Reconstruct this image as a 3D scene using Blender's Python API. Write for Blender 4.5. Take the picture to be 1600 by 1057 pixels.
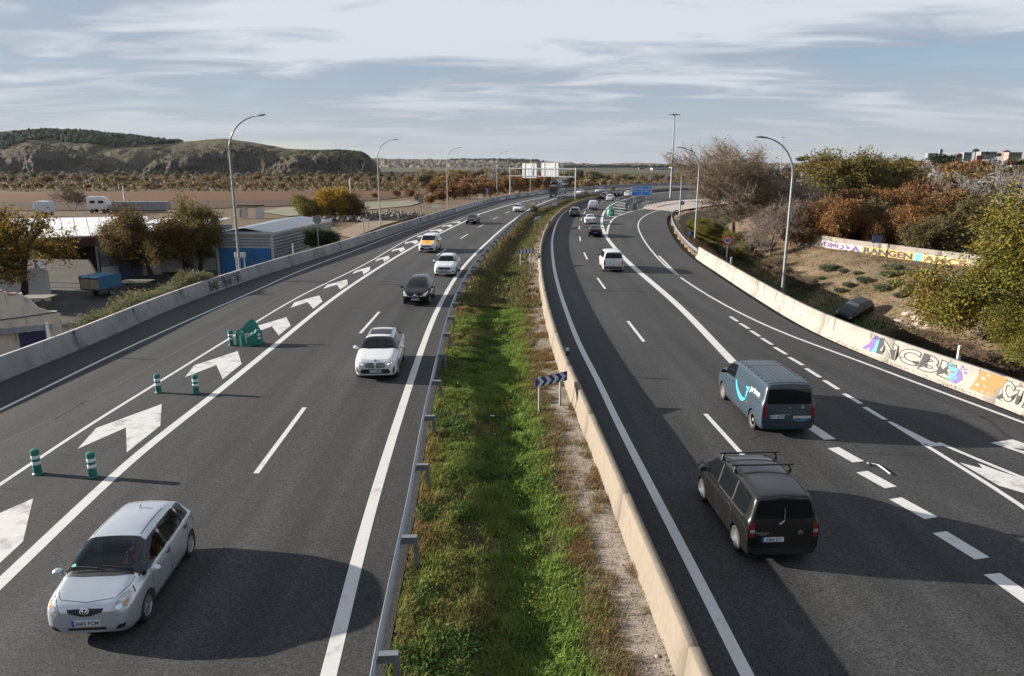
import bpy, bmesh, math, random
import numpy as np
from mathutils import Vector, Matrix, noise as mnoise
from mathutils.bvhtree import BVHTree
from mathutils.geometry import delaunay_2d_cdt, tessellate_polygon
for _o in list(bpy.data.objects):
 bpy.data.objects.remove(_o)
scene = bpy.context.scene
COL = scene.collection
R = math.radians
# ---------------------------------------------------------------- camera
FPX, YH, CYP, CAMH = 1130.0, 256.0, 528.5, 9.0
PITCH = math.atan((CYP - YH) / FPX)
cam = bpy.data.cameras.new('camera')
cam.sensor_width = 36.0
cam.lens = 36.0 * FPX / 1600.0
cam.clip_start, cam.clip_end = 0.2, 20000
camo = bpy.data.objects.new('camera', cam)
COL.objects.link(camo)
camo.location = (0, 0, CAMH)
camo.rotation_euler = (math.pi / 2 - PITCH, 0, 0)
scene.camera = camo
# ---------------------------------------------------------------- sun, sky, exposure
SUN_EL = 16.0
SUN_DIR = Vector((-0.985, 0.17, 0)).normalized()
SUN_AZ = math.atan2(SUN_DIR.x, SUN_DIR.y)
sun = bpy.data.lights.new('sun', 'SUN')
sun.energy = 4.1
sun.angle = R(0.53)
sun.color = (1.0, 0.905, 0.79)
suno = bpy.data.objects.new('sun', sun)
COL.objects.link(suno)
_sv = Vector((SUN_DIR.x * math.cos(R(SUN_EL)), SUN_DIR.y * math.cos(R(SUN_EL)), math.sin(R(SUN_EL))))
suno.rotation_euler = (-_sv).to_track_quat('-Z', 'Y').to_euler()
suno.location = (-60, 10, 40)
world = bpy.data.worlds.new('World')
scene.world = world
world.use_nodes = True
wn, wl = world.node_tree.nodes, world.node_tree.links
wn.clear()
def wnode(t, **kw):
 n = wn.new(t)
 for k, v in kw.items():
  if k.startswith('i_'):
   n.inputs[int(k[2:]) if k[2:].isdigit() else k[2:]].default_value = v
  else:
   setattr(n, k, v)
 return n
def wmath(op, a, b=None, c=None):
 n = wnode('ShaderNodeMath', operation=op)
 for i, x in enumerate((a, b, c)):
  if x is None:
   continue
  if isinstance(x, (int, float)):
   n.inputs[i].default_value = x
  else:
   wl.new(x, n.inputs[i])
 return n.outputs[0]
def wramp(fac, stops):
 n = wnode('ShaderNodeValToRGB')
 cr = n.color_ramp
 while len(cr.elements) < len(stops):
  cr.elements.new(0.5)
 for e, (p, c) in zip(cr.elements, stops):
  e.position = p
  e.color = (*c, 1) if not isinstance(c, (int, float)) else (c, c, c, 1)
 wl.new(fac, n.inputs[0])
 return n.outputs[0]
def wmix(f, a, b):
 n = wnode('ShaderNodeMix', data_type='RGBA')
 if isinstance(f, (int, float)):
  n.inputs[0].default_value = f
 else:
  wl.new(f, n.inputs[0])
 for i, x in ((6, a), (7, b)):
  if isinstance(x, tuple):
   n.inputs[i].default_value = (*x, 1)
  else:
   wl.new(x, n.inputs[i])
 return n.outputs[2]
sky = wnode('ShaderNodeTexSky', sky_type='NISHITA', sun_disc=False)
sky.sun_elevation = R(SUN_EL)
sky.sun_rotation = SUN_AZ
sky.altitude = 600
sky.air_density = 1.0
sky.dust_density = 1.0
tc = wnode('ShaderNodeTexCoord')
sep = wnode('ShaderNodeSeparateXYZ')
wl.new(tc.outputs['Generated'], sep.inputs[0])
zc = wmath('MAXIMUM', sep.outputs[2], 0.0)
den = wmath('ADD', zc, 0.10)
cu = wmath('DIVIDE', sep.outputs[0], den)
cv = wmath('DIVIDE', sep.outputs[1], den)
comb = wnode('ShaderNodeCombineXYZ')
wl.new(cu, comb.inputs[0]); wl.new(cv, comb.inputs[1])
def cloud_noise(rot, scale, sc, detail, rough, dist, off=(0, 0, 0)):
 m = wnode('ShaderNodeMapping')
 m.inputs['Rotation'].default_value = (0, 0, R(rot))
 m.inputs['Scale'].default_value = scale
 m.inputs['Location'].default_value = off
 wl.new(comb.outputs[0], m.inputs[0])
 n = wnode('ShaderNodeTexNoise')
 n.inputs['Scale'].default_value = sc
 n.inputs['Detail'].default_value = detail
 n.inputs['Roughness'].default_value = rough
 n.inputs['Distortion'].default_value = dist
 wl.new(m.outputs[0], n.inputs['Vector'])
 return n.outputs[0]
SKY_BASE = (1.0, 1.0, 1.0)
n1 = cloud_noise(14, (0.45, 1.0, 1), 0.62, 6, 0.55, 0.6, (3.1, 1.7, 0))
n2 = cloud_noise(26, (0.50, 1.0, 1), 2.3, 7, 0.56, 0.8, (7.4, 2.2, 0))
n3 = cloud_noise(8, (0.45, 1.0, 1), 0.30, 3, 0.5, 0.3, (1.3, 8.8, 0))
ncov = wmath('ADD', wmath('MULTIPLY', n1, 0.54), wmath('ADD', wmath('MULTIPLY', n2, 0.28), wmath('MULTIPLY', n3, 0.23)))
cover = wramp(ncov, [(0.40, 0.72), (0.50, 1.0)])
bright = wramp(ncov, [(0.42, (0.076, 0.104, 0.146)), (0.50, (0.118, 0.136, 0.164)), (0.575, (0.212, 0.223, 0.240))])
bg_sky = wnode('ShaderNodeBackground')
wl.new(sky.outputs[0], bg_sky.inputs[0])
bg_sky.inputs[1].default_value = 0.055
bg_cl = wnode('ShaderNodeBackground')
hz = wramp(zc, [(0.0, 1.0), (0.04, 0.7), (0.09, 0.2), (0.16, 0.0)])
cloudcol = wmix(hz, bright, (0.136, 0.149, 0.170))
wl.new(cloudcol, bg_cl.inputs[0])
bg_cl.inputs[1].default_value = 1.0
mixs = wnode('ShaderNodeMixShader')
fac = wmath('MAXIMUM', wmath('MULTIPLY', cover, 0.95), wmath('MULTIPLY', hz, 0.9))
wl.new(fac, mixs.inputs[0])
wl.new(bg_sky.outputs[0], mixs.inputs[1])
wl.new(bg_cl.outputs[0], mixs.inputs[2])
wo = wnode('ShaderNodeOutputWorld')
wl.new(mixs.outputs[0], wo.inputs[0])
scene.view_settings.view_transform = 'Standard'
scene.view_settings.look = 'None'
scene.view_settings.gamma = 1.0
scene.view_settings.use_curve_mapping = False
scene.view_settings.exposure = 1.75
scene.render.engine = 'CYCLES'
scene.cycles.use_denoising = True
scene.cycles.max_bounces = 6
scene.cycles.diffuse_bounces = 2
scene.cycles.glossy_bounces = 3
scene.cycles.transparent_max_bounces = 12
scene.cycles.transmission_bounces = 4
scene.cycles.sample_clamp_indirect = 4.0
scene.cycles.caustics_reflective = False
scene.cycles.caustics_refractive = False
# ---------------------------------------------------------------- helpers
rng = np.random.default_rng(11)
_cp, _sp = math.cos(PITCH), math.sin(PITCH)
def G(px, py, z=0.0):
 u = (px - 800) / FPX
 v = (CYP - py) / FPX
 d = Vector((u, _cp + v * _sp, -_sp + v * _cp))
 t = (z - CAMH) / d.z
 return Vector((d.x * t, d.y * t, z))
def at_depth(px, py, Y):
 u = (px - 800) / FPX
 v = (CYP - py) / FPX
 d = Vector((u, _cp + v * _sp, -_sp + v * _cp))
 t = Y / d.y
 return Vector((d.x * t, Y, CAMH + d.z * t))
def srgb(r, g, b):
 f = lambda c: (c / 255 / 12.92) if c / 255 <= 0.04045 else ((c / 255 + 0.055) / 1.055) ** 2.4
 return (f(r), f(g), f(b))
MATS = {}
def M(name, col=(0.5, 0.5, 0.5), rough=0.6, metal=0.0, var=0.0, vs=3.0, bump=0.0, bs=40.0, coat=0.0, attr=None,
  emit=0.0, spec=0.5, dirt=None, stretch=None, trans=0.0, sss=0.0):
 """a procedural Principled material: base colour with noise variation, optional bump, dirt blotches, colour attribute"""
 if name in MATS:
  return MATS[name]
 m = bpy.data.materials.new(name)
 m.use_nodes = True
 nt = m.node_tree
 N, L = nt.nodes, nt.links
 b = N['Principled BSDF']
 b.inputs['Base Color'].default_value = (*col, 1)
 b.inputs['Roughness'].default_value = rough
 b.inputs['Metallic'].default_value = metal
 b.inputs['Coat Weight'].default_value = coat
 b.inputs['Coat Roughness'].default_value = 0.04
 b.inputs['Specular IOR Level'].default_value = spec
 m.diffuse_color = (*col, 1)
 t = N.new('ShaderNodeTexCoord')
 vec = t.outputs['Object']
 if stretch:
  mp = N.new('ShaderNodeMapping')
  mp.inputs['Scale'].default_value = stretch
  L.new(vec, mp.inputs[0])
  vec = mp.outputs[0]
 colout = None
 if attr:
  a = N.new('ShaderNodeAttribute')
  a.attribute_name = attr
  colout = a.outputs['Color']
 if var > 0:
  n = N.new('ShaderNodeTexNoise')
  n.inputs['Scale'].default_value = vs
  n.inputs['Detail'].default_value = 6
  n.inputs['Roughness'].default_value = 0.62
  L.new(vec, n.inputs['Vector'])
  mr = N.new('ShaderNodeMapRange')
  mr.inputs[1].default_value, mr.inputs[2].default_value = 0.25, 0.75
  mr.inputs[3].default_value, mr.inputs[4].default_value = 1 - var, 1 + var
  L.new(n.outputs[0], mr.inputs[0])
  mx = N.new('ShaderNodeVectorMath')
  mx.operation = 'SCALE'
  if colout:
   L.new(colout, mx.inputs[0])
  else:
   mx.inputs[0].default_value = col
  L.new(mr.outputs[0], mx.inputs['Scale'])
  colout = mx.outputs[0]
 if dirt:
  dcol, dscale, lo, hi = dirt[:4]
  n = N.new('ShaderNodeTexNoise')
  n.inputs['Scale'].default_value = dscale
  n.inputs['Detail'].default_value = 8
  n.inputs['Roughness'].default_value = 0.68
  if len(dirt) > 4:
   mp = N.new('ShaderNodeMapping')
   mp.inputs['Scale'].default_value = dirt[4]
   L.new(t.outputs['Object'], mp.inputs[0])
   L.new(mp.outputs[0], n.inputs['Vector'])
  else:
   L.new(t.outputs['Object'], n.inputs['Vector'])
  mr = N.new('ShaderNodeMapRange')
  mr.inputs[1].default_value, mr.inputs[2].default_value = lo, hi
  L.new(n.outputs[0], mr.inputs[0])
  mix = N.new('ShaderNodeMix')
  mix.data_type = 'RGBA'
  L.new(mr.outputs[0], mix.inputs[0])
  if colout:
   L.new(colout, mix.inputs[6])
  else:
   mix.inputs[6].default_value = (*col, 1)
  mix.inputs[7].default_value = (*dcol, 1)
  colout = mix.outputs[2]
 if colout:
  L.new(colout, b.inputs['Base Color'])
 if bump > 0:
  n = N.new('ShaderNodeTexNoise')
  n.inputs['Scale'].default_value = bs
  n.inputs['Detail'].default_value = 5
  L.new(vec, n.inputs['Vector'])
  bp = N.new('ShaderNodeBump')
  bp.inputs['Strength'].default_value = bump
  bp.inputs['Distance'].default_value = 0.02
  L.new(n.outputs[0], bp.inputs['Height'])
  L.new(bp.outputs[0], b.inputs['Normal'])
 if emit:
  b.inputs['Emission Color'].default_value = (*col, 1)
  b.inputs['Emission Strength'].default_value = emit
 if sss:
  tr = N.new('ShaderNodeBsdfTranslucent')
  if colout:
   L.new(colout, tr.inputs[0])
  else:
   tr.inputs[0].default_value = (*col, 1)
  ms = N.new('ShaderNodeMixShader')
  ms.inputs[0].default_value = sss
  L.new(b.outputs[0], ms.inputs[1])
  L.new(tr.outputs[0], ms.inputs[2])
  L.new(ms.outputs[0], N['Material Output'].inputs[0])
 MATS[name] = m
 return m
def glass_mat(name, tint, clear):
 if name in MATS:
  return MATS[name]
 m = bpy.data.materials.new(name)
 m.use_nodes = True
 N, L = m.node_tree.nodes, m.node_tree.links
 N.clear()
 out = N.new('ShaderNodeOutputMaterial')
 tr = N.new('ShaderNodeBsdfTransparent')
 tr.inputs[0].default_value = (*tint, 1)
 gl = N.new('ShaderNodeBsdfGlossy')
 gl.inputs['Roughness'].default_value = 0.02
 gl.inputs[0].default_value = (0.9, 0.95, 1, 1)
 fr = N.new('ShaderNodeFresnel')
 fr.inputs[0].default_value = 1.5
 mx = N.new('ShaderNodeMixShader')
 L.new(fr.outputs[0], mx.inputs[0]); L.new(tr.outputs[0], mx.inputs[1]); L.new(gl.outputs[0], mx.inputs[2])
 L.new(mx.outputs[0], out.inputs[0])
 MATS[name] = m
 return m
def mesh_np(name, verts, faces, mats=(), fmat=None, cols=None, smooth=False):
 me = bpy.data.meshes.new(name)
 verts = np.asarray(verts, dtype=np.float32)
 if isinstance(faces, np.ndarray):
  faces = [faces]
 loops = np.concatenate([f.reshape(-1) for f in faces]).astype(np.int32)
 counts = np.concatenate([np.full(len(f), f.shape[1], np.int32) for f in faces])
 starts = np.concatenate([[0], np.cumsum(counts)[:-1]]).astype(np.int32)
 me.vertices.add(len(verts)); me.loops.add(len(loops)); me.polygons.add(len(counts))
 me.vertices.foreach_set('co', verts.reshape(-1))
 me.loops.foreach_set('vertex_index', loops)
 me.polygons.foreach_set('loop_start', starts)
 try:
  me.polygons.foreach_set('loop_total', counts)
 except Exception:
  pass
 for m in mats:
  me.materials.append(m)
 if fmat is not None:
  me.polygons.foreach_set('material_index', np.asarray(fmat, np.int32))
 if cols is not None:
  ca = me.color_attributes.new('Col', 'FLOAT_COLOR', 'POINT')
  c4 = np.ones((len(verts), 4), np.float32)
  c4[:, :3] = cols
  ca.data.foreach_set('color', c4.reshape(-1))
 if smooth:
  me.polygons.foreach_set('use_smooth', np.ones(len(counts), bool))
 me.update(calc_edges=True)
 me.validate()
 return me
def link(name, data, parent=None, loc=None):
 o = bpy.data.objects.new(name, data)
 COL.objects.link(o)
 if parent is not None:
  o.parent = parent
 if loc is not None:
  o.location = loc
 return o
def tag(o, label=None, cat=None, group=None, kind=None):
 if label: o['label'] = label
 if cat: o['category'] = cat
 if group: o['group'] = group
 if kind: o['kind'] = kind
 return o
def thing(name, label, cat, loc=(0, 0, 0), rotz=0.0, group=None):
 o = bpy.data.objects.new(name, None)
 COL.objects.link(o)
 o.location = loc
 o.rotation_euler = (0, 0, rotz)
 o.empty_display_size = 0.3
 return tag(o, label, cat, group)
def kids(o):
 return [c for c in bpy.data.objects if c.parent == o]
def copy_tree(o, parent=None, loc=None, rotz=None, label=None, group=None):
 c = o.copy()
 COL.objects.link(c)
 if parent is not None:
  c.parent = parent
 if loc is not None:
  c.location = loc
 if rotz is not None:
  c.rotation_euler = (0, 0, rotz)
 if label: c['label'] = label
 if group: c['group'] = group
 for ch in o.children:
  copy_tree(ch, c)
 return c
class MB:
 def __init__(self):
  self.v, self.f, self.m = [], [], []
 def add(self, vs, fs, mi=0):
  o = len(self.v)
  self.v += [tuple(p) for p in vs]
  self.f += [tuple(i + o for i in f) for f in fs]
  self.m += [mi] * len(fs)
  return self
 def box(self, c, s, rz=0.0, mi=0, mat=None):
  hx, hy, hz = s[0] / 2, s[1] / 2, s[2] / 2
  P = [(-hx, -hy, -hz), (hx, -hy, -hz), (hx, hy, -hz), (-hx, hy, -hz), (-hx, -hy, hz), (hx, -hy, hz), (hx, hy, hz), (-hx, hy, hz)]
  if mat is None:
   mat = Matrix.Rotation(rz, 4, 'Z')
  P = [Vector(c) + (mat @ Vector(p)) for p in P]
  return self.add(P, [(0, 3, 2, 1), (4, 5, 6, 7), (0, 1, 5, 4), (1, 2, 6, 5), (2, 3, 7, 6), (3, 0, 4, 7)], mi)
 def tube(self, pts, rad, n=8, mi=0, caps=True):
  pts = [Vector(p) for p in pts]
  if not hasattr(rad, '__len__'):
   rad = [rad] * len(pts)
  rings = []
  up = Vector((0.31, 0.23, 0.92))
  for i, p in enumerate(pts):
   d = (pts[min(i + 1, len(pts) - 1)] - pts[max(i - 1, 0)]).normalized()
   a = d.cross(up)
   if a.length < 1e-3:
    a = d.cross(Vector((1, 0, 0)))
   a.normalize()
   b = d.cross(a).normalized()
   rings.append([p + (a * math.cos(2 * math.pi * k / n) + b * math.sin(2 * math.pi * k / n)) * rad[i] for k in range(n)])
  vs = [q for r in rings for q in r]
  fs = [(i * n + k, i * n + (k + 1) % n, (i + 1) * n + (k + 1) % n, (i + 1) * n + k) for i in range(len(pts) - 1) for k in range(n)]
  if caps:
   fs += [tuple(range(n - 1, -1, -1)), tuple((len(pts) - 1) * n + k for k in range(n))]
  return self.add(vs, fs, mi)
 def lathe(self, prof, n=16, c=(0, 0, 0), axis='Z', mi=0):
  c = Vector(c)
  vs = []
  for r, h in prof:
   for k in range(n):
    a = 2 * math.pi * k / n
    q = (r * math.cos(a), r * math.sin(a), h)
    if axis == 'Y':
     q = (q[0], q[2], q[1])
    elif axis == 'X':
     q = (q[2], q[0], q[1])
    vs.append(c + Vector(q))
  fs = [(i * n + k, i * n + (k + 1) % n, (i + 1) * n + (k + 1) % n, (i + 1) * n + k) for i in range(len(prof) - 1) for k in range(n)]
  if prof[0][0] > 1e-5:
   fs.append(tuple(range(n - 1, -1, -1)))
  if prof[-1][0] > 1e-5:
   fs.append(tuple((len(prof) - 1) * n + k for k in range(n)))
  return self.add(vs, fs, mi)
 def prism(self, poly, depth, M4=None, mi=0):
  n = len(poly)
  vs = [Vector((x, y, 0)) for x, y in poly] + [Vector((x, y, depth)) for x, y in poly]
  if M4 is not None:
   vs = [M4 @ q for q in vs]
  fs = [tuple(range(n - 1, -1, -1)), tuple(range(n, 2 * n))] + [(i, (i + 1) % n, n + (i + 1) % n, n + i) for i in range(n)]
  return self.add(vs, fs, mi)
 def mesh(self, name, mats, smooth=False, angle=35, bevel=0.0):
  me = bpy.data.meshes.new(name)
  me.from_pydata([tuple(p) for p in self.v], [], self.f)
  for m in (mats if isinstance(mats, (list, tuple)) else [mats]):
   me.materials.append(m)
  me.polygons.foreach_set('material_index', self.m)
  bm = bmesh.new()
  bm.from_mesh(me)
  bmesh.ops.recalc_face_normals(bm, faces=bm.faces)
  if bevel:
   es = [e for e in bm.edges if len(e.link_faces) == 2 and e.calc_face_angle(0) > R(30)]
   bmesh.ops.bevel(bm, geom=es, offset=bevel, segments=2, affect='EDGES', profile=0.6)
  bm.to_mesh(me)
  bm.free()
  if smooth:
   me.polygons.foreach_set('use_smooth', np.ones(len(me.polygons), bool))
   me.set_sharp_from_angle(angle=R(angle))
  me.update()
  return me
 def build(self, name, mats, parent=None, smooth=False, angle=35, bevel=0.0, loc=None):
  return link(name, self.mesh(name, mats, smooth, angle, bevel), parent, loc)
def catmull(P, step=1.0):
 P = [np.array(p[:2], float) for p in P]
 P = [2 * P[0] - P[1]] + P + [2 * P[-1] - P[-2]]
 out = []
 for i in range(1, len(P) - 2):
  p0, p1, p2, p3 = P[i - 1], P[i], P[i + 1], P[i + 2]
  t0 = 0; t1 = t0 + max(np.linalg.norm(p1 - p0), 1e-6) ** .5; t2 = t1 + max(np.linalg.norm(p2 - p1), 1e-6) ** .5; t3 = t2 + max(np.linalg.norm(p3 - p2), 1e-6) ** .5
  n = max(4, int(np.linalg.norm(p2 - p1) / step * 2))
  for t in np.linspace(t1, t2, n, endpoint=False):
   A1 = (t1 - t) / (t1 - t0) * p0 + (t - t0) / (t1 - t0) * p1
   A2 = (t2 - t) / (t2 - t1) * p1 + (t - t1) / (t2 - t1) * p2
   A3 = (t3 - t) / (t3 - t2) * p2 + (t - t2) / (t3 - t2) * p3
   B1 = (t2 - t) / (t2 - t0) * A1 + (t - t0) / (t2 - t0) * A2
   B2 = (t3 - t) / (t3 - t1) * A2 + (t - t1) / (t3 - t1) * A3
   out.append((t2 - t) / (t2 - t1) * B1 + (t - t1) / (t2 - t1) * B2)
 out.append(P[-2])
 return resample(np.array(out), step)
def resample(P, step):
 s = np.concatenate([[0], np.cumsum(np.linalg.norm(np.diff(P, axis=0), axis=1))])
 n = max(2, int(s[-1] / step) + 1)
 t = np.linspace(0, s[-1], n)
 return np.stack([np.interp(t, s, P[:, 0]), np.interp(t, s, P[:, 1])], 1)
def smooth_line(P, it):
 P = P.copy()
 for _ in range(it):
  P[1:-1] = 0.25 * P[:-2] + 0.5 * P[1:-1] + 0.25 * P[2:]
 return P
def arclen(P):
 return np.concatenate([[0], np.cumsum(np.linalg.norm(np.diff(P, axis=0), axis=1))])
def normals2(P):
 d = np.gradient(P, axis=0)
 d /= np.linalg.norm(d, axis=1)[:, None] + 1e-9
 return np.stack([-d[:, 1], d[:, 0]], 1)
def offset(P, d):
 return P + normals2(P) * d
def trace(px, z=0.0, back=None, step=1.0, sm=6):
 pts = [np.array(G(x, y, z)[:2]) for x, y in px]
 if back is not None:
  d = pts[0] - pts[1]
  d /= np.linalg.norm(d)
  L_ = (pts[0][1] - back) / max(1e-3, -d[1])
  pts = [pts[0] + d * L_, pts[0] + d * L_ * 0.5] + pts
 return smooth_line(catmull(pts, step), sm)
def cut(P, y0=None, y1=None):
 k = np.ones(len(P), bool)
 if y0 is not None: k &= P[:, 1] >= y0
 if y1 is not None: k &= P[:, 1] <= y1
 return P[k]
def sub_by_s(P, s0, s1, n=None):
 s = arclen(P)
 n = n or max(2, int((s1 - s0) / 1.0) + 1)
 t = np.linspace(s0, s1, n)
 return np.stack([np.interp(t, s, P[:, 0]), np.interp(t, s, P[:, 1])], 1)
def nearest_s(P, q):
 i = int(np.argmin(np.linalg.norm(P - np.array(q[:2]), axis=1)))
 return arclen(P)[i], i
def tangent_at(P, q):
 s, i = nearest_s(P, q)
 a, b = P[max(i - 2, 0)], P[min(i + 2, len(P) - 1)]
 d = b - a
 return d / np.linalg.norm(d)
def ribbon_between(name, A, B, z, m, parent=None, n=None, kind='structure', cross=2):
 n = n or max(len(A), len(B))
 sa, sb = arclen(A), arclen(B)
 t = np.linspace(0, 1, n)
 a = np.stack([np.interp(t * sa[-1], sa, A[:, i]) for i in (0, 1)], 1)
 b = np.stack([np.interp(t * sb[-1], sb, B[:, i]) for i in (0, 1)], 1)
 V = []
 for k in range(cross):
  w = k / (cross - 1)
  V.append(np.concatenate([a * (1 - w) + b * w, np.full((n, 1), z)], 1))
 V = np.stack(V, 1).reshape(-1, 3)
 i = np.arange(n - 1)[:, None] * cross + np.arange(cross - 1)[None]
 i = i.reshape(-1)
 F = np.stack([i, i + 1, i + cross + 1, i + cross], 1)
 me = mesh_np(name, V, F, [m])
 me = fix_up(me)
 o = link(name, me, parent)
 if kind and parent is None:
  o['kind'] = kind
 return o
def fix_up(me):
 bm = bmesh.new(); bm.from_mesh(me)
 bmesh.ops.recalc_face_normals(bm, faces=bm.faces)
 if sum(f.normal.z for f in bm.faces) < 0:
  bmesh.ops.reverse_faces(bm, faces=bm.faces)
 bm.to_mesh(me); bm.free()
 return me
def strip_mesh(name, P, w, z, m):
 n_ = normals2(P)
 wv = np.asarray(w) if hasattr(w, '__len__') else np.full(len(P), w)
 V = np.stack([np.c_[P + n_ * wv[:, None] / 2, np.full(len(P), z)], np.c_[P - n_ * wv[:, None] / 2, np.full(len(P), z)]], 1).reshape(-1, 3)
 i = np.arange(len(P) - 1) * 2
 return fix_up(mesh_np(name, V, np.stack([i, i + 1, i + 3, i + 2], 1), [m]))
def poly_sheet(name, pts, z, m, parent=None):
 bm = bmesh.new()
 vs = [bm.verts.new((p[0], p[1], z)) for p in pts]
 bm.faces.new(vs)
 bmesh.ops.triangulate(bm, faces=bm.faces)
 me = bpy.data.meshes.new(name)
 bm.to_mesh(me); bm.free()
 me.materials.append(m)
 return link(name, fix_up(me), parent)
def sweep(name, P, prof, m, parent=None, closed=True, z0=0.0, smooth=False, loc=None, nrm=None):
 n_ = normals2(P) if nrm is None else nrm
 k = len(prof)
 V = np.stack([np.c_[P + n_ * o, np.full(len(P), z0 + h)] for o, h in prof], 1).reshape(-1, 3)
 segs = k if closed else k - 1
 F = []
 for j in range(segs):
  i = np.arange(len(P) - 1) * k
  j2 = (j + 1) % k
  F.append(np.stack([i + j, i + k + j, i + k + j2, i + j2], 1))
 F = np.concatenate(F)
 fl = [F]
 if closed:
  fl += [np.arange(k)[None], ((len(P) - 1) * k + np.arange(k)[::-1])[None]]
 me = mesh_np(name, V, fl, [m] if not isinstance(m, (list, tuple)) else m)
 bm = bmesh.new(); bm.from_mesh(me)
 bmesh.ops.recalc_face_normals(bm, faces=bm.faces)
 bm.to_mesh(me); bm.free()
 if smooth:
  me.polygons.foreach_set('use_smooth', np.ones(len(me.polygons), bool))
  me.set_sharp_from_angle(angle=R(30))
 return link(name, me, parent, loc)
def fbm(x, y, scale, octaves=4, seed=0.0):
 out = np.zeros_like(x, dtype=float)
 amp, tot = 1.0, 0.0
 for o in range(octaves):
  xs, ys = x * scale + seed * 17.3 + o * 31.7, y * scale - seed * 9.1 + o * 12.9
  xi, yi = np.floor(xs), np.floor(ys)
  fx, fy = xs - xi, ys - yi
  fx = fx * fx * (3 - 2 * fx); fy = fy * fy * (3 - 2 * fy)
  h = lambda a, b: (np.sin(a * 127.1 + b * 311.7 + 0.5) * 43758.5453) % 1.0
  v = (h(xi, yi) * (1 - fx) + h(xi + 1, yi) * fx) * (1 - fy) + (h(xi, yi + 1) * (1 - fx) + h(xi + 1, yi + 1) * fx) * fy
  out += amp * (v * 2 - 1)
  tot += amp
  amp *= 0.5; scale *= 2.03
 return out / tot
def sstep(a, b, x):
 t = np.clip((x - a) / (b - a), 0, 1)
 return t * t * (3 - 2 * t)
def dist_poly(X, Y, P):
 best = np.full(X.shape, 1e9); side = np.zeros(X.shape)
 for i in range(len(P) - 1):
  ax, ay = P[i]; bx, by = P[i + 1]
  dx, dy = bx - ax, by - ay
  L2 = dx * dx + dy * dy + 1e-12
  t = np.clip(((X - ax) * dx + (Y - ay) * dy) / L2, 0, 1)
  d = np.hypot(X - ax - t * dx, Y - ay - t * dy)
  s = dx * (Y - ay) - dy * (X - ax)
  k = d < best
  best[k] = d[k]; side[k] = s[k]
 return best, np.sign(side)
# ================================================================ ROADS
LB = trace([(0, 597), (137, 541.7), (243, 494), (325, 461), (420, 428), (550.8, 387), (698.7, 336.7), (782, 313.6), (839, 304.5), (877, 299.5), (950, 293.5), (1030, 289.5), (1110, 287.5)], back=-40, sm=8)
RAIL = trace([(578, 1057), (605, 910), (633, 800), (660, 650), (684, 548), (700, 488), (719, 443), (743, 407), (763.5, 383.5), (799, 349.4), (820, 331.6), (858, 317), (892, 305.5), (940, 299), (1010, 294), (1090, 290.8)], z=0.75, back=-40, sm=8)
RB = trace([(1115, 1057), (1021, 850), (960, 715), (907, 600), (883, 550), (862, 489), (851, 444), (846, 402), (848, 375), (857, 352), (871, 334), (889, 320.5), (913, 311.5), (941, 304.6), (985, 299), (1040, 295), (1095, 292.5)], z=0.85, back=-40, sm=8)
RR = trace([(1600, 642), (1586, 635.7), (1513.5, 610.7), (1451, 587), (1350.5, 549), (1262, 509.7), (1174, 458), (1120, 423), (1088, 402), (1067, 382), (1054, 363), (1048.5, 349), (1049, 339), (1056, 334), (1080, 327), (1110, 322.5), (1150, 318)], back=-40, sm=5)
L1 = trace([(0, 640.7), (200.6, 543), (400, 454), (475.5, 420.7), (550.8, 393), (626, 364), (699, 340), (782, 316.5), (850, 304.8), (905, 299), (980, 293.6), (1060, 290.4)], back=-40)
L2 = trace([(0, 757.5), (139, 665), (243, 600.6), (371, 521.6), (465.5, 465), (563, 417), (656, 365.5), (726, 341), (746.5, 335)], back=-40, sm=3)
L3 = trace([(0, 912), (117.5, 800), (210, 715), (337, 615), (400, 564), (523, 465), (600, 413.3), (652.8, 382.6), (725, 346.8), (749, 335.3)], back=-40, sm=3)
L23 = trace([(746.5, 335.6), (800, 319.6), (858, 307.3), (905, 301.4), (985, 295.2), (1070, 291.2)], sm=3)
L4 = trace([(513, 1057), (575, 811), (654, 560), (683.6, 484), (722, 420), (763.5, 377), (799.4, 346.5), (838, 322), (880, 307.5), (930, 300), (1000, 294.8), (1085, 291)], back=-40, sm=6)
R1 = trace([(1168, 1057), (1063, 850), (960, 650), (936, 598), (907, 542.5), (886, 489.5), (870, 439), (863.4, 399.5), (864, 368), (878, 336), (900, 321), (925, 312), (960, 304.8), (1010, 299), (1080, 294.6)], back=-40, sm=6)
R3 = trace([(1147, 568), (1062, 480), (986, 414), (963.5, 391), (948, 371), (941.5, 356), (940.4, 343), (944.6, 331), (956, 320), (980.5, 311), (1020, 303), (1085, 296.6)], sm=4)
R3b = trace([(948, 368), (950, 357), (952.5, 350.5), (960, 341), (978.6, 333), (1003, 327), (1035, 321.5)], sm=3)
R5 = trace([(1600, 661), (1451, 605.6), (1325, 558), (1230, 523), (1161.5, 492), (1100, 458), (1045, 420), (1016.4, 390), (1002, 368), (997, 353), (1001, 343), (1014.6, 334), (1035, 327.5), (1070, 321.5)], back=-40, sm=4)
ASPH = None
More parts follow.
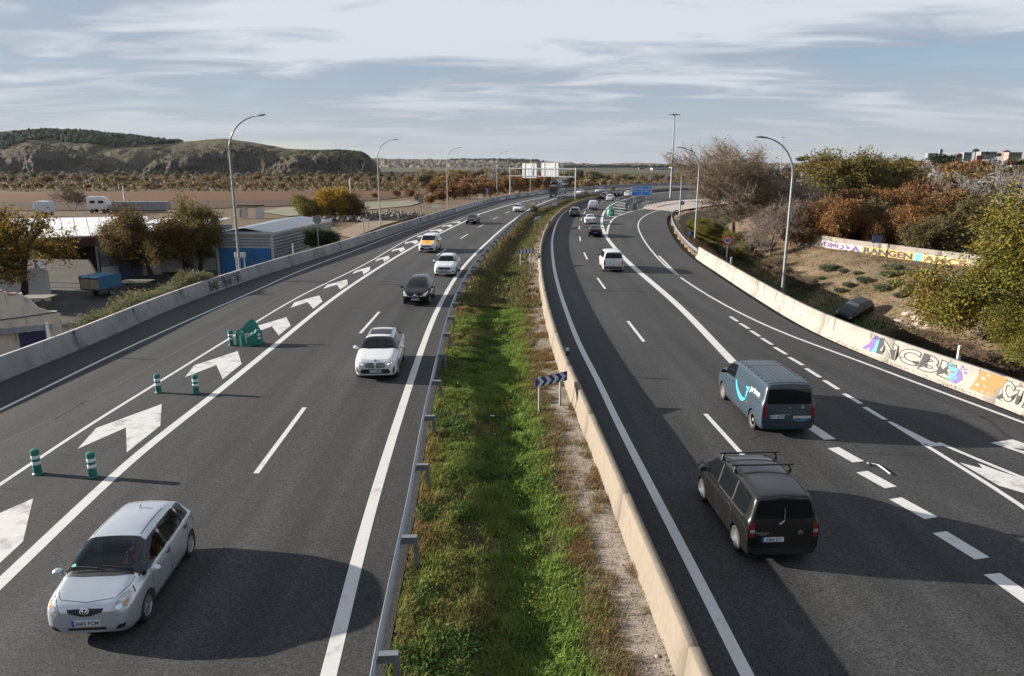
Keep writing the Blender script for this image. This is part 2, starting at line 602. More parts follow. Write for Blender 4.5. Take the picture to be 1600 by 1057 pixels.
def asphalt(name, base, warm, seed):
 m = bpy.data.materials.new(name)
 m.use_nodes = True
 N, L = m.node_tree.nodes, m.node_tree.links
 b = N['Principled BSDF']
 t = N.new('ShaderNodeTexCoord')
 def noise(scale, det, rough, stretch=None, off=0.0):
  mp = N.new('ShaderNodeMapping')
  mp.inputs['Location'].default_value = (seed + off, off, 0)
  mp.inputs['Scale'].default_value = stretch or (1, 1, 1)
  L.new(t.outputs['Object'], mp.inputs[0])
  n = N.new('ShaderNodeTexNoise')
  n.inputs['Scale'].default_value = scale
  n.inputs['Detail'].default_value = det
  n.inputs['Roughness'].default_value = rough
  L.new(mp.outputs[0], n.inputs['Vector'])
  return n.outputs[0]
 def rng_(x, a, b_, c, d):
  r = N.new('ShaderNodeMapRange')
  r.inputs[1].default_value, r.inputs[2].default_value, r.inputs[3].default_value, r.inputs[4].default_value = a, b_, c, d
  L.new(x, r.inputs[0])
  return r.outputs[0]
 def mul(a, b_):
  n = N.new('ShaderNodeMath'); n.operation = 'MULTIPLY'
  L.new(a, n.inputs[0]); L.new(b_, n.inputs[1])
  return n.outputs[0]
 vor = N.new('ShaderNodeTexVoronoi')
 vor.inputs['Scale'].default_value = 34
 L.new(t.outputs['Object'], vor.inputs['Vector'])
 sepc = N.new('ShaderNodeSeparateColor')
 L.new(vor.outputs['Color'], sepc.inputs[0])
 grain = rng_(sepc.outputs[0], 0, 1, 0.45, 1.75)
 fine = rng_(noise(11, 8, 0.85), 0.3, 0.7, 0.72, 1.30)
 patch = rng_(noise(0.35, 4, 0.55, (1.0, 0.22, 1), 3.0), 0.3, 0.7, 0.74, 1.26)
 streak = rng_(noise(1.4, 5, 0.6, (1.0, 0.03, 1), 9.0), 0.3, 0.7, 0.80, 1.20)
 wa = N.new('ShaderNodeAttribute'); wa.attribute_name = 'Wear'
 v = mul(mul(mul(grain, fine), mul(patch, streak)), wa.outputs['Fac'])
 mix = N.new('ShaderNodeMix'); mix.data_type = 'RGBA'
 mix.inputs[6].default_value = (*base, 1)
 mix.inputs[7].default_value = (*warm, 1)
 L.new(rng_(noise(0.12, 3, 0.5, None, 5.0), 0.35, 0.65, 0, 1), mix.inputs[0])
 sc = N.new('ShaderNodeVectorMath'); sc.operation = 'SCALE'
 L.new(mix.outputs[2], sc.inputs[0]); L.new(v, sc.inputs['Scale'])
 L.new(sc.outputs[0], b.inputs['Base Color'])
 b.inputs['Roughness'].default_value = 0.82
 b.inputs['Specular IOR Level'].default_value = 0.3
 bp = N.new('ShaderNodeBump')
 bp.inputs['Strength'].default_value = 0.35
 bp.inputs['Distance'].default_value = 0.01
 L.new(vor.outputs['Distance'], bp.inputs['Height'])
 L.new(bp.outputs[0], b.inputs['Normal'])
 return m
m_asph = asphalt('asphalt', (0.0275, 0.0283, 0.030), (0.0305, 0.0305, 0.031), 0)
m_asph2 = asphalt('asphalt_exit', (0.042, 0.041, 0.040), (0.048, 0.045, 0.042), 40)
m_paint = M('road_paint', (0.50, 0.50, 0.49), 0.6, var=0.06, vs=5, dirt=((0.20, 0.19, 0.18), 2.2, 0.56, 0.80), bump=0.2, bs=60)
m_worn = M('road_paint_worn', (0.50, 0.495, 0.485), 0.65, var=0.08, vs=4, dirt=((0.13, 0.125, 0.12), 1.6, 0.50, 0.72), bump=0.2, bs=60)
road_l = ribbon_between('carriageway', offset(LB, 0.35), offset(RAIL, -0.12), 0.0, m_asph, cross=61)
tag(road_l, 'grey asphalt carriageway with oncoming traffic, between the long concrete barrier and the grassy median')
RBroad = offset(RB, 0.0)
main_r = ribbon_between('carriageway', offset(RB, 0.2), offset(RR, 0.6), 0.0, m_asph, cross=61)
def wear(o, lines):
 n = len(o.data.vertices)
 v = np.zeros(n * 3, np.float32); o.data.vertices.foreach_get('co', v); v = v.reshape(-1, 3)
 f = np.ones(n)
 for P, offs in lines:
  P = resample(P, 3.0)
  d, s = dist_poly(v[:, 0], v[:, 1], P)
  d = d * s
  for c in offs:
   for t in (-.85, .85):
    f += .13 * np.exp(-((d - c - t) / .28) ** 2)
   f -= .12 * np.exp(-((d - c) / .35) ** 2)
 ca = o.data.color_attributes.new('Wear', 'FLOAT_COLOR', 'POINT')
 c4 = np.ones((n, 4), np.float32); c4[:, :3] = f[:, None]
 ca.data.foreach_set('color', c4.reshape(-1))
wear(road_l, [(L4, (1.85, 5.5)), (L1, (-1.9,))])
wear(main_r, [(R1, (-1.9, -5.5)), (R5, (2.2,))])
tag(main_r, 'grey asphalt carriageway with traffic driving away, between the pale barriers')
ZL = 0.004
def line(parent, name, P, w, m=m_paint, z=ZL):
 return link(name, strip_mesh(name, P, w, z, m), parent)
line(road_l, 'edge_line', L1, 0.15)
line(road_l, 'edge_line', L2, 0.15)
line(road_l, 'edge_line', L3, 0.32)
line(road_l, 'edge_line', L23, 0.34)
line(road_l, 'edge_line', L4, 0.30)
line(main_r, 'edge_line', R1, 0.26)
line(main_r, 'edge_line', R5, 0.18)
line(main_r, 'edge_line', R3, np.interp(np.arange(len(R3)), [0, 30, 60, len(R3)], [0.42, 0.5, 0.42, 0.25]))
line(main_r, 'edge_line', R3b, 0.28)
def dash_px(parent, a, b, w, name='lane_dash'):
 A, B = np.array(G(*a)[:2]), np.array(G(*b)[:2])
 return line(parent, name, np.stack([A, (A + B) / 2, B]), w)
for a, b in [((400, 740), (476, 637)), ((563, 521), (592.5, 487.6)), ((683, 399.3), (697, 389.8)), ((719.5, 373.2), (731, 366.2)), ((748, 355.4), (756.7, 350.3)), ((770.3, 343), (777.8, 339.4)), ((789, 333.8), (796.4, 330.2)), ((829.2, 319.9), (836, 317.6)), ((847.4, 315), (853.5, 313.6)), ((862, 311.2), (867, 309.8))]:
 dash_px(road_l, a, b, 0.17)
for a, b in [((1170, 722), (1102, 647)), ((1006, 534), (981, 502)), ((945.6, 451.7), (933.6, 434.7)), ((917.7, 405.6), (912.5, 395)), ((906.6, 377), (906, 370)), ((905, 358.3), (905.5, 353.6)), ((907.8, 345), (909, 341.3)), ((912, 334.5), (914.2, 331)), ((939.5, 316.4), (942.3, 315)), ((950, 311.8), (955, 310.4))]:
 dash_px(main_r, a, b, 0.17)
for a, b in [((1152.5, 502.5), (1141, 495)), ((1170, 514), (1156, 505.5)), ((1187, 526), (1173, 517)), ((1206.5, 539), (1190, 528.7)), ((1228.6, 554), (1210, 542.7)), ((1254.5, 571), (1233, 558.5)), ((1281.5, 590), (1259.4, 576)), ((1310, 608.7), (1287.6, 594.5)), ((1345, 631), (1319, 615.5)), ((1383, 656), (1351, 636.5))]:
 dash_px(main_r, a, b, 0.20)
for a, b in [((1297, 687), (1264, 665)), ((1341, 722), (1302, 700)), ((1392, 762), (1347, 737.5)), ((1455, 810), (1399, 779)), ((1535, 873), (1468, 832)), ((1640, 960), (1550, 897))]:
 dash_px(main_r, a, b, 0.42)
dash_px(main_r, (1062.5, 434), (1029.5, 400), 0.2)
ARROWS = []
chev = np.array([(-0.60, -4.4), (-1.02, -2.5), (0.10, 0.10), (1.18, -2.25), (1.22, -4.7), (0.03, -2.45)])
mid = lambda y: (np.interp(y, L2[:, 1], L2[:, 0]), np.interp(y, L3[:, 1], L3[:, 0]))
tips = [18.3, 26.37, 34.47, 42.6, 50.0, 57.2, 64.6, 72.6, 80.3, 87.8, 95.4, 103.3, 110.8, 117.6]
for k, ty in enumerate(tips):
 pts = []
 xa0, xb0 = mid(ty - 2.4)
 for (cx, cy) in chev:
  y = ty + cy
  xa, xb = mid(y)
  w = xb - xa
  if w < 0.5:
   continue
  t = (cx + 1.3) / 2.78
  pts.append((xa + 0.12 + t * (w - 0.32), y))
 if len(pts) > 4:
  o = poly_sheet('chevron_marking', pts, ZL, m_worn, road_l)
for (a, b) in [((943, 349.5), (951, 349.8)), ((942.5, 344.2), (957, 344.6)), ((943, 338.2), (964, 339)), ((947, 333.5), (974, 334.5)), ((953, 328.4), (975, 331.0)), ((957, 324.4), (977, 326.5)), ((962, 320.3), (977.5, 322.3)), ((967, 317), (978, 318.6))]:
 A, B = np.array(G(*a)[:2]), np.array(G(*b)[:2])
 line(main_r, 'gore_stripe', np.stack([A, (A + B) / 2, B]), 0.9, m_worn)
P = lambda *q: [G(*x)[:2] for x in q]
poly_sheet('gore_tip', P((1385.5, 659), (1393, 659.3), (1455, 690), (1476, 697.5), (1452, 697.6), (1443, 695)), ZL, m_paint, main_r)
line(main_r, 'gore_line', trace([(1640, 822), (1600, 793), (1530, 748), (1443, 694)], sm=1), 0.17)
line(main_r, 'gore_line', trace([(1660, 770), (1600, 749), (1530, 719), (1466, 692)], sm=1), 0.17)
poly_sheet('arrow_marking', P((1499, 723), (1535, 732.5), (1528, 724), (1560, 736), (1650, 765), (1640, 782), (1600, 771), (1560, 759)), ZL, m_worn, main_r)
poly_sheet('arrow_marking', P((1548, 692), (1582, 687), (1600, 693), (1640, 700), (1640, 706), (1581, 700), (1620, 711), (1610, 713)), ZL, m_worn, main_r)
m_tar = M('crack_tar', (0.005, 0.005, 0.0055), 0.6)
m_joint = M('joint_dust', (0.085, 0.082, 0.08), 0.8)
def crack(parent, px, w, m=m_tar):
 P_ = catmull([np.array(G(*q)[:2]) for q in px], 0.3)
 P_ = P_ + normals2(P_) * (fbm(arclen(P_), arclen(P_) * 0, 0.9, 3, w * 91)[:, None] * 0.06)
 line(parent, 'crack', P_, w, m, 0.003)
crack(main_r, [(1439, 596), (1427, 606), (1450, 615), (1500, 638), (1540, 655), (1580, 685), (1600, 697)], 0.10)
crack(main_r, [(1345, 632), (1400, 642), (1480, 648), (1530, 652), (1600, 649)], 0.08)
crack(main_r, [(1350, 709), (1420, 712), (1475, 713.5)], 0.07)
crack(main_r, [(1172, 688), (1182, 684), (1190, 680)], 0.04)
crack(main_r, [(880, 379), (905, 381), (930, 383)], 0.12)
crack(main_r, [(893, 419), (905, 420), (925, 419)], 0.08)
crack(main_r, [(901, 451), (940, 452), (985, 452)], 0.05)
crack(road_l, [(0, 694), (80, 655), (200, 592), (330, 520), (420, 474), (560, 410)], 0.035, m_joint)
crack(road_l, [(85, 656), (110, 642), (140, 622)], 0.035)
crack(road_l, [(460, 435), (640, 440), (735, 441)], 0.06)
crack(road_l, [(455, 425), (485, 430), (510, 431)], 0.14)
crack(road_l, [(590, 436), (620, 420), (650, 400)], 0.03, m_joint)
crack(road_l, [(70, 546), (120, 553), (200, 567)], 0.025, m_joint)
for q in [((0, 764), (12, 766), (24, 765)), ((93, 711), (103, 709), (112, 712))]:
 crack(road_l, list(q), 0.07)
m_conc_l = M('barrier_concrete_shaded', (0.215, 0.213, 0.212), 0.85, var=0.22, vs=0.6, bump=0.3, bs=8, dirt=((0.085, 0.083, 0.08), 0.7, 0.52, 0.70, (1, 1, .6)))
m_conc_c = M('barrier_concrete_buff', (0.170, 0.142, 0.110), 0.85, var=0.12, vs=5.0, bump=0.4, bs=10, dirt=((0.12, 0.095, 0.07), 1.0, 0.54, 0.86, (6, 6, .9)))
m_conc_r = M('barrier_concrete_pale', (0.245, 0.228, 0.203), 0.85, var=0.12, vs=1.6, bump=0.3, bs=9, dirt=((0.15, 0.135, 0.12), 1.0, 0.55, 0.85, (5, 5, .9)))
PROF_L = [(0.0, 0.0), (0.03, 0.10), (0.16, 0.30), (0.26, 0.92), (0.50, 0.92), (0.58, -0.7), (0.0, -0.7)]
LBc = cut(LB, -20, 400)
bar_l = tag(thing('concrete_barrier', 'long shaded concrete barrier along the oncoming carriageway, stained, with a bare cap', 'barrier'))
def _sub_n(P, s0, s1, n):
 s_, n_ = arclen(P), normals2(P)
 t = np.linspace(s0, s1, n)
 return np.stack([np.interp(t, s_, n_[:, 0]), np.interp(t, s_, n_[:, 1])], 1)
def barrier_segments(root, P, prof, m, seglen, near, name='barrier_section'):
 s = arclen(P)
 s0 = 0.0
 while s0 < s[-1] - 0.5:
  s1 = min(s0 + seglen, s[-1])
  nq = max(3, int(seglen / 0.75))
  Q = sub_by_s(P, s0, s1 - 0.006, n=nq)
  sweep(name, Q, prof, m, root, nrm=_sub_n(P, s0, s1 - 0.006, nq))
  s0 = s1
barrier_segments(bar_l, LBc, PROF_L, m_conc_l, 6.0, 0)
m_cap = M('cap_concrete', (0.40, 0.35, 0.28), 0.85, var=0.12, vs=3, dirt=((0.2, 0.17, 0.13), 2.5, 0.55, 0.8))
PROF_C = [(0.0, -0.6), (0.0, 0.83), (0.02, 0.85), (0.18, 0.85), (0.20, 0.83), (0.25, 0.25), (0.29, 0.05), (0.29, -0.6)]
RBc = cut(RB, -20, 420)
bar_c = tag(thing('concrete_barrier', 'buff sunlit concrete barrier between the grassy median and the outbound lanes', 'barrier'))
barrier_segments(bar_c, RBc, PROF_C, m_conc_c, 6.0, 0)
PROF_R = [(0.0, 0.0), (-0.03, 0.10), (-0.16, 0.30), (-0.22, 0.95), (-0.46, 0.95), (-0.58, -0.8), (0.0, -0.8)]
_s_end, _ = nearest_s(RR, G(1088, 402)[:2])
RRc = sub_by_s(RR, nearest_s(RR, (16.2, -15))[0], _s_end)
bar_r = tag(thing('concrete_barrier', 'pale sunlit concrete barrier with graffiti along the outer edge of the exit lane', 'barrier'))
barrier_segments(bar_r, RRc, PROF_R, m_conc_r, 6.0, 0)
m_galv = M('galvanised_steel', (0.24, 0.26, 0.285), 0.5, 0.5, var=0.15, vs=5, dirt=((0.22, 0.21, 0.2), 2.0, 0.6, 0.85))
m_galv_d = M('galvanised_dull', (0.17, 0.19, 0.215), 0.6, 0.4, var=0.2, vs=6)
def guard_rail(P, label, spacing, side, zt=0.75, s_from=0.0, s_to=None, cls='guard_rail'):
 root = thing(cls, label, 'guard rail')
 s = arclen(P)
 s_to = s_to or s[-1]
 o = side
 prof = [(0.0, zt), (-0.035 * o, zt - 0.02), (0.02 * o, zt - 0.06), (0.03 * o, zt - 0.10), (-0.045 * o, zt - 0.14), (-0.05 * o, zt - 0.17), (0.03 * o, zt - 0.21), (0.02 * o, zt - 0.25), (-0.035 * o, zt - 0.29), (0.0, zt - 0.31),
   (-0.055 * o, zt - 0.29), (-0.0 * o, zt - 0.25), (0.01 * o, zt - 0.21), (-0.07 * o, zt - 0.17), (-0.065 * o, zt - 0.14), (0.01 * o, zt - 0.10), (0.0 * o, zt - 0.06), (-0.055 * o, zt - 0.02)]
 prof = [(x, h) for x, h in prof]
 q = s_from
 while q < s_to - 0.3:
  e = min(q + 4.0, s_to)
  sweep('rail_beam', sub_by_s(P, q, e - 0.008, n=5), prof, m_galv, root, smooth=True)
  q = e
 posts, q = [], s_from + 0.55
 base = None
 while q < s_to:
  p = sub_by_s(P, q, q + 0.5, n=2)
  d = p[1] - p[0]; d /= np.linalg.norm(d)
  a = math.atan2(d[1], d[0])
  if base is None:
   b = MB()
   b.box((0, -0.33 * o, zt * 0.5 - 0.30), (0.06, 0.012, zt + 0.52))
   b.box((0.03, -0.38 * o, zt * 0.5 - 0.30), (0.012, 0.1, zt + 0.52))
   b.box((-0.03, -0.38 * o, zt * 0.5 - 0.30), (0.012, 0.1, zt + 0.52))
   b.box((0, -0.23 * o, zt - 0.035), (0.14, 0.36, 0.03))
   b.box((0, -0.20 * o, zt - 0.13), (0.05, 0.27, 0.16))
   base = b.mesh('rail_post', m_galv_d)
  po = link('rail_post', base, root)
  po.location = (p[0][0], p[0][1], 0)
  po.rotation_euler = (0, 0, a)
  posts.append(po)
  q += spacing
 return root
RAILc = cut(RAIL, 2, 330)
_s0 = nearest_s(RAIL, G(590, 1019, 0.7)[:2])[0]
rail_m = guard_rail(sub_by_s(RAIL, _s0 - 4.6, nearest_s(RAIL, G(1010, 294, .75)[:2])[0]), 'long galvanised guard rail along the grassy median beside the oncoming lanes', 4.07, 1)
_sa, _sb = nearest_s(RR, G(1088, 402)[:2])[0], nearest_s(RR, G(1056, 334)[:2])[0]
rail_r = guard_rail(offset(RR, -0.1)[int(_sa):int(_sb) + 1], 'curved guard rail on the bend of the exit past the pale barrier', 4.0, 1)
Pg = trace([(976, 324), (977.5, 319), (981, 314), (990, 309.5), (1003, 306.5)], z=0.7, sm=2)
rail_g = guard_rail(Pg, 'short guard rail curving round the nose of the exit island beside the blue direction sign', 4.0, 1)
Pg = trace([(1012, 318.5), (1030, 315.2), (1050, 312.3), (1085, 309.8), (1120, 308)], z=0.7, sm=2)
rail_h = guard_rail(Pg, 'guard rail on the far side of the exit ramp in front of the tall mast', 4.0, -1)
# ================================================================ GROUND
YARD = -3.6
th = np.concatenate([np.linspace(-58, 58, 420), np.linspace(62, 298, 60)])
th = np.radians(th)
rr = np.concatenate([[0.0], np.geomspace(4.0, 5500, 290)])
TH, RRg = np.meshgrid(th, rr, indexing='ij')
X, Y = RRg * np.sin(TH), RRg * np.cos(TH)
_ext = lambda P, L_: np.concatenate([P, (P[-1] + (P[-1] - P[-4]) / np.linalg.norm(P[-1] - P[-4]) * L_)[None]])
LBx = _ext(resample(LB, 4.0), 4000)
RRx = _ext(resample(RR, 2.5), 4000)
def side_dist(X, Y):
 dl, sl = dist_poly(X, Y, LBx)
 dr, sr = dist_poly(X, Y, RRx)
 outl = np.where(sl > 0, dl, 0.0)
 outr = np.where(sr < 0, dr, 0.0)
 return outl, outr
def terrain_z(X, Y, fine=True):
 ol, orr = side_dist(X, Y)
 z = np.full(X.shape, -0.85)
 zl = np.interp(ol, [0, 0.9, 5.5, 7.0], [-0.15, -0.25, YARD + 0.1, YARD])
 zr = np.interp(orr, [0, 0.8, 1.8, 5.6, 7.6, 10.5, 15.0, 17.0, 24, 60, 150, 420, 900, 2500], [-0.1, -0.12, -0.35, -2.6, -2.6, -1.7, -0.35, -0.15, -0.1, 0.3, 1.0, 9.5, 12.0, 12.0])
 ax = np.abs(np.arctan2(X, np.maximum(Y, 1e-3)))
 fade = sstep(0.16, 0.42, np.arctan2(X, np.maximum(Y, 1.0)))
 far = np.hypot(X, Y)
 zr = np.where(orr > 24, np.where(zr > 0, zr * fade, zr), zr)
 zr = zr - 4.0 * (1 - fade) * sstep(24, 120, orr)
 z = np.where(ol > 0, zl, z)
 z = np.where(orr > 0, zr, z)
 if fine:
  rough = sstep(1.2, 5, np.maximum(ol, orr))
  z = z + rough * (fbm(X, Y, 0.22, 3, 2) * 0.22 * np.where(orr > 0, 1, 0.25) + np.where(orr > 0, fbm(X, Y, 0.9, 3, 5) * 0.10, 0) * (far < 130))
 return z, ol, orr
def ground_z(x, y):
 z, _, _ = terrain_z(np.array([[float(x)]]), np.array([[float(y)]]))
 return float(z[0, 0])
Z, OL, OR_ = terrain_z(X, Y)
C = np.zeros(X.shape + (3,))
def paint(mask, col):
 global C
 C = C * (1 - mask[..., None]) + np.array(col) * mask[..., None]
n_a = fbm(X, Y, 0.35, 4, 1); n_b = fbm(X, Y, 0.06, 4, 3); n_c = fbm(X, Y, 1.1, 3, 7)
paint(np.ones(X.shape), (0.14, 0.11, 0.075))
left = (OL > 0) * 1.0
paint(left * sstep(-0.2, 0.4, n_a), (0.12, 0.10, 0.05))
paint(left * sstep(20, 40, OL) * (Y > 120), (0.12, 0.09, 0.06))
right = (OR_ > 0) * 1.0
paint(right, (0.165, 0.120, 0.080))
paint(right * sstep(-.1, .5, n_c) * .6, (0.215, 0.165, 0.118))
paint(right * sstep(.05, .35, fbm(X, Y, .5, 3, 15)) * sstep(9, 11, OR_) * .65, (0.068, 0.074, 0.034))
paint(right * sstep(0.05, 0.5, n_a + 0.4 * n_c), (0.125, 0.095, 0.055))
paint(right * sstep(0.15, 0.45, n_b * 0.7 + n_c * 0.5) * sstep(14, 9, OR_), (0.060, 0.078, 0.030))
paint(right * sstep(3.2, 5.5, OR_) * sstep(10.5, 8.0, OR_) * sstep(-0.5, 0.2, n_a), (0.045, 0.065, 0.022))
paint(right * sstep(17, 22, OR_), (0.11, 0.085, 0.055))
paint(sstep(420, 700, np.hypot(X, Y)), (0.085, 0.075, 0.055))
paint(sstep(420, 700, np.hypot(X, Y)) * sstep(-.1, .2, fbm(X, Y, .004, 3, 8)), (0.05, 0.055, 0.04))
paint(right * sstep(0.1, 0.3, fbm(X, Y, 0.015, 3, 4)) * sstep(60, 120, OR_), (0.09, 0.09, 0.045))
nT, nR = X.shape
V = np.stack([X, Y, Z], -1).reshape(-1, 3)
i, j = np.meshgrid(np.arange(nT), np.arange(nR - 1), indexing='ij')
i2 = (i + 1) % nT
F = np.stack([i * nR + j, i * nR + j + 1, i2 * nR + j + 1, i2 * nR + j], -1).reshape(-1, 4)
m_ground = M('ground_soil', attr='Col', rough=0.95, var=0.45, vs=2.6, bump=0.9, bs=5, spec=0.1)
me = mesh_np('ground', V, F, [m_ground], cols=C.reshape(-1, 3), smooth=True)
ground = tag(link('ground', fix_up(me)), 'bare soil and dry grass on both sides of the motorway', kind='structure')
ZF = YARD + 0.18
m_field = M('ploughed_soil', (0.105, 0.056, 0.032), 0.95, var=0.22, vs=0.05, bump=0.4, bs=1, spec=0.1, stretch=(0.3, 1.6, 1))
m_field2 = M('harvested_soil', (0.066, 0.045, 0.031), 0.95, var=0.25, vs=0.05, spec=0.1, stretch=(0.3, 1.6, 1))
m_pale = M('pale_sage_field', (0.19, 0.185, 0.14), 0.95, var=0.2, vs=0.06, spec=0.1, stretch=(0.4, 1.8, 1))
m_track = M('dirt_track', (0.22, 0.17, 0.125), 0.95, var=0.2, vs=0.3, spec=0.1)
def field(name, px, m, label, dz=0.0):
 o = poly_sheet(name, [G(x, y, ZF + dz)[:2] for x, y in px], ZF + dz, m)
 return tag(o, label, kind='structure')
field('field', [(-500, 322), (-500, 303), (0, 302.5), (300, 299.5), (655, 298), (668, 301), (660, 304.5), (520, 311.5), (300, 313.5), (0, 316)], m_field, 'bare ploughed brown field on the far plain')
field('field', [(-500, 340), (-500, 322.05), (0, 316.05), (300, 313.55), (520, 311.55), (660, 304.55), (600, 312), (440, 322), (300, 327), (0, 330)], m_field2, 'darker bare field in front of the ploughed field')
field('field', [(405, 331), (440, 324.5), (560, 317.5), (640, 313.5), (660, 316), (640, 322), (560, 329), (450, 338)], m_pale, 'pale sage green stubble field behind the blue shed', 0.01)
field('path', [(520, 366), (560, 349), (610, 339), (655, 331.5), (662, 335), (600, 352), (550, 372)], m_track, 'sandy track between the shed and the barrier', 0.03)
m_yard = M('yard_tarmac', (0.040, 0.037, 0.034), 0.9, var=0.35, vs=0.5, bump=0.3, bs=5, dirt=((0.015, 0.014, 0.014), 0.35, 0.48, 0.62))
yard = tag(poly_sheet('yard', [(-95, 36), (-24.8, 36), (-23.6, 60), (-23, 84), (-24, 104), (-95, 104)], YARD + 0.24, m_yard), 'patched dark tarmac yard below the road', kind='structure')
m_apron = M('apron_gravel', (0.33, 0.285, 0.25), 0.9, var=0.12, vs=0.7, bump=0.2, bs=8)
tag(poly_sheet('pavement', [G(x, y)[:2] for x, y in [(1003, 326.6), (1010, 320.5), (1045, 313.5), (1130, 308.8), (1175, 314), (1110, 321.5), (1070, 327.5), (1055, 332), (1045, 330)]], 0.006, m_apron), 'pale concrete apron where the exit ramp bends away', kind='structure')
NM = 260
med_a = a_ = sub_by_s(offset(RAIL, -0.15), nearest_s(RAIL, (-2, 2))[0], nearest_s(RAIL, G(1080, 291.2, .75)[:2])[0], n=NM)
b_ = np.stack([np.interp(a_[:, 1], RB[:, 1], RB[:, 0]) + 0.0, a_[:, 1]], 1)
bb = []
for q in a_:
 k = np.argmin(np.linalg.norm(RB - q, axis=1)); bb.append(RB[k])
b_ = smooth_line(np.array(bb), 12) + 0.0
b_ = b_ + normals2(b_) * 0.02
NW = 26
w = np.linspace(0, 1, NW)
MV = a_[:, None] * (1 - w[None, :, None]) + b_[:, None] * w[None, :, None]
mz = np.interp(w, [0, 0.08, 0.48, 0.58, 0.72, 1], [-0.02, -0.05, -0.30, -0.32, -0.16, -0.02])[None] + fbm(MV[..., 0], MV[..., 1], 1.1, 3, 9) * 0.06 * np.sin(np.pi * w)[None]
MEDW = np.broadcast_to(w[None], mz.shape)
nb = fbm(MV[..., 0], MV[..., 1], 0.5, 3, 3)
C = np.zeros(MV.shape[:2] + (3,)) + np.array((0.045, 0.038, 0.018))
gr = sstep(0.70, 0.84, MEDW + nb * 0.08)
C = C * (1 - gr[..., None]) + np.array((0.225, 0.195, 0.168)) * gr[..., None]
dirtm = sstep(0.30, 0.55, fbm(MV[..., 0], MV[..., 1], 0.25, 3, 12)) * sstep(26, 48, MV[..., 1]) * (MEDW < 0.7)
C = C * (1 - 0.7 * dirtm[..., None]) + np.array((0.25, 0.21, 0.17)) * 0.7 * dirtm[..., None]
V = np.concatenate([MV, mz[..., None]], -1).reshape(-1, 3)
i, j = np.meshgrid(np.arange(NM - 1), np.arange(NW - 1), indexing='ij')
F = np.stack([i * NW + j, i * NW + j + 1, (i + 1) * NW + j + 1, (i + 1) * NW + j], -1).reshape(-1, 4)
median = tag(link('median', fix_up(mesh_np('median', V, F, [m_ground], cols=C.reshape(-1, 3), smooth=True))), 'strip of soil and gravel between the two carriageways', kind='structure')
# ================================================================ VEHICLES
m_rubber = M('tyre_rubber', (0.014, 0.014, 0.015), 0.8, var=0.3, vs=20)
m_dark = M('black_plastic', (0.012, 0.012, 0.013), 0.55)
m_trim = M('grey_plastic', (0.045, 0.045, 0.048), 0.6)
m_gap = M('panel_gap', (0.006, 0.006, 0.007), 0.8)
m_glass = M('dark_glass', (0.005, 0.007, 0.009), 0.03, spec=0.3)
m_clear = glass_mat('tinted_glass', (0.27, 0.33, 0.34), 1)
m_rim = M('alloy_silver', (0.50, 0.51, 0.53), 0.3, 0.8)
m_steelrim = M('steel_wheel', (0.26, 0.25, 0.24), 0.5, 0.5)
m_lamp = M('headlamp_lens', (0.40, 0.41, 0.41), 0.10, 0.35, var=0.6, vs=9, coat=1.0)
m_lamp_on = M('lit_headlamp', (1.0, 0.98, 0.92), 0.2, emit=1.6)
m_amber = M('amber_lens', (0.45, 0.20, 0.05), 0.15, coat=0.8)
m_red = M('tail_lamp_lens', (0.17, 0.006, 0.008), 0.15, coat=0.6, var=0.55, vs=16)
m_chrome = M('chrome', (0.72, 0.73, 0.75), 0.12, 1.0)
m_plate = M('plate_white', (0.62, 0.64, 0.66), 0.5)
m_plate_b = M('plate_blue', (0.02, 0.09, 0.42), 0.5)
m_ink = M('plate_ink', (0.06, 0.07, 0.09), 0.5)
m_white_print = M('white_print', (0.80, 0.81, 0.82), 0.5)
m_sky_print = M('cyan_print', (0.045, 0.42, 0.66), 0.5)
m_yellow = M('yellow_film', (0.86, 0.40, 0.012), 0.35, coat=0.6)
m_redprint = M('red_print', (0.45, 0.02, 0.02), 0.5)
m_seat = M('seat_cloth', (0.030, 0.031, 0.035), 0.9)
m_inner = M('cabin_plastic', (0.014, 0.0145, 0.016), 0.85)
PAINT = dict(
 silver=M('paint_silver', (0.50, 0.53, 0.575), 0.26, 0.55, coat=0.8, var=0.05, vs=1.2),
 white=M('paint_white', (0.60, 0.61, 0.62), 0.3, 0.0, coat=0.8, var=0.03, vs=1.5),
 offwhite=M('paint_offwhite', (0.62, 0.62, 0.60), 0.4, 0.0, coat=0.6, var=0.05, vs=1.5),
 black=M('paint_black', (0.004, 0.004, 0.005), 0.10, 0.0, coat=0.0, spec=0.32),
 graphite=M('paint_graphite', (0.008, 0.0078, 0.008), 0.22, 0.1, coat=0.4, var=0.1, vs=1.5, dirt=((0.025, 0.023, 0.021), 2.0, 0.55, 0.9)),
 slate=M('paint_slate_blue', (0.030, 0.048, 0.068), 0.34, 0.1, coat=0.35, var=0.08, vs=1.2),
 grey=M('paint_grey', (0.10, 0.10, 0.105), 0.32, 0.5, coat=0.8),
 palegrey=M('paint_pale_blue', (0.42, 0.48, 0.52), 0.32, 0.4, coat=0.8),
)
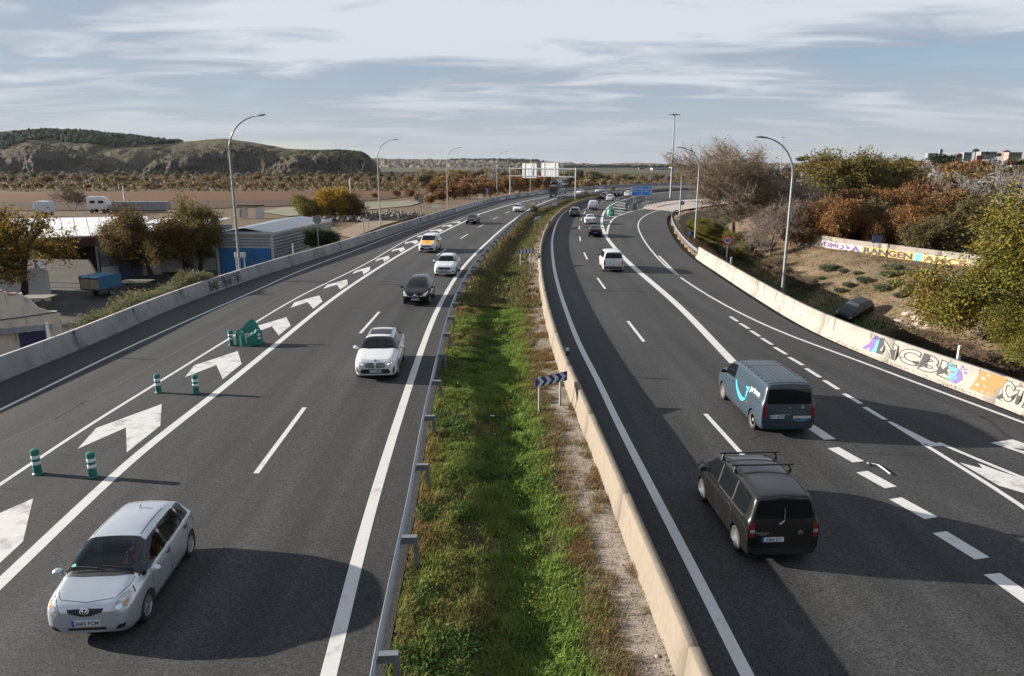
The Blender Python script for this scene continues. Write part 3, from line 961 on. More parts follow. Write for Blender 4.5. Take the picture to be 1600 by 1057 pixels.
SPECS = dict(
 hatch=dict(L=3.77, wheels=(0.78, 3.24), r=0.30, tw=0.185, st=[
  (0.00, .24, .56, .70, .57, .47), (0.05, .19, .66, .80, .71, .59), (0.15, .17, .74, .885, .79, .645), (0.36, .16, .81, .97, .83, .68), (0.56, .16, .85, 1.04, .842, .69),
  (0.69, .16, .875, 1.09, .846, .69), (1.13, .16, .92, 1.36, .848, .64), (1.53, .16, .95, 1.505, .848, .60), (2.05, .16, .96, 1.54, .848, .585), (2.75, .16, .98, 1.515, .846, .57),
  (3.25, .17, 1.00, 1.45, .835, .555), (3.52, .19, 1.00, 1.31, .81, .555), (3.68, .22, .95, 1.08, .76, .57), (3.75, .27, .88, .96, .69, .53), (3.77, .32, .80, .86, .60, .46)],
  cowl=0.70, header=1.55, side=(0.82, 3.42), pillars=(2.00, 3.00), doors=(1.10, 2.04, 3.08)),
 suv=dict(L=4.50, wheels=(0.86, 3.55), r=0.355, tw=0.22, st=[
  (0.00, .30, .64, .76, .66, .55), (0.05, .24, .74, .87, .79, .66), (0.22, .21, .85, .985, .875, .72), (0.70, .20, .95, 1.07, .910, .76), (1.15, .20, 1.00, 1.13, .918, .76),
  (1.28, .20, 1.02, 1.18, .920, .75), (1.58, .20, 1.05, 1.46, .922, .67), (1.86, .20, 1.07, 1.59, .922, .615), (2.6, .20, 1.09, 1.64, .922, .595), (3.4, .20, 1.11, 1.615, .918, .585),
  (3.95, .21, 1.13, 1.52, .905, .57), (4.28, .24, 1.10, 1.24, .87, .62), (4.43, .28, 1.02, 1.09, .82, .63), (4.48, .33, .95, 1.01, .76, .58), (4.50, .38, .88, .93, .68, .52)],
  cowl=1.22, header=1.88, side=(1.36, 4.05), pillars=(2.34, 3.30), doors=(1.42, 2.38, 3.42)),
 mpv=dict(L=4.47, wheels=(0.92, 3.65), r=0.33, tw=0.21, st=[
  (0.00, .28, .58, .68, .60, .48), (0.06, .21, .67, .79, .75, .60), (0.28, .18, .77, .92, .85, .68), (0.70, .18, .87, 1.03, .90, .71), (0.92, .18, .91, 1.09, .908, .71),
  (1.45, .18, .98, 1.39, .915, .67), (1.92, .18, 1.02, 1.60, .915, .62), (2.6, .18, 1.05, 1.665, .915, .60), (3.5, .18, 1.08, 1.63, .91, .585), (4.05, .2, 1.1, 1.52, .89, .56),
  (4.32, .25, 1.05, 1.22, .85, .6), (4.42, .3, .97, 1.04, .78, .58), (4.47, .36, .88, .94, .70, .5)],
  cowl=0.95, header=1.92, side=(1.12, 4.15), pillars=(2.28, 3.30), doors=(1.35, 2.34, 3.42)),
 sedan=dict(L=4.62, wheels=(0.88, 3.56), r=0.32, tw=0.21, st=[
  (0.00, .26, .55, .64, .60, .48), (0.06, .20, .63, .73, .76, .60), (0.28, .17, .71, .82, .84, .68), (0.85, .17, .81, .93, .885, .72), (1.22, .17, .86, .99, .895, .72),
  (1.68, .17, .89, 1.25, .90, .64), (2.08, .17, .91, 1.40, .90, .57), (2.6, .17, .93, 1.45, .90, .55), (3.15, .17, .95, 1.41, .90, .55), (3.55, .17, .96, 1.27, .895, .58),
  (3.92, .18, .97, 1.10, .885, .66), (4.35, .20, .96, 1.06, .86, .68), (4.54, .25, .91, 1.00, .80, .62), (4.60, .31, .85, .92, .74, .56), (4.62, .36, .78, .84, .66, .5)],
  cowl=1.22, header=2.06, side=(1.34, 3.78), pillars=(2.38, 3.22), doors=(1.40, 2.42, 3.30), trunk=(3.2, 3.86)),
 van=dict(L=4.38, wheels=(0.90, 3.63), r=0.32, tw=0.20, tilt=0.17, st=[
  (0.00, .27, .62, .74, .64, .52), (0.06, .21, .74, .88, .78, .64), (0.28, .18, .87, 1.01, .87, .71), (0.72, .18, .98, 1.13, .905, .75), (0.95, .18, 1.02, 1.20, .91, .75),
  (1.35, .18, 1.06, 1.52, .91, .73), (1.70, .18, 1.08, 1.73, .91, .705), (2.2, .18, 1.10, 1.80, .91, .69), (3.2, .18, 1.12, 1.815, .905, .68), (4.0, .19, 1.13, 1.79, .90, .672),
  (4.25, .20, 1.13, 1.765, .89, .665), (4.34, .23, 1.12, 1.735, .875, .655), (4.38, .28, 1.08, 1.68, .845, .635)],
  cowl=0.98, header=1.70, side=(1.14, 4.08), pillars=(2.14, 3.20), doors=(1.28, 2.20, 3.28), boxy=1),
 bigvan=dict(L=4.96, wheels=(0.90, 4.15), r=0.345, tw=0.215, tilt=0.12, st=[
  (0.00, .30, .74, .88, .68, .56), (0.06, .23, .86, 1.00, .83, .68), (0.28, .20, .98, 1.13, .92, .76), (0.66, .20, 1.08, 1.24, .95, .80), (0.86, .20, 1.13, 1.31, .955, .80),
  (1.25, .20, 1.17, 1.62, .96, .79), (1.58, .20, 1.18, 1.82, .96, .77), (2.1, .20, 1.19, 1.89, .96, .765), (3.5, .20, 1.19, 1.90, .955, .76), (4.55, .21, 1.19, 1.88, .95, .755),
  (4.82, .22, 1.19, 1.86, .945, .75), (4.92, .25, 1.18, 1.835, .93, .74), (4.96, .30, 1.14, 1.78, .90, .72)],
  cowl=0.90, header=1.58, side=(1.06, 2.12), pillars=(), doors=(1.16, 2.10, 3.22), boxy=1),
)
class Body:
 def __init__(self, spec, hi=True):
  self.sp = spec
  self.L = spec['L']
  st = np.array(spec['st'])
  self.st = st
  S = st[:, 0]
  self.f = lambda k: (lambda s: float(np.interp(s, S, st[:, k])))
  self.zb, self.belt, self.top, self.wb, self.wr = (self.f(k) for k in range(1, 6))
  tilt = spec.get('tilt', 0.0)
  boxy = spec.get('boxy', 0)
  V, n = [], len(st)
  for s, zb, be, to, wb, wr in st:
   h, g = be - zb, to - be
   half = [(0, zb), (.55 * wb, zb), (.88 * wb, zb + .01), (.975 * wb, zb + .09), (1.0 * wb, zb + .42 * h), (.998 * wb, zb + .80 * h), (.965 * wb, be),
     (.93 * wb * (1 - .10) + wr * .10, be + .09 * g), (wr + (.03 if boxy else .0), be + (.84 if boxy else .82) * g), ((.93 if boxy else .82) * wr, be + (.955 if boxy else .955) * g), (.42 * wr, to - .008), (0, to)]
   ring = half + [(-y, z) for y, z in half[-2:0:-1]]
   for y, z in ring:
    ss = s
    if tilt and s > self.L - 0.8:
     k = min(1, (s - (self.L - 0.8)) / 0.6)
     ss = s - tilt * k * max(0, z - 0.95) - (0.03 * k if z < .5 else 0)
    if s < 0.25 and z < .4:
     ss = s + 0.05 * (0.4 - z) / .2
    V.append((self.L / 2 - ss, y, z))
  m = 22
  F = []
  for i in range(n - 1):
   for j in range(m):
    a, b = i * m + j, i * m + (j + 1) % m
    F.append((a, b, b + m, a + m))
  for base, flip in ((0, True), ((n - 1) * m, False)):
   for j in range(1, 10):
    q = (base + j, base + j + 1, base + m - j - 1, base + m - j)
    F.append(q if not flip else q[::-1])
   for q in ((base, base + 1, base + m - 1), (base + 10, base + 11, base + 12)):
    F.append(q if not flip else q[::-1])
  me = bpy.data.meshes.new('cage')
  me.from_pydata(V, [], F)
  bm = bmesh.new(); bm.from_mesh(me)
  bmesh.ops.recalc_face_normals(bm, faces=bm.faces)
  cr = bm.edges.layers.float.new('crease_edge')
  bm.verts.ensure_lookup_table()
  for e in bm.edges:
   a, b = sorted(v.index for v in e.verts)
   ra, rb_, ja, jb = a // m, b // m, a % m, b % m
   if ra == rb_ and ra in (0, n - 1) and (abs(ja - jb) in (1, m - 1)):
    e[cr] = 0.35 if ra == 0 else (0.55 if boxy else 0.3)
   if ja == jb and ja in (6, 16):
    e[cr] = 0.25
   if ja == jb and ja in (2, 20):
    e[cr] = 0.5
   if boxy and ja == jb and ja in (9, 13):
    e[cr] = 0.2
  bm.to_mesh(me); bm.free()
  o = bpy.data.objects.new('cage', me); COL.objects.link(o)
  md = o.modifiers.new('s', 'SUBSURF'); md.levels = md.render_levels = 2 if hi else 1
  dg = bpy.context.evaluated_depsgraph_get()
  self.me = bpy.data.meshes.new_from_object(o.evaluated_get(dg))
  bpy.data.objects.remove(o)
  bm = bmesh.new(); bm.from_mesh(self.me)
  self.bvh = BVHTree.FromBMesh(bm)
  bm.free()
 def ray(self, view, a, b):
  o, d = {'T': ((a, b, 6), (0, 0, -1)), 'F': ((9, a, b), (-1, 0, 0)), 'B': ((-9, a, b), (1, 0, 0)), 'L': ((a, 6, b), (0, -1, 0)), 'R': ((a, -6, b), (0, 1, 0))}[view]
  h = self.bvh.ray_cast(Vector(o), Vector(d))
  if h[0] is None:
   q = {'T': (a, b, 1.2), 'F': (self.L / 2, a, b), 'B': (-self.L / 2, a, b), 'L': (a, .9, b), 'R': (a, -.9, b)}[view]
   h = self.bvh.find_nearest(Vector(q))
  return h[0], h[1]
 def patch(self, poly, view, off=0.004, grid=0.07, skirt=0.012, thick=None):
  P = []
  n = len(poly)
  for i in range(n):
   a, b = np.array(poly[i]), np.array(poly[(i + 1) % n])
   k = max(1, int(np.linalg.norm(b - a) / grid))
   for t in range(k):
    P.append(a + (b - a) * t / k)
  nb = len(P)
  A = np.array(P)
  lo, hi = A.min(0), A.max(0)
  pts = list(P)
  for gx in np.arange(lo[0] + grid / 2, hi[0], grid):
   for gy in np.arange(lo[1] + grid / 2, hi[1], grid):
    ins = False
    for i in range(nb):
     x1, y1 = A[i]; x2, y2 = A[(i + 1) % nb]
     if (y1 > gy) != (y2 > gy) and gx < (x2 - x1) * (gy - y1) / (y2 - y1) + x1:
      ins = not ins
    if ins and np.min(np.linalg.norm(A - (gx, gy), axis=1)) > grid * 0.45:
     pts.append(np.array((gx, gy)))
  r = delaunay_2d_cdt([Vector((float(p[0]), float(p[1]))) for p in pts], [(i, (i + 1) % nb) for i in range(nb)], [], 1, 1e-5)
  vs2, es, fs = r[0], r[1], r[2]
  hit = [self.ray(view, v.x, v.y) for v in vs2]
  bm = bmesh.new()
  ax = Vector({'T': (0, 0, 1), 'F': (1, 0, 0), 'B': (-1, 0, 0), 'L': (0, 1, 0), 'R': (0, -1, 0)}[view])
  top = [bm.verts.new(p + (nn * 0.7 + ax * 0.3).normalized() * off) for p, nn in hit]
  for f in fs:
   try:
    bm.faces.new([top[i] for i in f])
   except ValueError:
    pass
  bmesh.ops.recalc_face_normals(bm, faces=bm.faces)
  if sum(f.normal.dot(ax) for f in bm.faces) < 0:
   bmesh.ops.reverse_faces(bm, faces=bm.faces)
  d = thick if thick else off + skirt
  nrm = {v: (hit[i][1] * 0.7 + ax * 0.3).normalized() for i, v in enumerate(top)}
  be = [e for e in bm.edges if e.is_boundary]
  if thick:
   bot = {v: bm.verts.new(v.co - nrm[v] * d) for v in top}
   for f in list(bm.faces):
    bm.faces.new([bot[v] for v in reversed(f.verts)])
  else:
   bot = {}
   for e in be:
    for v in e.verts:
     if v not in bot:
      bot[v] = bm.verts.new(v.co - nrm[v] * d)
  for e in be:
   a, b = e.verts
   l = e.link_loops[0] if e.link_loops else None
   try:
    bm.faces.new((b, a, bot[a], bot[b]) if (l is None or l.vert == a) else (a, b, bot[b], bot[a]))
   except ValueError:
    pass
  bmesh.ops.recalc_face_normals(bm, faces=bm.faces)
  me = bpy.data.meshes.new('patch')
  bm.to_mesh(me); bm.free()
  me.polygons.foreach_set('use_smooth', np.ones(len(me.polygons), bool))
  me.set_sharp_from_angle(angle=R(40))
  return me
 def seam(self, acc, pts, view, w=0.014, off=0.003):
  Q = resample(np.array(pts, float), 0.06)
  nn = normals2(Q)
  a = [self.ray(view, *(q + k * w / 2)) for q, k in zip(Q, nn)]
  b = [self.ray(view, *(q - k * w / 2)) for q, k in zip(Q, nn)]
  vs = []
  for (p, n1), (q, n2) in zip(a, b):
   vs += [p + n1 * off, q + n2 * off]
  acc.add(vs, [(2 * i, 2 * i + 1, 2 * i + 3, 2 * i + 2) for i in range(len(Q) - 1)])
def text_flat(body, size=1.0, bold=0.0, align='CENTER', sp=1.0):
 cu_ = bpy.data.curves.new('lettering', 'FONT')
 cu_.body = body
 cu_.size = size
 cu_.align_x = align
 cu_.align_y = 'CENTER'
 cu_.offset = bold
 cu_.space_character = sp
 cu_.resolution_u = 3
 o = bpy.data.objects.new('lettering', cu_); COL.objects.link(o)
 dg = bpy.context.evaluated_depsgraph_get()
 me = bpy.data.meshes.new_from_object(o.evaluated_get(dg))
 bpy.data.objects.remove(o)
 v = np.array([q.co[:2] for q in me.vertices]) if len(me.vertices) else np.zeros((0, 2))
 f = [tuple(p.vertices) for p in me.polygons]
 bpy.data.meshes.remove(me)
 return v, f
def map_flat(name, v2, faces, fn, m, parent):
 me = bpy.data.meshes.new(name)
 me.from_pydata([tuple(fn(float(a), float(b))) for a, b in v2], [], faces)
 me.materials.append(m)
 return link(name, me, parent)
def round_poly(poly, r, n=4):
 out = []
 N = len(poly)
 for i in range(N):
  p0, p1, p2 = np.array(poly[i - 1], float), np.array(poly[i], float), np.array(poly[(i + 1) % N], float)
  d0, d2 = p0 - p1, p2 - p1
  rr_ = min(r, np.linalg.norm(d0) * .45, np.linalg.norm(d2) * .45)
  a, b = p1 + d0 / np.linalg.norm(d0) * rr_, p1 + d2 / np.linalg.norm(d2) * rr_
  for t in np.linspace(0, 1, n):
   out.append(tuple((1 - t) ** 2 * a + 2 * t * (1 - t) * p1 + t * t * b))
 return out
WHEELS = {}
def wheel_meshes(r, tw, style):
 key = (r, tw, style)
 if key in WHEELS:
  return WHEELS[key]
 rimr = r * (0.66 if style != 'steel' else 0.63)
 h = tw / 2
 t = MB()
 t.lathe([(rimr, -h * .8), (r * .86, -h), (r * .97, -h * .82), (r, -h * .5), (r, h * .5), (r * .97, h * .82), (r * .86, h), (rimr, h * .8), (rimr * .96, h * .3), (rimr * .96, -h * .3), (rimr, -h * .8)], 26, axis='Y')
 tyre = t.mesh('tyre', m_rubber, smooth=True)
 d = MB()
 d.lathe([(0.001, -h * .5), (rimr * .97, -h * .5), (rimr * .97, -h * .1), (0.001, -h * .1)], 20, axis='Y')
 drum = d.mesh('wheel', m_dark, smooth=True)
 b = MB()
 yo = h * .62
 b.lathe([(rimr * .90, yo - .01), (rimr * .93, yo + .015), (rimr * 1.0, yo + .02), (rimr * 1.0, -h * .4), (rimr * .93, -h * .4), (rimr * .90, yo - .01)], 26, axis='Y')
 if style == 'steel':
  b.lathe([(0.001, yo - .005), (rimr * .30, yo), (rimr * .36, yo - .03), (rimr * .72, yo - .012), (rimr * .80, yo - .05), (rimr * .94, yo - .02)], 20, axis='Y')
 else:
  ns = {'five': 5, 'ten': 10, 'cap': 8}[style]
  for k in range(ns):
   a = 2 * math.pi * k / ns
   wd = {'five': .30, 'ten': .13, 'cap': .34}[style] * rimr
   q = Matrix.Rotation(a, 4, 'Y')
   P = [(-wd * .55, .16), (wd * .55, .16), (wd * .42, .96), (-wd * .42, .96)]
   vs = [q @ Vector((x, yo + (0.0 if zz < .5 else .008), zz * rimr)) for x, zz in P] + [q @ Vector((x, yo - .03, zz * rimr)) for x, zz in P]
   b.add(vs, [(0, 1, 2, 3), (7, 6, 5, 4), (0, 4, 5, 1), (1, 5, 6, 2), (2, 6, 7, 3), (3, 7, 4, 0)])
  b.lathe([(0.001, yo + .015), (rimr * .20, yo + .01), (rimr * .24, yo - .03), (0.001, yo - .03)], 14, axis='Y')
 rim = b.mesh('rim', m_steelrim if style == 'steel' else m_rim, smooth=True, angle=40)
 WHEELS[key] = (tyre, drum, rim)
 return WHEELS[key]
def bool_cut(me, cutters, name='body'):
 o = bpy.data.objects.new('tmp', me); COL.objects.link(o)
 tmp = []
 for c in cutters:
  co = bpy.data.objects.new('cut', c); COL.objects.link(co)
  tmp.append(co)
  md = o.modifiers.new('b', 'BOOLEAN'); md.operation = 'DIFFERENCE'; md.solver = 'EXACT'; md.object = co
 dg = bpy.context.evaluated_depsgraph_get()
 out = bpy.data.meshes.new_from_object(o.evaluated_get(dg))
 for q in tmp + [o]:
  bpy.data.objects.remove(q)
 out.name = name
 return out
BODIES = {}
def make_car(name, label, cat, typ, paint, loc, heading, wheel='five', front=(), rear=(), interior=False, plate=None, rear_plate=True, group=None, panes=True,
    mirrors=True, hi=True, lamp_on=False, extras=None, head=None, tail=None, grille=None, blank_sides=0, rearwin=None, windscreen=True, plate_col=None, scale=1.0, detail=2, handles=True):
 sp = SPECS[typ]
 key = (typ, hi)
 if key not in BODIES:
  BODIES[key] = Body(sp, hi)
 B = BODIES[key]
 L = B.L
 X = lambda s: L / 2 - s
 root = thing(name, label, cat, loc, heading, group)
 root.scale = (scale,) * 3
 pm = PAINT[paint] if isinstance(paint, str) else paint
 # ---- glass outlines
 co, he = sp['cowl'], sp['header']
 wsh = []
 for s in np.linspace(co + .05, he - .03, 5):
  wsh.append((X(s), .97 * ((B.wb(s) * .84 + B.wr(s) * .16) * (1 - (s - co) / (he - co)) * .94 + B.wr(s) * ((s - co) / (he - co)) * 1.02)))
 bow = 0.07
 ws_poly = [(x, y) for x, y in wsh] + [(x, -y) for x, y in wsh[::-1]]
 ws_poly = ws_poly[:5] + [(wsh[-1][0] - .0, .0)] + ws_poly[5:] + [(wsh[0][0] + bow, -wsh[0][1] * .45), (wsh[0][0] + bow, wsh[0][1] * .45)]
 cutters = []
 gx = []
 for s in sp['wheels']:
  for sg in (1, -1):
   c = MB()
   c.lathe([(sp['r'] + .045, 0), (sp['r'] + .045, .5)], 28, axis='Y', c=(X(s), (0.52 if sg > 0 else -1.02) + (B.wb(s) - .86) * sg * 1, sp['r'] * 1.02))
   cm = c.mesh('c', [pm, m_dark]); cm.polygons.foreach_set('material_index', np.ones(len(cm.polygons), np.int32))
   cutters.append(cm)
 s0, s1 = sp['side']
 bounds = [s0] + [p for p in sp['pillars'] if s0 < p < s1] + [s1]
 def side_pane(sa, sb, ga=.02, gb=.02):
  a, b = sa + ga, sb - gb
  ss = np.linspace(a, b, 6)
  bot = [(X(s), B.belt(s) + .035) for s in ss]
  tp = [(X(s), max(B.belt(s) + .05, B.belt(s) + .765 * (B.top(s) - B.belt(s)))) for s in ss]
  return round_poly(bot + tp[::-1], .05, 3)
 panes_l = [side_pane(bounds[i], bounds[i + 1], .045 if i else .0, .045) for i in range(len(bounds) - 1)] if panes else []
 npane = len(panes_l)
 if interior:
  st2 = [list(r) for r in sp['st'] if co - .05 <= r[0] <= L - .45]
  c = MB()
  rings = []
  for s, zb, be, to, wb, wr in st2:
   t2 = max(to - .055, .5)
   w1, w2 = wb - .10, max(wr - .055, .3)
   be2 = min(be, t2 - .02)
   hp = [(w1, .34), (w1, be2), (w2, be2 + .82 * (t2 - be2)), (w2 * .8, t2)]
   rings.append([(X(s), y, z) for y, z in hp] + [(X(s), -y, z) for y, z in hp[::-1]])
  vs = [p for r in rings for p in r]
  fs = [(i * 8 + j, i * 8 + (j + 1) % 8, (i + 1) * 8 + (j + 1) % 8, (i + 1) * 8 + j) for i in range(len(rings) - 1) for j in range(8)]
  fs += [tuple(range(7, -1, -1)), tuple((len(rings) - 1) * 8 + j for j in range(8))]
  c.add(vs, fs)
  cm = c.mesh('c', [pm, m_dark, m_inner]); cm.polygons.foreach_set('material_index', np.full(len(cm.polygons), 2, np.int32))
  cutters.append(cm)
  def shrink(P, k=.965):
   A = np.array(P); c0 = A.mean(0)
   return [tuple(c0 + (a - c0) * k) for a in A]
  for P_, v_ in [(ws_poly, 'T')] + [(p, 'L') for p in panes_l[:2]] + [(p, 'R') for p in panes_l[:2]]:
   t = B.patch(shrink(P_), v_, off=.05, thick=.30, grid=.14)
   t.materials.clear()
   for q in (pm, m_dark): t.materials.append(q)
   t.polygons.foreach_set('material_index', np.ones(len(t.polygons), np.int32))
   cutters.append(t)
 base = B.me.copy()
 base.materials.clear()
 for q in (pm, m_dark, m_inner): base.materials.append(q)
 bd = bool_cut(base, cutters)
 bd.materials.clear()
 for q in (pm, m_dark, m_inner): bd.materials.append(q)
 bd.polygons.foreach_set('use_smooth', np.ones(len(bd.polygons), bool))
 bd.set_sharp_from_angle(angle=R(38))
 body = link('body', bd, root)
 def put(nm, poly, view, m, off=.004, grid=.07, parent=root, label=None):
  me = B.patch(poly, view, off, grid)
  me.materials.clear(); me.materials.append(m)
  o = link(nm, me, parent)
  if label: o['label'] = label
  return o
 B.put = put
 gm = m_clear if interior else m_glass
 if windscreen:
  put('windscreen', ws_poly, 'T', gm, .006, .09)
 if panes and not blank_sides and npane > 1:
  for i in range(npane - 1):
   s_ = bounds[i + 1]
   zz0, zz1 = B.belt(s_) + .04, B.belt(s_) + .75 * (B.top(s_) - B.belt(s_))
   for v in ('L', 'R'):
    put('pillar_trim', [(X(s_) + .06, zz0), (X(s_) - .03, zz0), (X(s_) - .03, zz1), (X(s_) + .06, zz1)], v, m_dark, .003, .15)
 for i, p in enumerate(panes_l):
  if blank_sides and i >= blank_sides:
   continue
  for v in ('L', 'R'):
   put('side_window', p, v, gm if i < 2 else m_glass, .006, .10)
 if 'trunk' in sp:
  a, b = sp['trunk']
  put('rear_window', [(X(a), .92 * B.wr(a)), (X(b), .92 * B.wr(b)), (X(b), -.92 * B.wr(b)), (X(a), -.92 * B.wr(a))], 'T', m_glass, .006, .12)
 elif rearwin != 'none':
  s = L - .30
  zt, zb_ = (B.top(L - .35) - .15, B.belt(s) + .06) if sp.get('boxy') else (B.top(L - .62) - .06, B.belt(s) - .0)
  w0, w1 = (.86, .80) if sp.get('boxy') else (.80, .84)
  wt, wl_ = (B.wr(s) * w1 * 1.14, B.wr(s) * w0 * 1.25) if sp.get('boxy') else (B.wr(L - .62) * .86, B.wb(s) * .74)
  put('rear_window', round_poly(rearwin or [(-wl_, zb_), (wl_, zb_), (wt, zt), (-wt, zt)], .07, 4), 'B', m_glass, .006, .10)
 # ---- wheels
 ty, dr, ri = wheel_meshes(sp['r'], sp['tw'], wheel)
 for s in sp['wheels']:
  for sg in (1, -1):
   w = link('wheel', dr, root)
   w.location = (X(s), sg * (B.wb(s) - sp['tw'] / 2 - .015), sp['r'])
   w.rotation_euler = (0, 0, 0 if sg > 0 else math.pi)
   link('tyre', ty, w); link('rim', ri, w)
 # ---- gaps between panels
 if detail >= 1:
  acc = MB()
  for v in ('L', 'R'):
   for s in sp['doors']:
    B.seam(acc, [(X(s), B.zb(s) + .14), (X(s) + (.03), (B.zb(s) + B.belt(s)) / 2), (X(s) + .0, B.belt(s) - .0)], v)
   B.seam(acc, [(X(sp['doors'][0]), B.zb(1.5) + .13), (X(sp['doors'][-1]), B.zb(2) + .13)], v, .016)
  hw = .86
  B.seam(acc, [(X(co) + .02, B.wr(co) * .99), (X(.45), B.wr(.45) * .97), (X(.18), B.wr(.18) * .80), (X(.11), 0), (X(.18), -B.wr(.18) * .80), (X(.45), -B.wr(.45) * .97), (X(co) + .02, -B.wr(co) * .99)], 'T', .009)
  if sp.get('boxy') or 'trunk' not in sp:
   wz = B.wb(L - .12) * .86
   B.seam(acc, [(-wz, .52), (-wz, B.belt(L - .2)), (-B.wr(L - .2) * .98, B.top(L - .3) - .10), (0, B.top(L - .3) - .06), (B.wr(L - .2) * .98, B.top(L - .3) - .10), (wz, B.belt(L - .2)), (wz, .52), (-wz, .52)], 'B')
  if detail >= 2:
   for sgn in (1, -1):
    B.seam(acc, [(X(he) - .05, sgn * B.wr(he) * .80), (X(L - 1.0), sgn * B.wr(L - 1.0) * .80)], 'T', .015)
  acc.build('panel_gap', m_gap, root)['kind'] = 'stuff'
 # ---- mirrors, handles
 if mirrors:
  for sg in (1, -1):
   s = sp['side'][0] + .16
   c = (X(s), sg * (B.wb(s) + .10), B.belt(s) + .10)
   b = MB()
   b.lathe([(0.001, -.075), (.055, -.065), (.082, -.02), (.088, .02), (.085, .05), (.001, .055)], 14, axis='X', c=(0, 0, 0))
   b.v = [(-x * .9, y * 1.25, z * .85) for x, y, z in b.v]
   b.box((-.01, -sg * .10, -.05), (.05, .12, .03))
   mo = b.build('mirror', m_dark if (blank_sides or sp.get('boxy')) else pm, root, smooth=True)
   mo.location = c
 if handles and detail >= 1:
  for s in ([sp['doors'][1] - .10, sp['doors'][2] - .12] if not blank_sides else [sp['doors'][1] - .12]):
   for v in ('L', 'R'):
    z = B.belt(s) - .10
    put('door_handle', [(X(s) - .08, z - .018), (X(s) + .08, z - .018), (X(s) + .08, z + .018), (X(s) - .08, z + .018)], v, m_dark if detail > 1 else pm, .022, .08)
 # ---- front
 nose = L / 2
 H = head or [(.42, .60), (.62, .58), (.74, .66), (.72, .80), (.60, .78), (.46, .70)]
 for sg in (1, -1):
  hl = put('headlight', [(sg * y, z) for y, z in H], 'F', m_lamp_on if lamp_on else m_lamp, .008, .06)
  if detail >= 1:
   A_ = np.array(H); c0 = A_.mean(0)
   put('lamp_surround', [(sg * q[0], q[1]) for q in c0 + (A_ - c0) * 1.05], 'F', m_gap, .004, .06, hl)
   put('reflector', ell(sg * (c0[0] - .03), c0[1] - .01, .055, .045, 10), 'F', m_chrome, .013, .06, hl)
   put('indicator', [(sg * q[0], q[1]) for q in c0 + np.array((.06, .02)) + (A_ - c0) * .26], 'F', m_amber, .012, .06, hl)
 for poly, m, nm in (grille or []):
  put(nm, poly, 'F', m, .006, .06)
 T_ = tail or [(.60, .72), (.80, .72), (.80, .98), (.62, .96)]
 for sg in (1, -1):
  put('tail_light', [(sg * y, z) for y, z in T_], 'B', m_red, .010, .07)
 # ---- plates
 def plate_at(view, z, txt, dx=0.0):
  w, h = .26, .058
  s_ = {'F': 1, 'B': -1}[view]
  q = lambda u: (u if view == 'F' else -u) + dx
  pl = put('licence_plate', [(q(-w), z - h), (q(w), z - h), (q(w), z + h), (q(-w), z + h)], view, plate_col or m_plate, .016, .12)
  put('plate_band', [(q(-w), z - h), (q(-w + .045), z - h), (q(-w + .045), z + h), (q(-w), z + h)], view, m_plate_b, .020, .12, pl)
  if txt:
   v2, f2 = text_flat(txt, .115, .002)
   def fn(u, v):
    p, nn = B.ray(view, q(u * .92 + .02), z + v)
    return p + Vector((s_, 0, 0)) * .024
   map_flat('plate_number', v2, f2, fn, m_ink, pl)
 if front:
  plate_at('F', *front)
 if rear:
  plate_at('B', *rear)
 if extras:
  extras(B, root, put, X, pm)
 return root
def ell(cx, cy, rx, ry, n=14):
 return [(cx + rx * math.cos(2 * math.pi * k / n), cy + ry * math.sin(2 * math.pi * k / n)) for k in range(n)]
def ring_on(B, root, view, cx, cz, rx, rz, w, m, name='emblem', off=.012, n=18, parent=None):
 acc = MB()
 vs = []
 for k in range(n):
  a = 2 * math.pi * k / n
  for q in (1, 1 - w / max(rx, 1e-3)):
   p, nn = B.ray(view, cx + rx * q * math.cos(a), cz + rz * q * math.sin(a))
   vs.append(p + nn * off)
 acc.add(vs, [(2 * k, 2 * k + 1, 2 * ((k + 1) % n) + 1, 2 * ((k + 1) % n)) for k in range(n)])
 return acc.build(name, m, parent or root)
def wiper(B, root, pts, m=None, view='T', r=.012):
 acc = MB()
 q = []
 for a, b in resample(np.array(pts, float), .12):
  p, nn = B.ray(view, a, b)
  q.append(p + nn * .02)
 acc.tube(q, r, 5)
 acc.build('wiper', m or m_dark, root)
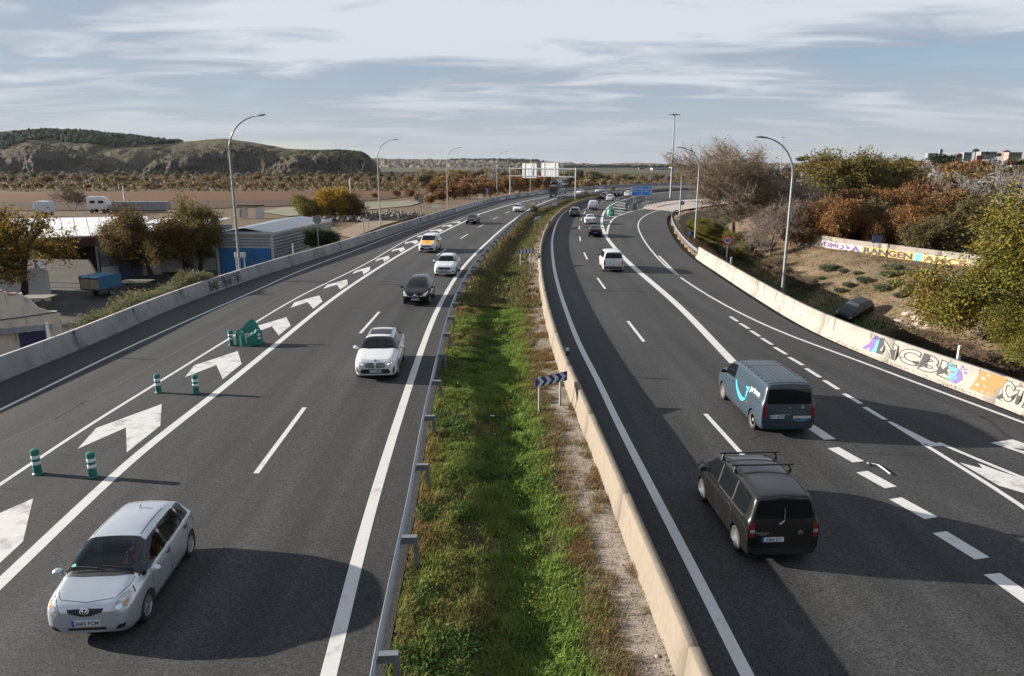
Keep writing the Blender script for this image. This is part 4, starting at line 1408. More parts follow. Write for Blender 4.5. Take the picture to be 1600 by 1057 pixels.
def person(label, loc, heading, shirt, hair_col, hair, parent_scale=1.0, arms=True, group=None, skin=(0.42, 0.24, 0.17)):
 root = thing('person', label, 'person', loc, heading, group)
 me = bpy.data.meshes.new('body')
 J = [(0, 0, .10), (0.02, 0, .28), (0.0, 0, .44), (-.02, 0, .54), (-.01, 0, .60), (.01, 0, .67), (.015, 0, .75), (0.01, 0, .82),
   (-.01, .17, .50), (.08, .235, .27), (.33, .17, .33), (.41, .15, .37), (-.01, -.17, .50), (.08, -.235, .27), (.33, -.17, .33), (.41, -.15, .37),
   (.10, .10, .10), (.42, .11, .15), (.50, .11, -.22), (.58, .11, -.24), (.10, -.10, .10), (.42, -.11, .15), (.50, -.11, -.22), (.58, -.11, -.24)]
 E = [(0, 1), (1, 2), (2, 3), (3, 4), (4, 5), (5, 6), (6, 7), (3, 8), (8, 9), (9, 10), (10, 11), (3, 12), (12, 13), (13, 14), (14, 15), (0, 16), (16, 17), (17, 18), (18, 19), (0, 20), (20, 21), (21, 22), (22, 23)]
 rad = [.15, .145, .155, .12, .055, .075, .095, .06, .065, .048, .036, .034, .065, .048, .036, .034, .09, .07, .05, .045, .09, .07, .05, .045]
 me.from_pydata(J, E, [])
 o = bpy.data.objects.new('body', me); COL.objects.link(o)
 sk = o.modifiers.new('s', 'SKIN')
 for v, r in zip(me.skin_vertices[0].data, rad):
  v.radius = (r, r)
 me.skin_vertices[0].data[0].use_root = True
 sb = o.modifiers.new('u', 'SUBSURF'); sb.levels = sb.render_levels = 1
 dg = bpy.context.evaluated_depsgraph_get()
 m2 = bpy.data.meshes.new_from_object(o.evaluated_get(dg))
 bpy.data.objects.remove(o)
 m2.materials.clear()
 sk_m = M('skin_%d' % int(skin[0] * 100), skin, .55)
 for q in (sk_m, shirt, M('trousers_dark', (0.03, 0.035, 0.05), .9)): m2.materials.append(q)
 idx = []
 for p in m2.polygons:
  c = p.center
  idx.append(0 if (c.z > .57 or c.x > .37 and c.z > .25) else (2 if c.z < .13 or c.x > .15 and c.z < .22 else 1))
 m2.polygons.foreach_set('material_index', idx)
 m2.polygons.foreach_set('use_smooth', np.ones(len(m2.polygons), bool))
 link('body', m2, root)
 h = MB()
 if hair == 'long':
  h.lathe([(.001, .865), (.075, .85), (.105, .79), (.11, .72), (.115, .62), (.10, .50), (.06, .44), (.001, .43)], 14, c=(-.045, 0, 0))
 else:
  h.lathe([(.001, .862), (.07, .845), (.10, .80), (.104, .745), (.09, .70), (.001, .69)], 14, c=(-.028, 0, 0))
 h.build('hair', M('hair_' + str(int(hair_col[0] * 1000)), hair_col, .6, var=.4, vs=30), root, smooth=True)
 f = MB()
 f.lathe([(.001, .03), (.014, .0), (.001, -.012)], 8, c=(.112, 0, .735), axis='Z')
 fo = f.build('nose', sk_m, root, smooth=True)
 e = MB()
 for sg in (1, -1):
  e.box((.103, sg * .034, .765), (.01, .024, .010))
 e.box((.105, 0, .69), (.008, .045, .009))
 e.build('eye', m_ink, root)
 return root
def cabin(root, B, X, s_front, seats=True, wheel_side=1):
 b = MB()
 wd = B.wb(s_front) - .16
 z = B.top(s_front) - .10
 b.box((X(s_front + .22), 0, z - .16), (.50, wd * 2, .26))
 b.lathe([(.001, .03), (.15, .0), (.17, -.1)], 12, c=(X(s_front + .30), wheel_side * .36, z + .0))
 b.build('dashboard', m_inner, root, smooth=True, bevel=.03)
 for sg in (1, -1):
  q = MB()
  q.box((X(s_front + 1.10), sg * .36, .50), (.50, .48, .16))
  q.box((X(s_front + 1.38), sg * .36, .84), (.13, .46, .62), mat=Matrix.Rotation(R(-14), 4, 'Y'))
  q.box((X(s_front + 1.46), sg * .36, 1.22), (.08, .24, .17))
  q.build('seat', m_seat, root, smooth=True, bevel=.04)
 q = MB()
 n = 20
 pts = [Vector((0, .18 * math.cos(2 * math.pi * k / n), .18 * math.sin(2 * math.pi * k / n))) for k in range(n + 1)]
 rot = Matrix.Rotation(R(-28), 4, 'Y')
 c = Vector((X(s_front + .62), wheel_side * .36, z + .01))
 q.tube([c + rot @ p for p in pts], .014, 6)
 for a in (0, 2.1, 4.2):
  q.tube([c, c + rot @ Vector((0, .18 * math.cos(a), .18 * math.sin(a)))], .016, 5)
 q.tube([c, c + Vector((.25, 0, -.12))], .025, 6)
 q.build('steering_wheel', m_inner, root, smooth=True)
def heading_of(d):
 return math.atan2(d[1], d[0])
def on_left(px, py, typ, nudge=0.0):
 q = np.array(G(px, py)[:2])
 t = -tangent_at(L4, q)
 L_ = SPECS[typ]['L'] if typ in SPECS else typ
 c = q - t * (L_ / 2)
 t = -tangent_at(L4, c)
 h = heading_of(t) + nudge
 c = q - np.array((math.cos(h), math.sin(h))) * (L_ / 2)
 return (c[0], c[1], 0), h
def on_right(px, py, typ, nudge=0.0):
 q = np.array(G(px, py)[:2])
 L_ = SPECS[typ]['L']
 t = tangent_at(R1, q)
 c = q + t * (L_ / 2)
 h = heading_of(tangent_at(R1, c)) + nudge
 c = q + np.array((math.cos(h), math.sin(h))) * (L_ / 2)
 return (c[0], c[1], 0), h
def badge(put, view, cx, cz, r, m=None, off=.012, n=10):
 return put('emblem', ell(cx, cz, r, r, n), view, m or m_chrome, off, .1)
# ---------------------------------------------------------------- silver hatchback, nearest on the left
def x_hatch(B, root, put, X, pm):
 cabin(root, B, X, .70)
 for sg in (1, -1):
  put('fog_recess', [(sg * .50, .30), (sg * .68, .33), (sg * .70, .42), (sg * .58, .40)], 'F', m_dark, .006, .06)
 ring_on(B, root, 'F', 0, .725, .085, .055, .016, m_chrome, off=.030)
 ring_on(B, root, 'F', 0, .725, .035, .052, .012, m_chrome, off=.032)
 ring_on(B, root, 'F', 0, .740, .058, .026, .012, m_chrome, off=.034)
 wiper(B, root, [(X(.78), .62), (X(.84), .02)])
 wiper(B, root, [(X(.80), -.05), (X(.86), -.60)])
 put('cowl_panel', [(X(.78), .66), (X(.78), -.66), (X(.69), -.66), (X(.65), -.3), (X(.65), .3), (X(.69), .66)], 'T', m_dark, .006, .09)
 a = MB(); a.box((X(2.75), 0, 1.55), (.10, .025, .07)); a.build('aerial', PAINT['white'], root, bevel=.008)
 put('sticker', ell(X(.88), -.56, .045, .045, 12), 'T', M('sticker_green', (.03, .42, .28), .5), .009, .1)
 for v in ('L', 'R'):
  acc = MB()
  B.seam(acc, [(X(1.25), .50), (X(3.0), .54)], v, .035, .004)
  acc.build('side_moulding', pm, root)
 mm = MB(); mm.box((X(1.45), 0, 1.37), (.04, .22, .07)); mm.build('rear_view_mirror', m_inner, root, bevel=.01)
q = np.array(G(140, 1008)[:2])
hh = heading_of(np.array((0.03, -1.0)))
hh = math.atan2(-1.0, 0.075)
c = q - np.array((math.cos(hh), math.sin(hh))) * (SPECS['hatch']['L'] / 2)
yar = make_car('hatchback_car', 'small silver hatchback with its headlights off, nearest car on the oncoming carriageway', 'car', 'hatch', 'silver', (c[0], c[1], 0), hh, 'cap', interior=True,
    front=(.475, '2665 FCM'), extras=x_hatch,
    head=[(.46, .68), (.58, .60), (.71, .68), (.77, .84), (.71, .93), (.58, .87)],
    grille=[([(-.34, .755), (-.31, .69), (-.08, .62), (.08, .62), (.31, .69), (.34, .755), (.12, .76), (-.12, .76)], m_dark, 'grille'),
      ([(-.34, .31), (.34, .31), (.36, .37), (-.36, .37)], m_dark, 'lower_grille')])
fwd = lambda o, x, y, z: (o.matrix_basis @ Vector((x, y, z)))
purple = M('purple_knit', (0.22, 0.018, 0.10), .9)
L_ = SPECS['hatch']['L']
yar_seat = Matrix.Translation(yar.location) @ Matrix.Rotation(hh, 4, 'Z') @ Vector((L_ / 2 - .70 - .98, .37, .56))
person('driver with long brown hair in a purple jumper at the wheel of the silver hatchback', yar_seat, hh, purple, (0.07, 0.035, 0.02), 'long')
# ---------------------------------------------------------------- white sport utility car with two people
def x_suv(B, root, put, X, pm):
 cabin(root, B, X, 1.22)
 put('sunroof', round_poly([(X(2.10), .46), (X(3.05), .46), (X(3.05), -.46), (X(2.10), -.46)], .06, 3), 'T', M('sunroof_glass', (.012, .012, .014), .35, spec=.25), .006, .15)
 for sg in (1, -1):
  g = put('grille', round_poly([(sg * .03, .60), (sg * .40, .62), (sg * .42, .74), (sg * .36, .82), (sg * .05, .82)], .05, 3), 'F', m_dark, .010, .07)
  for k in range(6):
   y = sg * (.08 + .056 * k)
   put('grille_bar', [(y - .008, .63), (y + .008, .63), (y + .008, .80), (y - .008, .80)], 'F', m_chrome, .022, .2, g)
  put('air_curtain', [(sg * .70, .36), (sg * .80, .42), (sg * .80, .66), (sg * .76, .66)], 'F', m_dark, .008, .07)
  put('daytime_lamp', [(sg * .52, .755), (sg * .70, .80), (sg * .70, .815), (sg * .52, .77)], 'F', m_lamp_on, .016, .1)
 badge(put, 'T', X(.12), 0, .045, M('roundel_blue', (.03, .10, .35), .3))
 ring_on(B, root, 'T', X(.12), 0, .05, .05, .012, m_chrome, off=.016)
 wiper(B, root, [(X(1.33), .66), (X(1.38), .05)])
 for sg in (1, -1):
  b = MB(); b.tube([B.ray('T', X(s), sg * B.wr(s) * .90)[0] + Vector((0, 0, .035)) for s in np.linspace(1.95, 3.9, 9)], .018, 6)
  b.build('roof_rail', m_chrome, root, smooth=True)
loc, hh = on_left(587, 597, 'suv', R(1))
x1 = make_car('suv_car', 'white SUV with a dark sunroof and kidney grille, two people in front', 'car', 'suv', 'white', loc, hh, 'five', interior=True, front=(.47, '9 14 LMN'), extras=x_suv,
    head=[(.48, .70), (.72, .76), (.80, .80), (.80, .87), (.70, .85), (.47, .79)],
    grille=[([(-.56, .36), (.56, .36), (.64, .44), (.55, .56), (-.55, .56), (-.64, .44)], m_dark, 'lower_grille')])
L_ = SPECS['suv']['L']
Mx = Matrix.Translation(Vector(loc)) @ Matrix.Rotation(hh, 4, 'Z')
person('man in a white shirt at the wheel of the white SUV with the sunroof', Mx @ Vector((L_ / 2 - 1.22 - 1.12, .36, .58)), hh, M('shirt_white', (.62, .64, .66), .9), (.03, .022, .018), 'short')
person('blonde passenger in a grey top beside the driver of the white SUV with the sunroof', Mx @ Vector((L_ / 2 - 1.22 - 1.12, -.36, .58)), hh, M('top_grey', (.20, .24, .25), .9), (.42, .27, .11), 'long')
# ---------------------------------------------------------------- black people carrier
def x_mpv(B, root, put, X, pm):
 ring = [(-.46, .66), (-.2, .63), (0, .69), (.2, .63), (.46, .66), (.46, .69), (.2, .66), (0, .73), (-.2, .66), (-.46, .69)]
 put('chrome_bar', ring, 'F', m_chrome, .012, .06)
 put('chrome_bar', [(-.40, .585), (.40, .585), (.40, .605), (-.40, .605)], 'F', m_chrome, .012, .08)
 for dz in (0, .055):
  put('emblem', [(-.09, .66 + dz), (0, .715 + dz), (.09, .66 + dz), (.09, .685 + dz), (0, .745 + dz), (-.09, .685 + dz)], 'F', m_chrome, .02, .06)
 wiper(B, root, [(X(1.06), .62), (X(1.14), -.1)])
 a = MB(); a.tube([(X(2.1), 0, 1.62), (X(2.3), 0, 1.80)], .008, 5); a.build('aerial', m_dark, root)
loc, hh = on_left(648.5, 479, 'mpv')
make_car('people_carrier', 'black people carrier with a long windscreen and chrome grille bars', 'car', 'mpv', 'black', loc, hh, 'five', front=(.46, '3198 FRZ'), extras=x_mpv,
   head=[(.46, .66), (.66, .66), (.78, .78), (.80, .92), (.70, .88), (.54, .78)],
   grille=[([(-.5, .36), (.5, .36), (.5, .42), (-.5, .42)], m_dark, 'lower_grille')])
# ---------------------------------------------------------------- second white sport utility car
def x_suv2(B, root, put, X, pm):
 put('emblem', [(-.26, .63), (-.23, .63), (.20, .79), (.17, .79)], 'F', m_chrome, .02, .08)
 ring_on(B, root, 'F', 0, .71, .06, .06, .014, m_chrome, off=.022)
 for sg in (1, -1):
  put('fog_recess', [(sg * .58, .40), (sg * .76, .44), (sg * .74, .54), (sg * .60, .50)], 'F', m_dark, .008, .08)
 for sg in (1, -1):
  b = MB(); b.tube([B.ray('T', X(s), sg * B.wr(s) * .90)[0] + Vector((0, 0, .035)) for s in np.linspace(1.95, 3.9, 7)], .018, 6)
  b.build('roof_rail', m_chrome, root, smooth=True)
loc, hh = on_left(694.5, 433.5, 'suv')
make_car('suv_car', 'white SUV with a solid white roof and dark grille, close to the median guard rail', 'car', 'suv', 'white', loc, hh, 'five', front=(.53, '7731 LHS'), extras=x_suv2,
   head=[(.50, .70), (.74, .72), (.81, .82), (.72, .84), (.50, .79)],
   grille=[([(-.44, .62), (.44, .62), (.48, .72), (.44, .81), (-.44, .81), (-.48, .72)], m_dark, 'grille'), ([(-.5, .38), (.5, .38), (.52, .46), (-.52, .46)], m_dark, 'lower_grille')])
# ---------------------------------------------------------------- yellow and white parcel van
def x_dhl(B, root, put, X, pm):
 hood = [(X(.28), .60), (X(.94), .72), (X(.94), -.72), (X(.28), -.60), (X(.12), -.45), (X(.12), .45)]
 put('yellow_bonnet_film', hood, 'T', m_yellow, .004, .10)
 v2, f2 = text_flat('DHL', .26, .008)
 def fn(u, v):
  p, n = B.ray('T', X(.55) - v * -1.0 * -1, u * .9)
  return p + n * .012
 map_flat('lettering', v2, f2, lambda u, v: (lambda h: h[0] + h[1] * .012)(B.ray('T', X(.62) - v, u)), m_redprint, root)
 for v in ('L', 'R'):
  put('yellow_side_film', [(X(2.25), .55), (X(4.0), .55), (X(4.05), 1.05), (X(2.25), 1.05)], v, m_yellow, .004, .2)
loc, hh = on_left(666.5, 396, 'van')
make_car('delivery_van', 'white parcel van with a yellow bonnet driving towards the camera', 'van', 'van', 'white', loc, hh, 'steel', front=(.47, '5524 MBD'), extras=x_dhl, blank_sides=1,
   head=[(.50, .74), (.74, .78), (.80, .90), (.70, .93), (.52, .84)],
   grille=[([(-.50, .66), (.50, .66), (.48, .80), (-.48, .80)], m_dark, 'grille'), ([(-.70, .32), (.70, .32), (.72, .56), (-.72, .56)], m_dark, 'bumper')])
# ---------------------------------------------------------------- further oncoming cars
gr_sedan = [([(-.40, .55), (.40, .55), (.42, .66), (-.42, .66)], m_dark, 'grille'), ([(-.5, .30), (.5, .30), (.5, .40), (-.5, .40)], m_dark, 'lower_grille')]
hd_sedan = [(.46, .58), (.70, .60), (.80, .70), (.68, .74), (.48, .67)]
loc, hh = on_left(735.5, 351.5, 'sedan')
make_car('saloon_car', 'black saloon beside the tip of the painted chevron island, driving towards the camera', 'car', 'sedan', 'black', loc, hh, 'five', front=(.46, ''), head=hd_sedan, grille=gr_sedan, detail=1)
loc, hh = on_left(808, 332, 'sedan')
make_car('saloon_car', 'white saloon alone in the lane next to the median, driving towards the camera', 'car', 'sedan', 'white', loc, hh, 'five', front=(.46, ''), head=hd_sedan, grille=gr_sedan, detail=1)
loc, hh = on_left(875, 311, 'sedan')
make_car('saloon_car', 'dark grey car with pale headlights alongside the car transporter', 'car', 'sedan', 'grey', loc, hh, 'five', front=(.46, ''), head=hd_sedan, grille=gr_sedan, detail=0, hi=False, mirrors=False)
loc, hh = on_left(904, 304.8, 'hatch')
make_car('hatchback_car', 'white car behind the car transporter, partly hidden by the gantry post', 'car', 'suv', 'white', loc, hh, 'five', front=(.46, ''), head=hd_sedan, grille=gr_sedan, detail=0, hi=False, mirrors=False)
loc, hh = on_left(934, 302, 'hatch')
make_car('hatchback_car', 'pale blue grey car, farthest of the oncoming traffic', 'car', 'suv', 'palegrey', loc, hh, 'five', front=(.46, ''), head=hd_sedan, grille=gr_sedan, detail=0, hi=False, mirrors=False)
# ---------------------------------------------------------------- dark grey van with roof bars
def x_berl(B, root, put, X, pm):
 for s in (1.95, 2.85):
  b = MB()
  zt = B.top(s)
  b.tube([(X(s), -.80, zt + .10), (X(s), .80, zt + .10)], .022, 6)
  b.box((X(s), 0, zt + .10), (.055, 1.56, .03))
  for sg in (1, -1):
   b.tube([(X(s), sg * .66, zt + .10), (X(s), sg * .71, zt + .02), (X(s), sg * .72, zt - .10)], .028, 6)
   b.box((X(s), sg * .70, zt - .05), (.10, .07, .09))
  b.build('roof_bar', m_dark, root, smooth=True)
 wiper(B, root, [(.12, 1.06), (.0, 1.15), (.0, 1.45)], m_chrome, 'B', .012)
 for sg in (1, -1):
  put('reverse_lamp', [(sg * .70, .86), (sg * .81, .86), (sg * .81, .93), (sg * .70, .93)], 'B', m_lamp, .016, .1)
 put('rear_bumper', [(-.80, .28), (.80, .28), (.80, .46), (-.80, .46)], 'B', m_dark, .012, .15)
 put('bumper_moulding', [(-.76, .46), (.76, .46), (.76, .485), (-.76, .485)], 'B', pm, .016, .15)
 for dz in (0, .05):
  put('emblem', [(-.46, .80 + dz), (-.40, .84 + dz), (-.34, .80 + dz), (-.34, .825 + dz), (-.40, .868 + dz), (-.46, .825 + dz)], 'B', m_chrome, .014, .06)
 v2, f2 = text_flat('Berlingo', .10, .001)
 map_flat('lettering', v2, f2, lambda u, v: B.ray('B', -u + .52, .86 + v)[0] + Vector((-.012, 0, 0)), m_chrome, root)
 put('badge_strip', [(.42, .80), (.60, .80), (.60, .815), (.42, .815)], 'B', m_chrome, .012, .1)
 put('fuel_flap', round_poly([(X(3.30), .80), (X(3.50), .80), (X(3.50), 1.0), (X(3.30), 1.0)], .04, 3), 'L', pm, .006, .1)
 for v in ('L', 'R'):
  acc = MB(); B.seam(acc, [(X(2.3), 1.10), (X(4.0), 1.12)], v, .03, .006); acc.build('sliding_rail', m_gap, root)
 for sg in (1, -1):
  acc = MB(); B.seam(acc, [(X(1.75), sg * .60), (X(4.1), sg * .585)], 'T', .03, .004); acc.build('roof_gutter', m_gap, root)
loc, hh = on_right(1222, 886, 'van', R(0.5))
make_car('panel_van', 'dark grey people van with two black roof bars, nearest vehicle driving away', 'van', 'van', 'graphite', loc, hh, 'ten', rear=(.68, '5206 JLY', .25), extras=x_berl,
   tail=[(.70, .74), (.815, .74), (.80, 1.10), (.70, 1.12)], scale=.965)
# ---------------------------------------------------------------- slate blue parcel van
def x_expert(B, root, put, X, pm):
 cx, cz = X(2.90), 1.18
 k = 1.0
 arc = []
 for t in np.linspace(0, 1, 13):
  arc.append((-.62 + 1.16 * t, .20 - .62 * math.sin(math.pi * (0.08 + .62 * t)) ))
 up, lo = [], []
 for i, (u, v) in enumerate(arc):
  t = i / 12
  th_ = .05 + .15 * math.sin(math.pi * min(1, t * 1.05)) ** .8
  up.append((u + .02 * (1 - t), v + th_ * .5)); lo.append((u, v - th_ * .5))
 smile = up + lo[::-1]
 tri = [(.36, .10), (.68, .16), (.60, -.28), (.54, -.20), (.55, .03)]
 V2 = lambda P: [(cx - u, cz + v) for u, v in P]
 put('smile_arrow', V2(smile), 'L', m_sky_print, .005, .06)
 put('smile_arrow', V2(tri), 'L', m_sky_print, .007, .06)
 v2, f2 = text_flat('prime', .30, .0)
 map_flat('lettering', v2, f2, lambda u, v: B.ray('L', X(4.12) - u * 1.2, 1.36 + v)[0] + Vector((0, .012, 0)), m_white_print, root)
 v2, f2 = text_flat('amazon', .195, .003)
 map_flat('lettering', v2, f2, lambda u, v: B.ray('B', -u - .46, .72 + v)[0] + Vector((-.014, 0, 0)), m_white_print, root)
 put('smile_arrow', [(-.22, .615), (-.42, .575), (-.64, .615), (-.64, .60), (-.42, .55), (-.22, .60)], 'B', m_sky_print, .012, .06)
 for s in np.linspace(-.56, .56, 8):
  acc = MB(); B.seam(acc, [(X(1.85), s), (X(4.72), s)], 'T', .022, .005); acc.build('roof_rib', m_trim, root)
 for s in (1.75, 2.75, 4.72):
  acc = MB(); B.seam(acc, [(X(s), -.70), (X(s), .70)], 'T', .035, .006); acc.build('roof_seam', m_gap, root)
 for sg in (1, -1):
  for s in np.linspace(1.9, 4.5, 9):
   b = MB(); b.box((X(s), sg * .725, B.top(s) - .035), (.05, .04, .03)); b.build('roof_stud', m_dark, root)
 put('rear_bumper', [(-.84, .28), (.84, .28), (.86, .46), (-.86, .46)], 'B', pm, .02, .15)
 put('bumper_moulding', [(-.80, .455), (.80, .455), (.80, .48), (-.80, .48)], 'B', m_trim, .026, .15)
 for v in ('L', 'R'):
  acc = MB(); B.seam(acc, [(X(3.2), 1.14), (X(4.75), 1.14)], v, .02, .006); acc.build('sliding_rail', m_gap, root)
  put('rocker', [(X(1.2), .22), (X(3.85), .22), (X(3.85), .30), (X(1.2), .30)], v, m_trim, .008, .2)
 put('number_light_bar', [(-.10, .80), (.50, .80), (.50, .82), (-.10, .82)], 'B', m_chrome, .01, .2)
 put('emblem', [(-.50, 1.00), (-.42, 1.00), (-.40, 1.08), (-.46, 1.12), (-.52, 1.07)], 'B', m_chrome, .012, .05)
 put('door_lock', ell(-.02, 1.04, .03, .03, 8), 'B', m_chrome, .014, .1)
 b = MB(); b.box((X(3.6), B.wb(3.6) + .0, .80), (.07, .02, .04)); b.build('side_marker', m_amber, root)
loc, hh = on_right(1229, 683, 'bigvan', R(0.2))
make_car('delivery_van', 'slate blue parcel van with a pale blue smile arrow on its side, driving away', 'van', 'bigvan', 'slate', loc, hh, 'steel', rear=(.72, '9271 MCW', .40), extras=x_expert,
   blank_sides=1, tail=[(.75, .70), (.87, .70), (.86, 1.12), (.76, 1.12)],
   rearwin=[(-.76, 1.16), (.76, 1.16), (.70, 1.66), (-.70, 1.66)])
# ---------------------------------------------------------------- the other vehicles driving away
def x_caddy(B, root, put, X, pm):
 acc = MB(); B.seam(acc, [(0, .5), (0, 1.7)], 'B', .03, .008); acc.build('door_split', m_gap, root)
 put('rear_bumper', [(-.80, .28), (.80, .28), (.80, .50), (-.80, .50)], 'B', m_trim, .012, .15)
loc, hh = on_right(958, 426, 'van')
make_car('panel_van', 'white glazed van with twin rear doors at the start of the exit lane', 'van', 'van', 'white', loc, hh, 'steel', rear=(.80, '', 0), extras=x_caddy, tail=[(.70, .66), (.81, .66), (.80, 1.0), (.70, 1.0)])
tl = [(.44, .72), (.78, .70), (.82, .86), (.50, .86)]
loc, hh = on_right(930, 371.5, 'sedan')
make_car('saloon_car', 'black taxi saloon with a blue rear number plate', 'car', 'sedan', 'black', loc, hh, 'five', rear=(.62, '', 0), tail=tl, plate_col=M('plate_taxi', (.05, .18, .62), .5), detail=1)
loc, hh = on_right(922, 351.5, 'sedan')
make_car('saloon_car', 'white saloon ahead of the black taxi, driving away', 'car', 'sedan', 'white', loc, hh, 'five', rear=(.66, '', 0), tail=[(.52, .74), (.78, .72), (.80, .88), (.54, .88)], detail=1)
loc, hh = on_right(897.5, 339, 'hatch')
make_car('hatchback_car', 'grey hatchback in the inner lane beside the median barrier', 'car', 'suv', 'grey', loc, hh, 'five', rear=(.68, '', 0), tail=[(.58, .82), (.86, .82), (.84, 1.02), (.60, 1.0)], detail=1)
loc, hh = on_right(926, 329, 'van')
make_car('panel_van', 'plain white panel van with windowless rear doors', 'van', 'van', 'white', loc, hh, 'steel', rear=(.7, '', 0), extras=x_caddy, rearwin='none', blank_sides=1, tail=[(.70, .66), (.81, .66), (.80, 1.0), (.70, 1.0)], detail=1, scale=1.06)
far = [('suv', 'grey', 942.5, 310.8, 'dark grey car ahead of the plain white panel van, driving away'), ('suv', 'white', 952, 314.8, 'white car overtaking on the right of the far dark grey car'),
  ('sedan', 'black', 963.5, 307, 'black saloon far ahead between two white cars'), ('suv', 'white', 979.5, 307.8, 'white car next to the blue direction sign')]
for typ, pt, px, py, lab in far:
 loc, hh = on_right(px, py, typ)
 make_car('hatchback_car' if typ == 'suv' else 'saloon_car', lab, 'car', typ, pt, loc, hh, 'five', rear=(.66, '', 0), tail=[(.58, .78), (.82, .78), (.82, .95), (.60, .95)], detail=0, hi=False, mirrors=False)
# ================================================================ STREET FURNITURE
m_pole = M('lamp_pole_steel', (0.19, 0.205, 0.22), 0.5, 0.4, var=0.1, vs=2)
m_polew = M('post_grey_paint', (0.23, 0.245, 0.26), 0.5, 0.2, var=0.1, vs=4)
m_signback = M('sign_back', (0.18, 0.195, 0.21), 0.5, 0.4, var=0.1, vs=3)
m_signblue = M('sign_blue', (0.015, 0.21, 0.70), 0.4)
m_navy = M('chevron_navy', (0.008, 0.012, 0.10), 0.45)
m_signwhite = M('sign_white', (0.50, 0.52, 0.54), 0.45)
m_signgrey = M('chevron_pale', (0.42, 0.46, 0.53), 0.45)
m_signred = M('sign_red', (0.60, 0.012, 0.018), 0.45)
m_green = M('bollard_green', (0.005, 0.135, 0.10), 0.45, var=0.1, vs=4)
m_green_d = M('beacon_green', (0.006, 0.150, 0.115), 0.5, var=0.12, vs=2)
m_reflect = M('reflective_band', (0.60, 0.63, 0.68), 0.4)
def lamp(base, h, arm_dir, arm, label, group):
 root = thing('street_lamp', label, 'street lamp', base, 0, group)
 a = Vector((arm_dir[0], arm_dir[1], 0)).normalized()
 pole = MB()
 hb = h - 2.5
 pts = [(0, 0, 0), (0, 0, 1.2), (0, 0, hb * .6), (0, 0, hb)]
 rad = [.115, .11, .088, .075]
 pole.tube(pts, rad, 10)
 pole.box((0, 0, .02), (.4, .4, .04))
 pole.build('pole', m_pole, root, smooth=True)
 ar = MB()
 q = []
 for t in np.linspace(0, 1, 12):
  ang = t * R(82)
  q.append(Vector((0, 0, hb)) + a * (arm * (1 - math.cos(ang)) / (1 - math.cos(R(82)))) + Vector((0, 0, 2.5 * math.sin(ang) / math.sin(R(82)))))
 ar.tube(q, [.075 - .035 * i / 11 for i in range(12)], 8)
 ar.build('arm', m_pole, root, smooth=True)
 hd = MB()
 e = q[-1]
 ang = math.atan2(a.y, a.x)
 mm = Matrix.Translation(e) @ Matrix.Rotation(ang, 4, 'Z') @ Matrix.Rotation(R(-6), 4, 'Y')
 prof = [(-.05, .05, .05), (.10, .10, .07), (.40, .15, .085), (.70, .13, .06), (.80, .05, .03)]
 vs, fs = [], []
 for x, w, t in prof:
  for y, z in ((-w, 0), (-w * .7, t), (w * .7, t), (w, 0), (w * .7, -t * .5), (-w * .7, -t * .5)):
   vs.append(mm @ Vector((x, y, z)))
 for i in range(len(prof) - 1):
  fs += [(i * 6 + j, i * 6 + (j + 1) % 6, i * 6 + 6 + (j + 1) % 6, i * 6 + 6 + j) for j in range(6)]
 fs += [tuple(range(5, -1, -1)), tuple(24 + j for j in range(6))]
 hd.add(vs, fs)
 hd.build('lamp_head', m_signback, root, smooth=True)
 return root
LG = 'lamps behind the left barrier'
nl = lambda p: tangent_at(LB, p)
lab_l = ['tall curved street lamp in front of the blue shed', 'curved street lamp rising past the end of the cliffs, second along the left barrier', 'curved street lamp in front of the rust coloured bushes, third along the left barrier',
   'curved street lamp beside the left end of the overhead sign gantry', 'farthest curved street lamp, behind the overhead sign boards']
for (bx, by, ty), lab in zip([(377, 444, 182), (594.5, 353, 219), (699.5, 326.5, 231.5), (776.7, 309.8, 237.5), (828.5, 301.8, 242)], lab_l):
 b = G(bx, by, -0.3)
 topz = at_depth(bx, ty, b.y).z
 t = tangent_at(LB, b)
 lamp(b, topz + .3, (t[1], -t[0]), 2.3 if by > 400 else 2.5, lab, LG)
RG = 'lamps along the exit lane'
for (bx, by, ty), lab in zip([(1221.5, 466, 216), (1085.5, 379, 231.5), (1061.5, 344, 239.5)], ['tall curved street lamp over the pale graffiti barrier, nearest of the exit lane', 'curved street lamp in front of the big brown tree', 'curved street lamp at the bend of the exit ramp near the round blue sign']):
 b = G(bx, by, -0.2)
 topz = at_depth(bx, ty, b.y).z
 t = tangent_at(RR, b)
 lamp(b, topz + .2, (-t[1] * .8 - .2, t[0] * .8), 1.9, lab, RG)
def mast(base, h, r, label):
 root = thing('light_mast', label, 'light mast', base)
 p = MB(); p.tube([(0, 0, 0), (0, 0, h * .5), (0, 0, h)], [r, r * .7, r * .45], 12); p.build('pole', m_pole, root, smooth=True)
 c = MB(); c.lathe([(1.0, 0), (1.05, .06), (1.0, .12), (.9, .06), (1.0, 0)], 18, c=(0, 0, h - .1))
 for k in range(4):
  a = math.pi / 4 * (2 * k + 1)
  c.box((math.cos(a) * .5, math.sin(a) * .5, h - .04), (1.0, .06, .06), rz=a)
 c.build('ring', m_pole, root)
 for k in range(8):
  a = 2 * math.pi * k / 8
  b = MB(); b.box((math.cos(a) * 1.15, math.sin(a) * 1.15, h - .02), (.55, .42, .22), rz=a, mat=Matrix.Rotation(a, 4, 'Z') @ Matrix.Rotation(R(18), 4, 'Y'))
  b.build('floodlight', m_signback, root, bevel=.03)
 return root
b = G(1047.7, 309.5); mast(b, at_depth(1053, 179, b.y).z, .30, 'very tall light mast with a crown of floodlights beside the exit ramp')
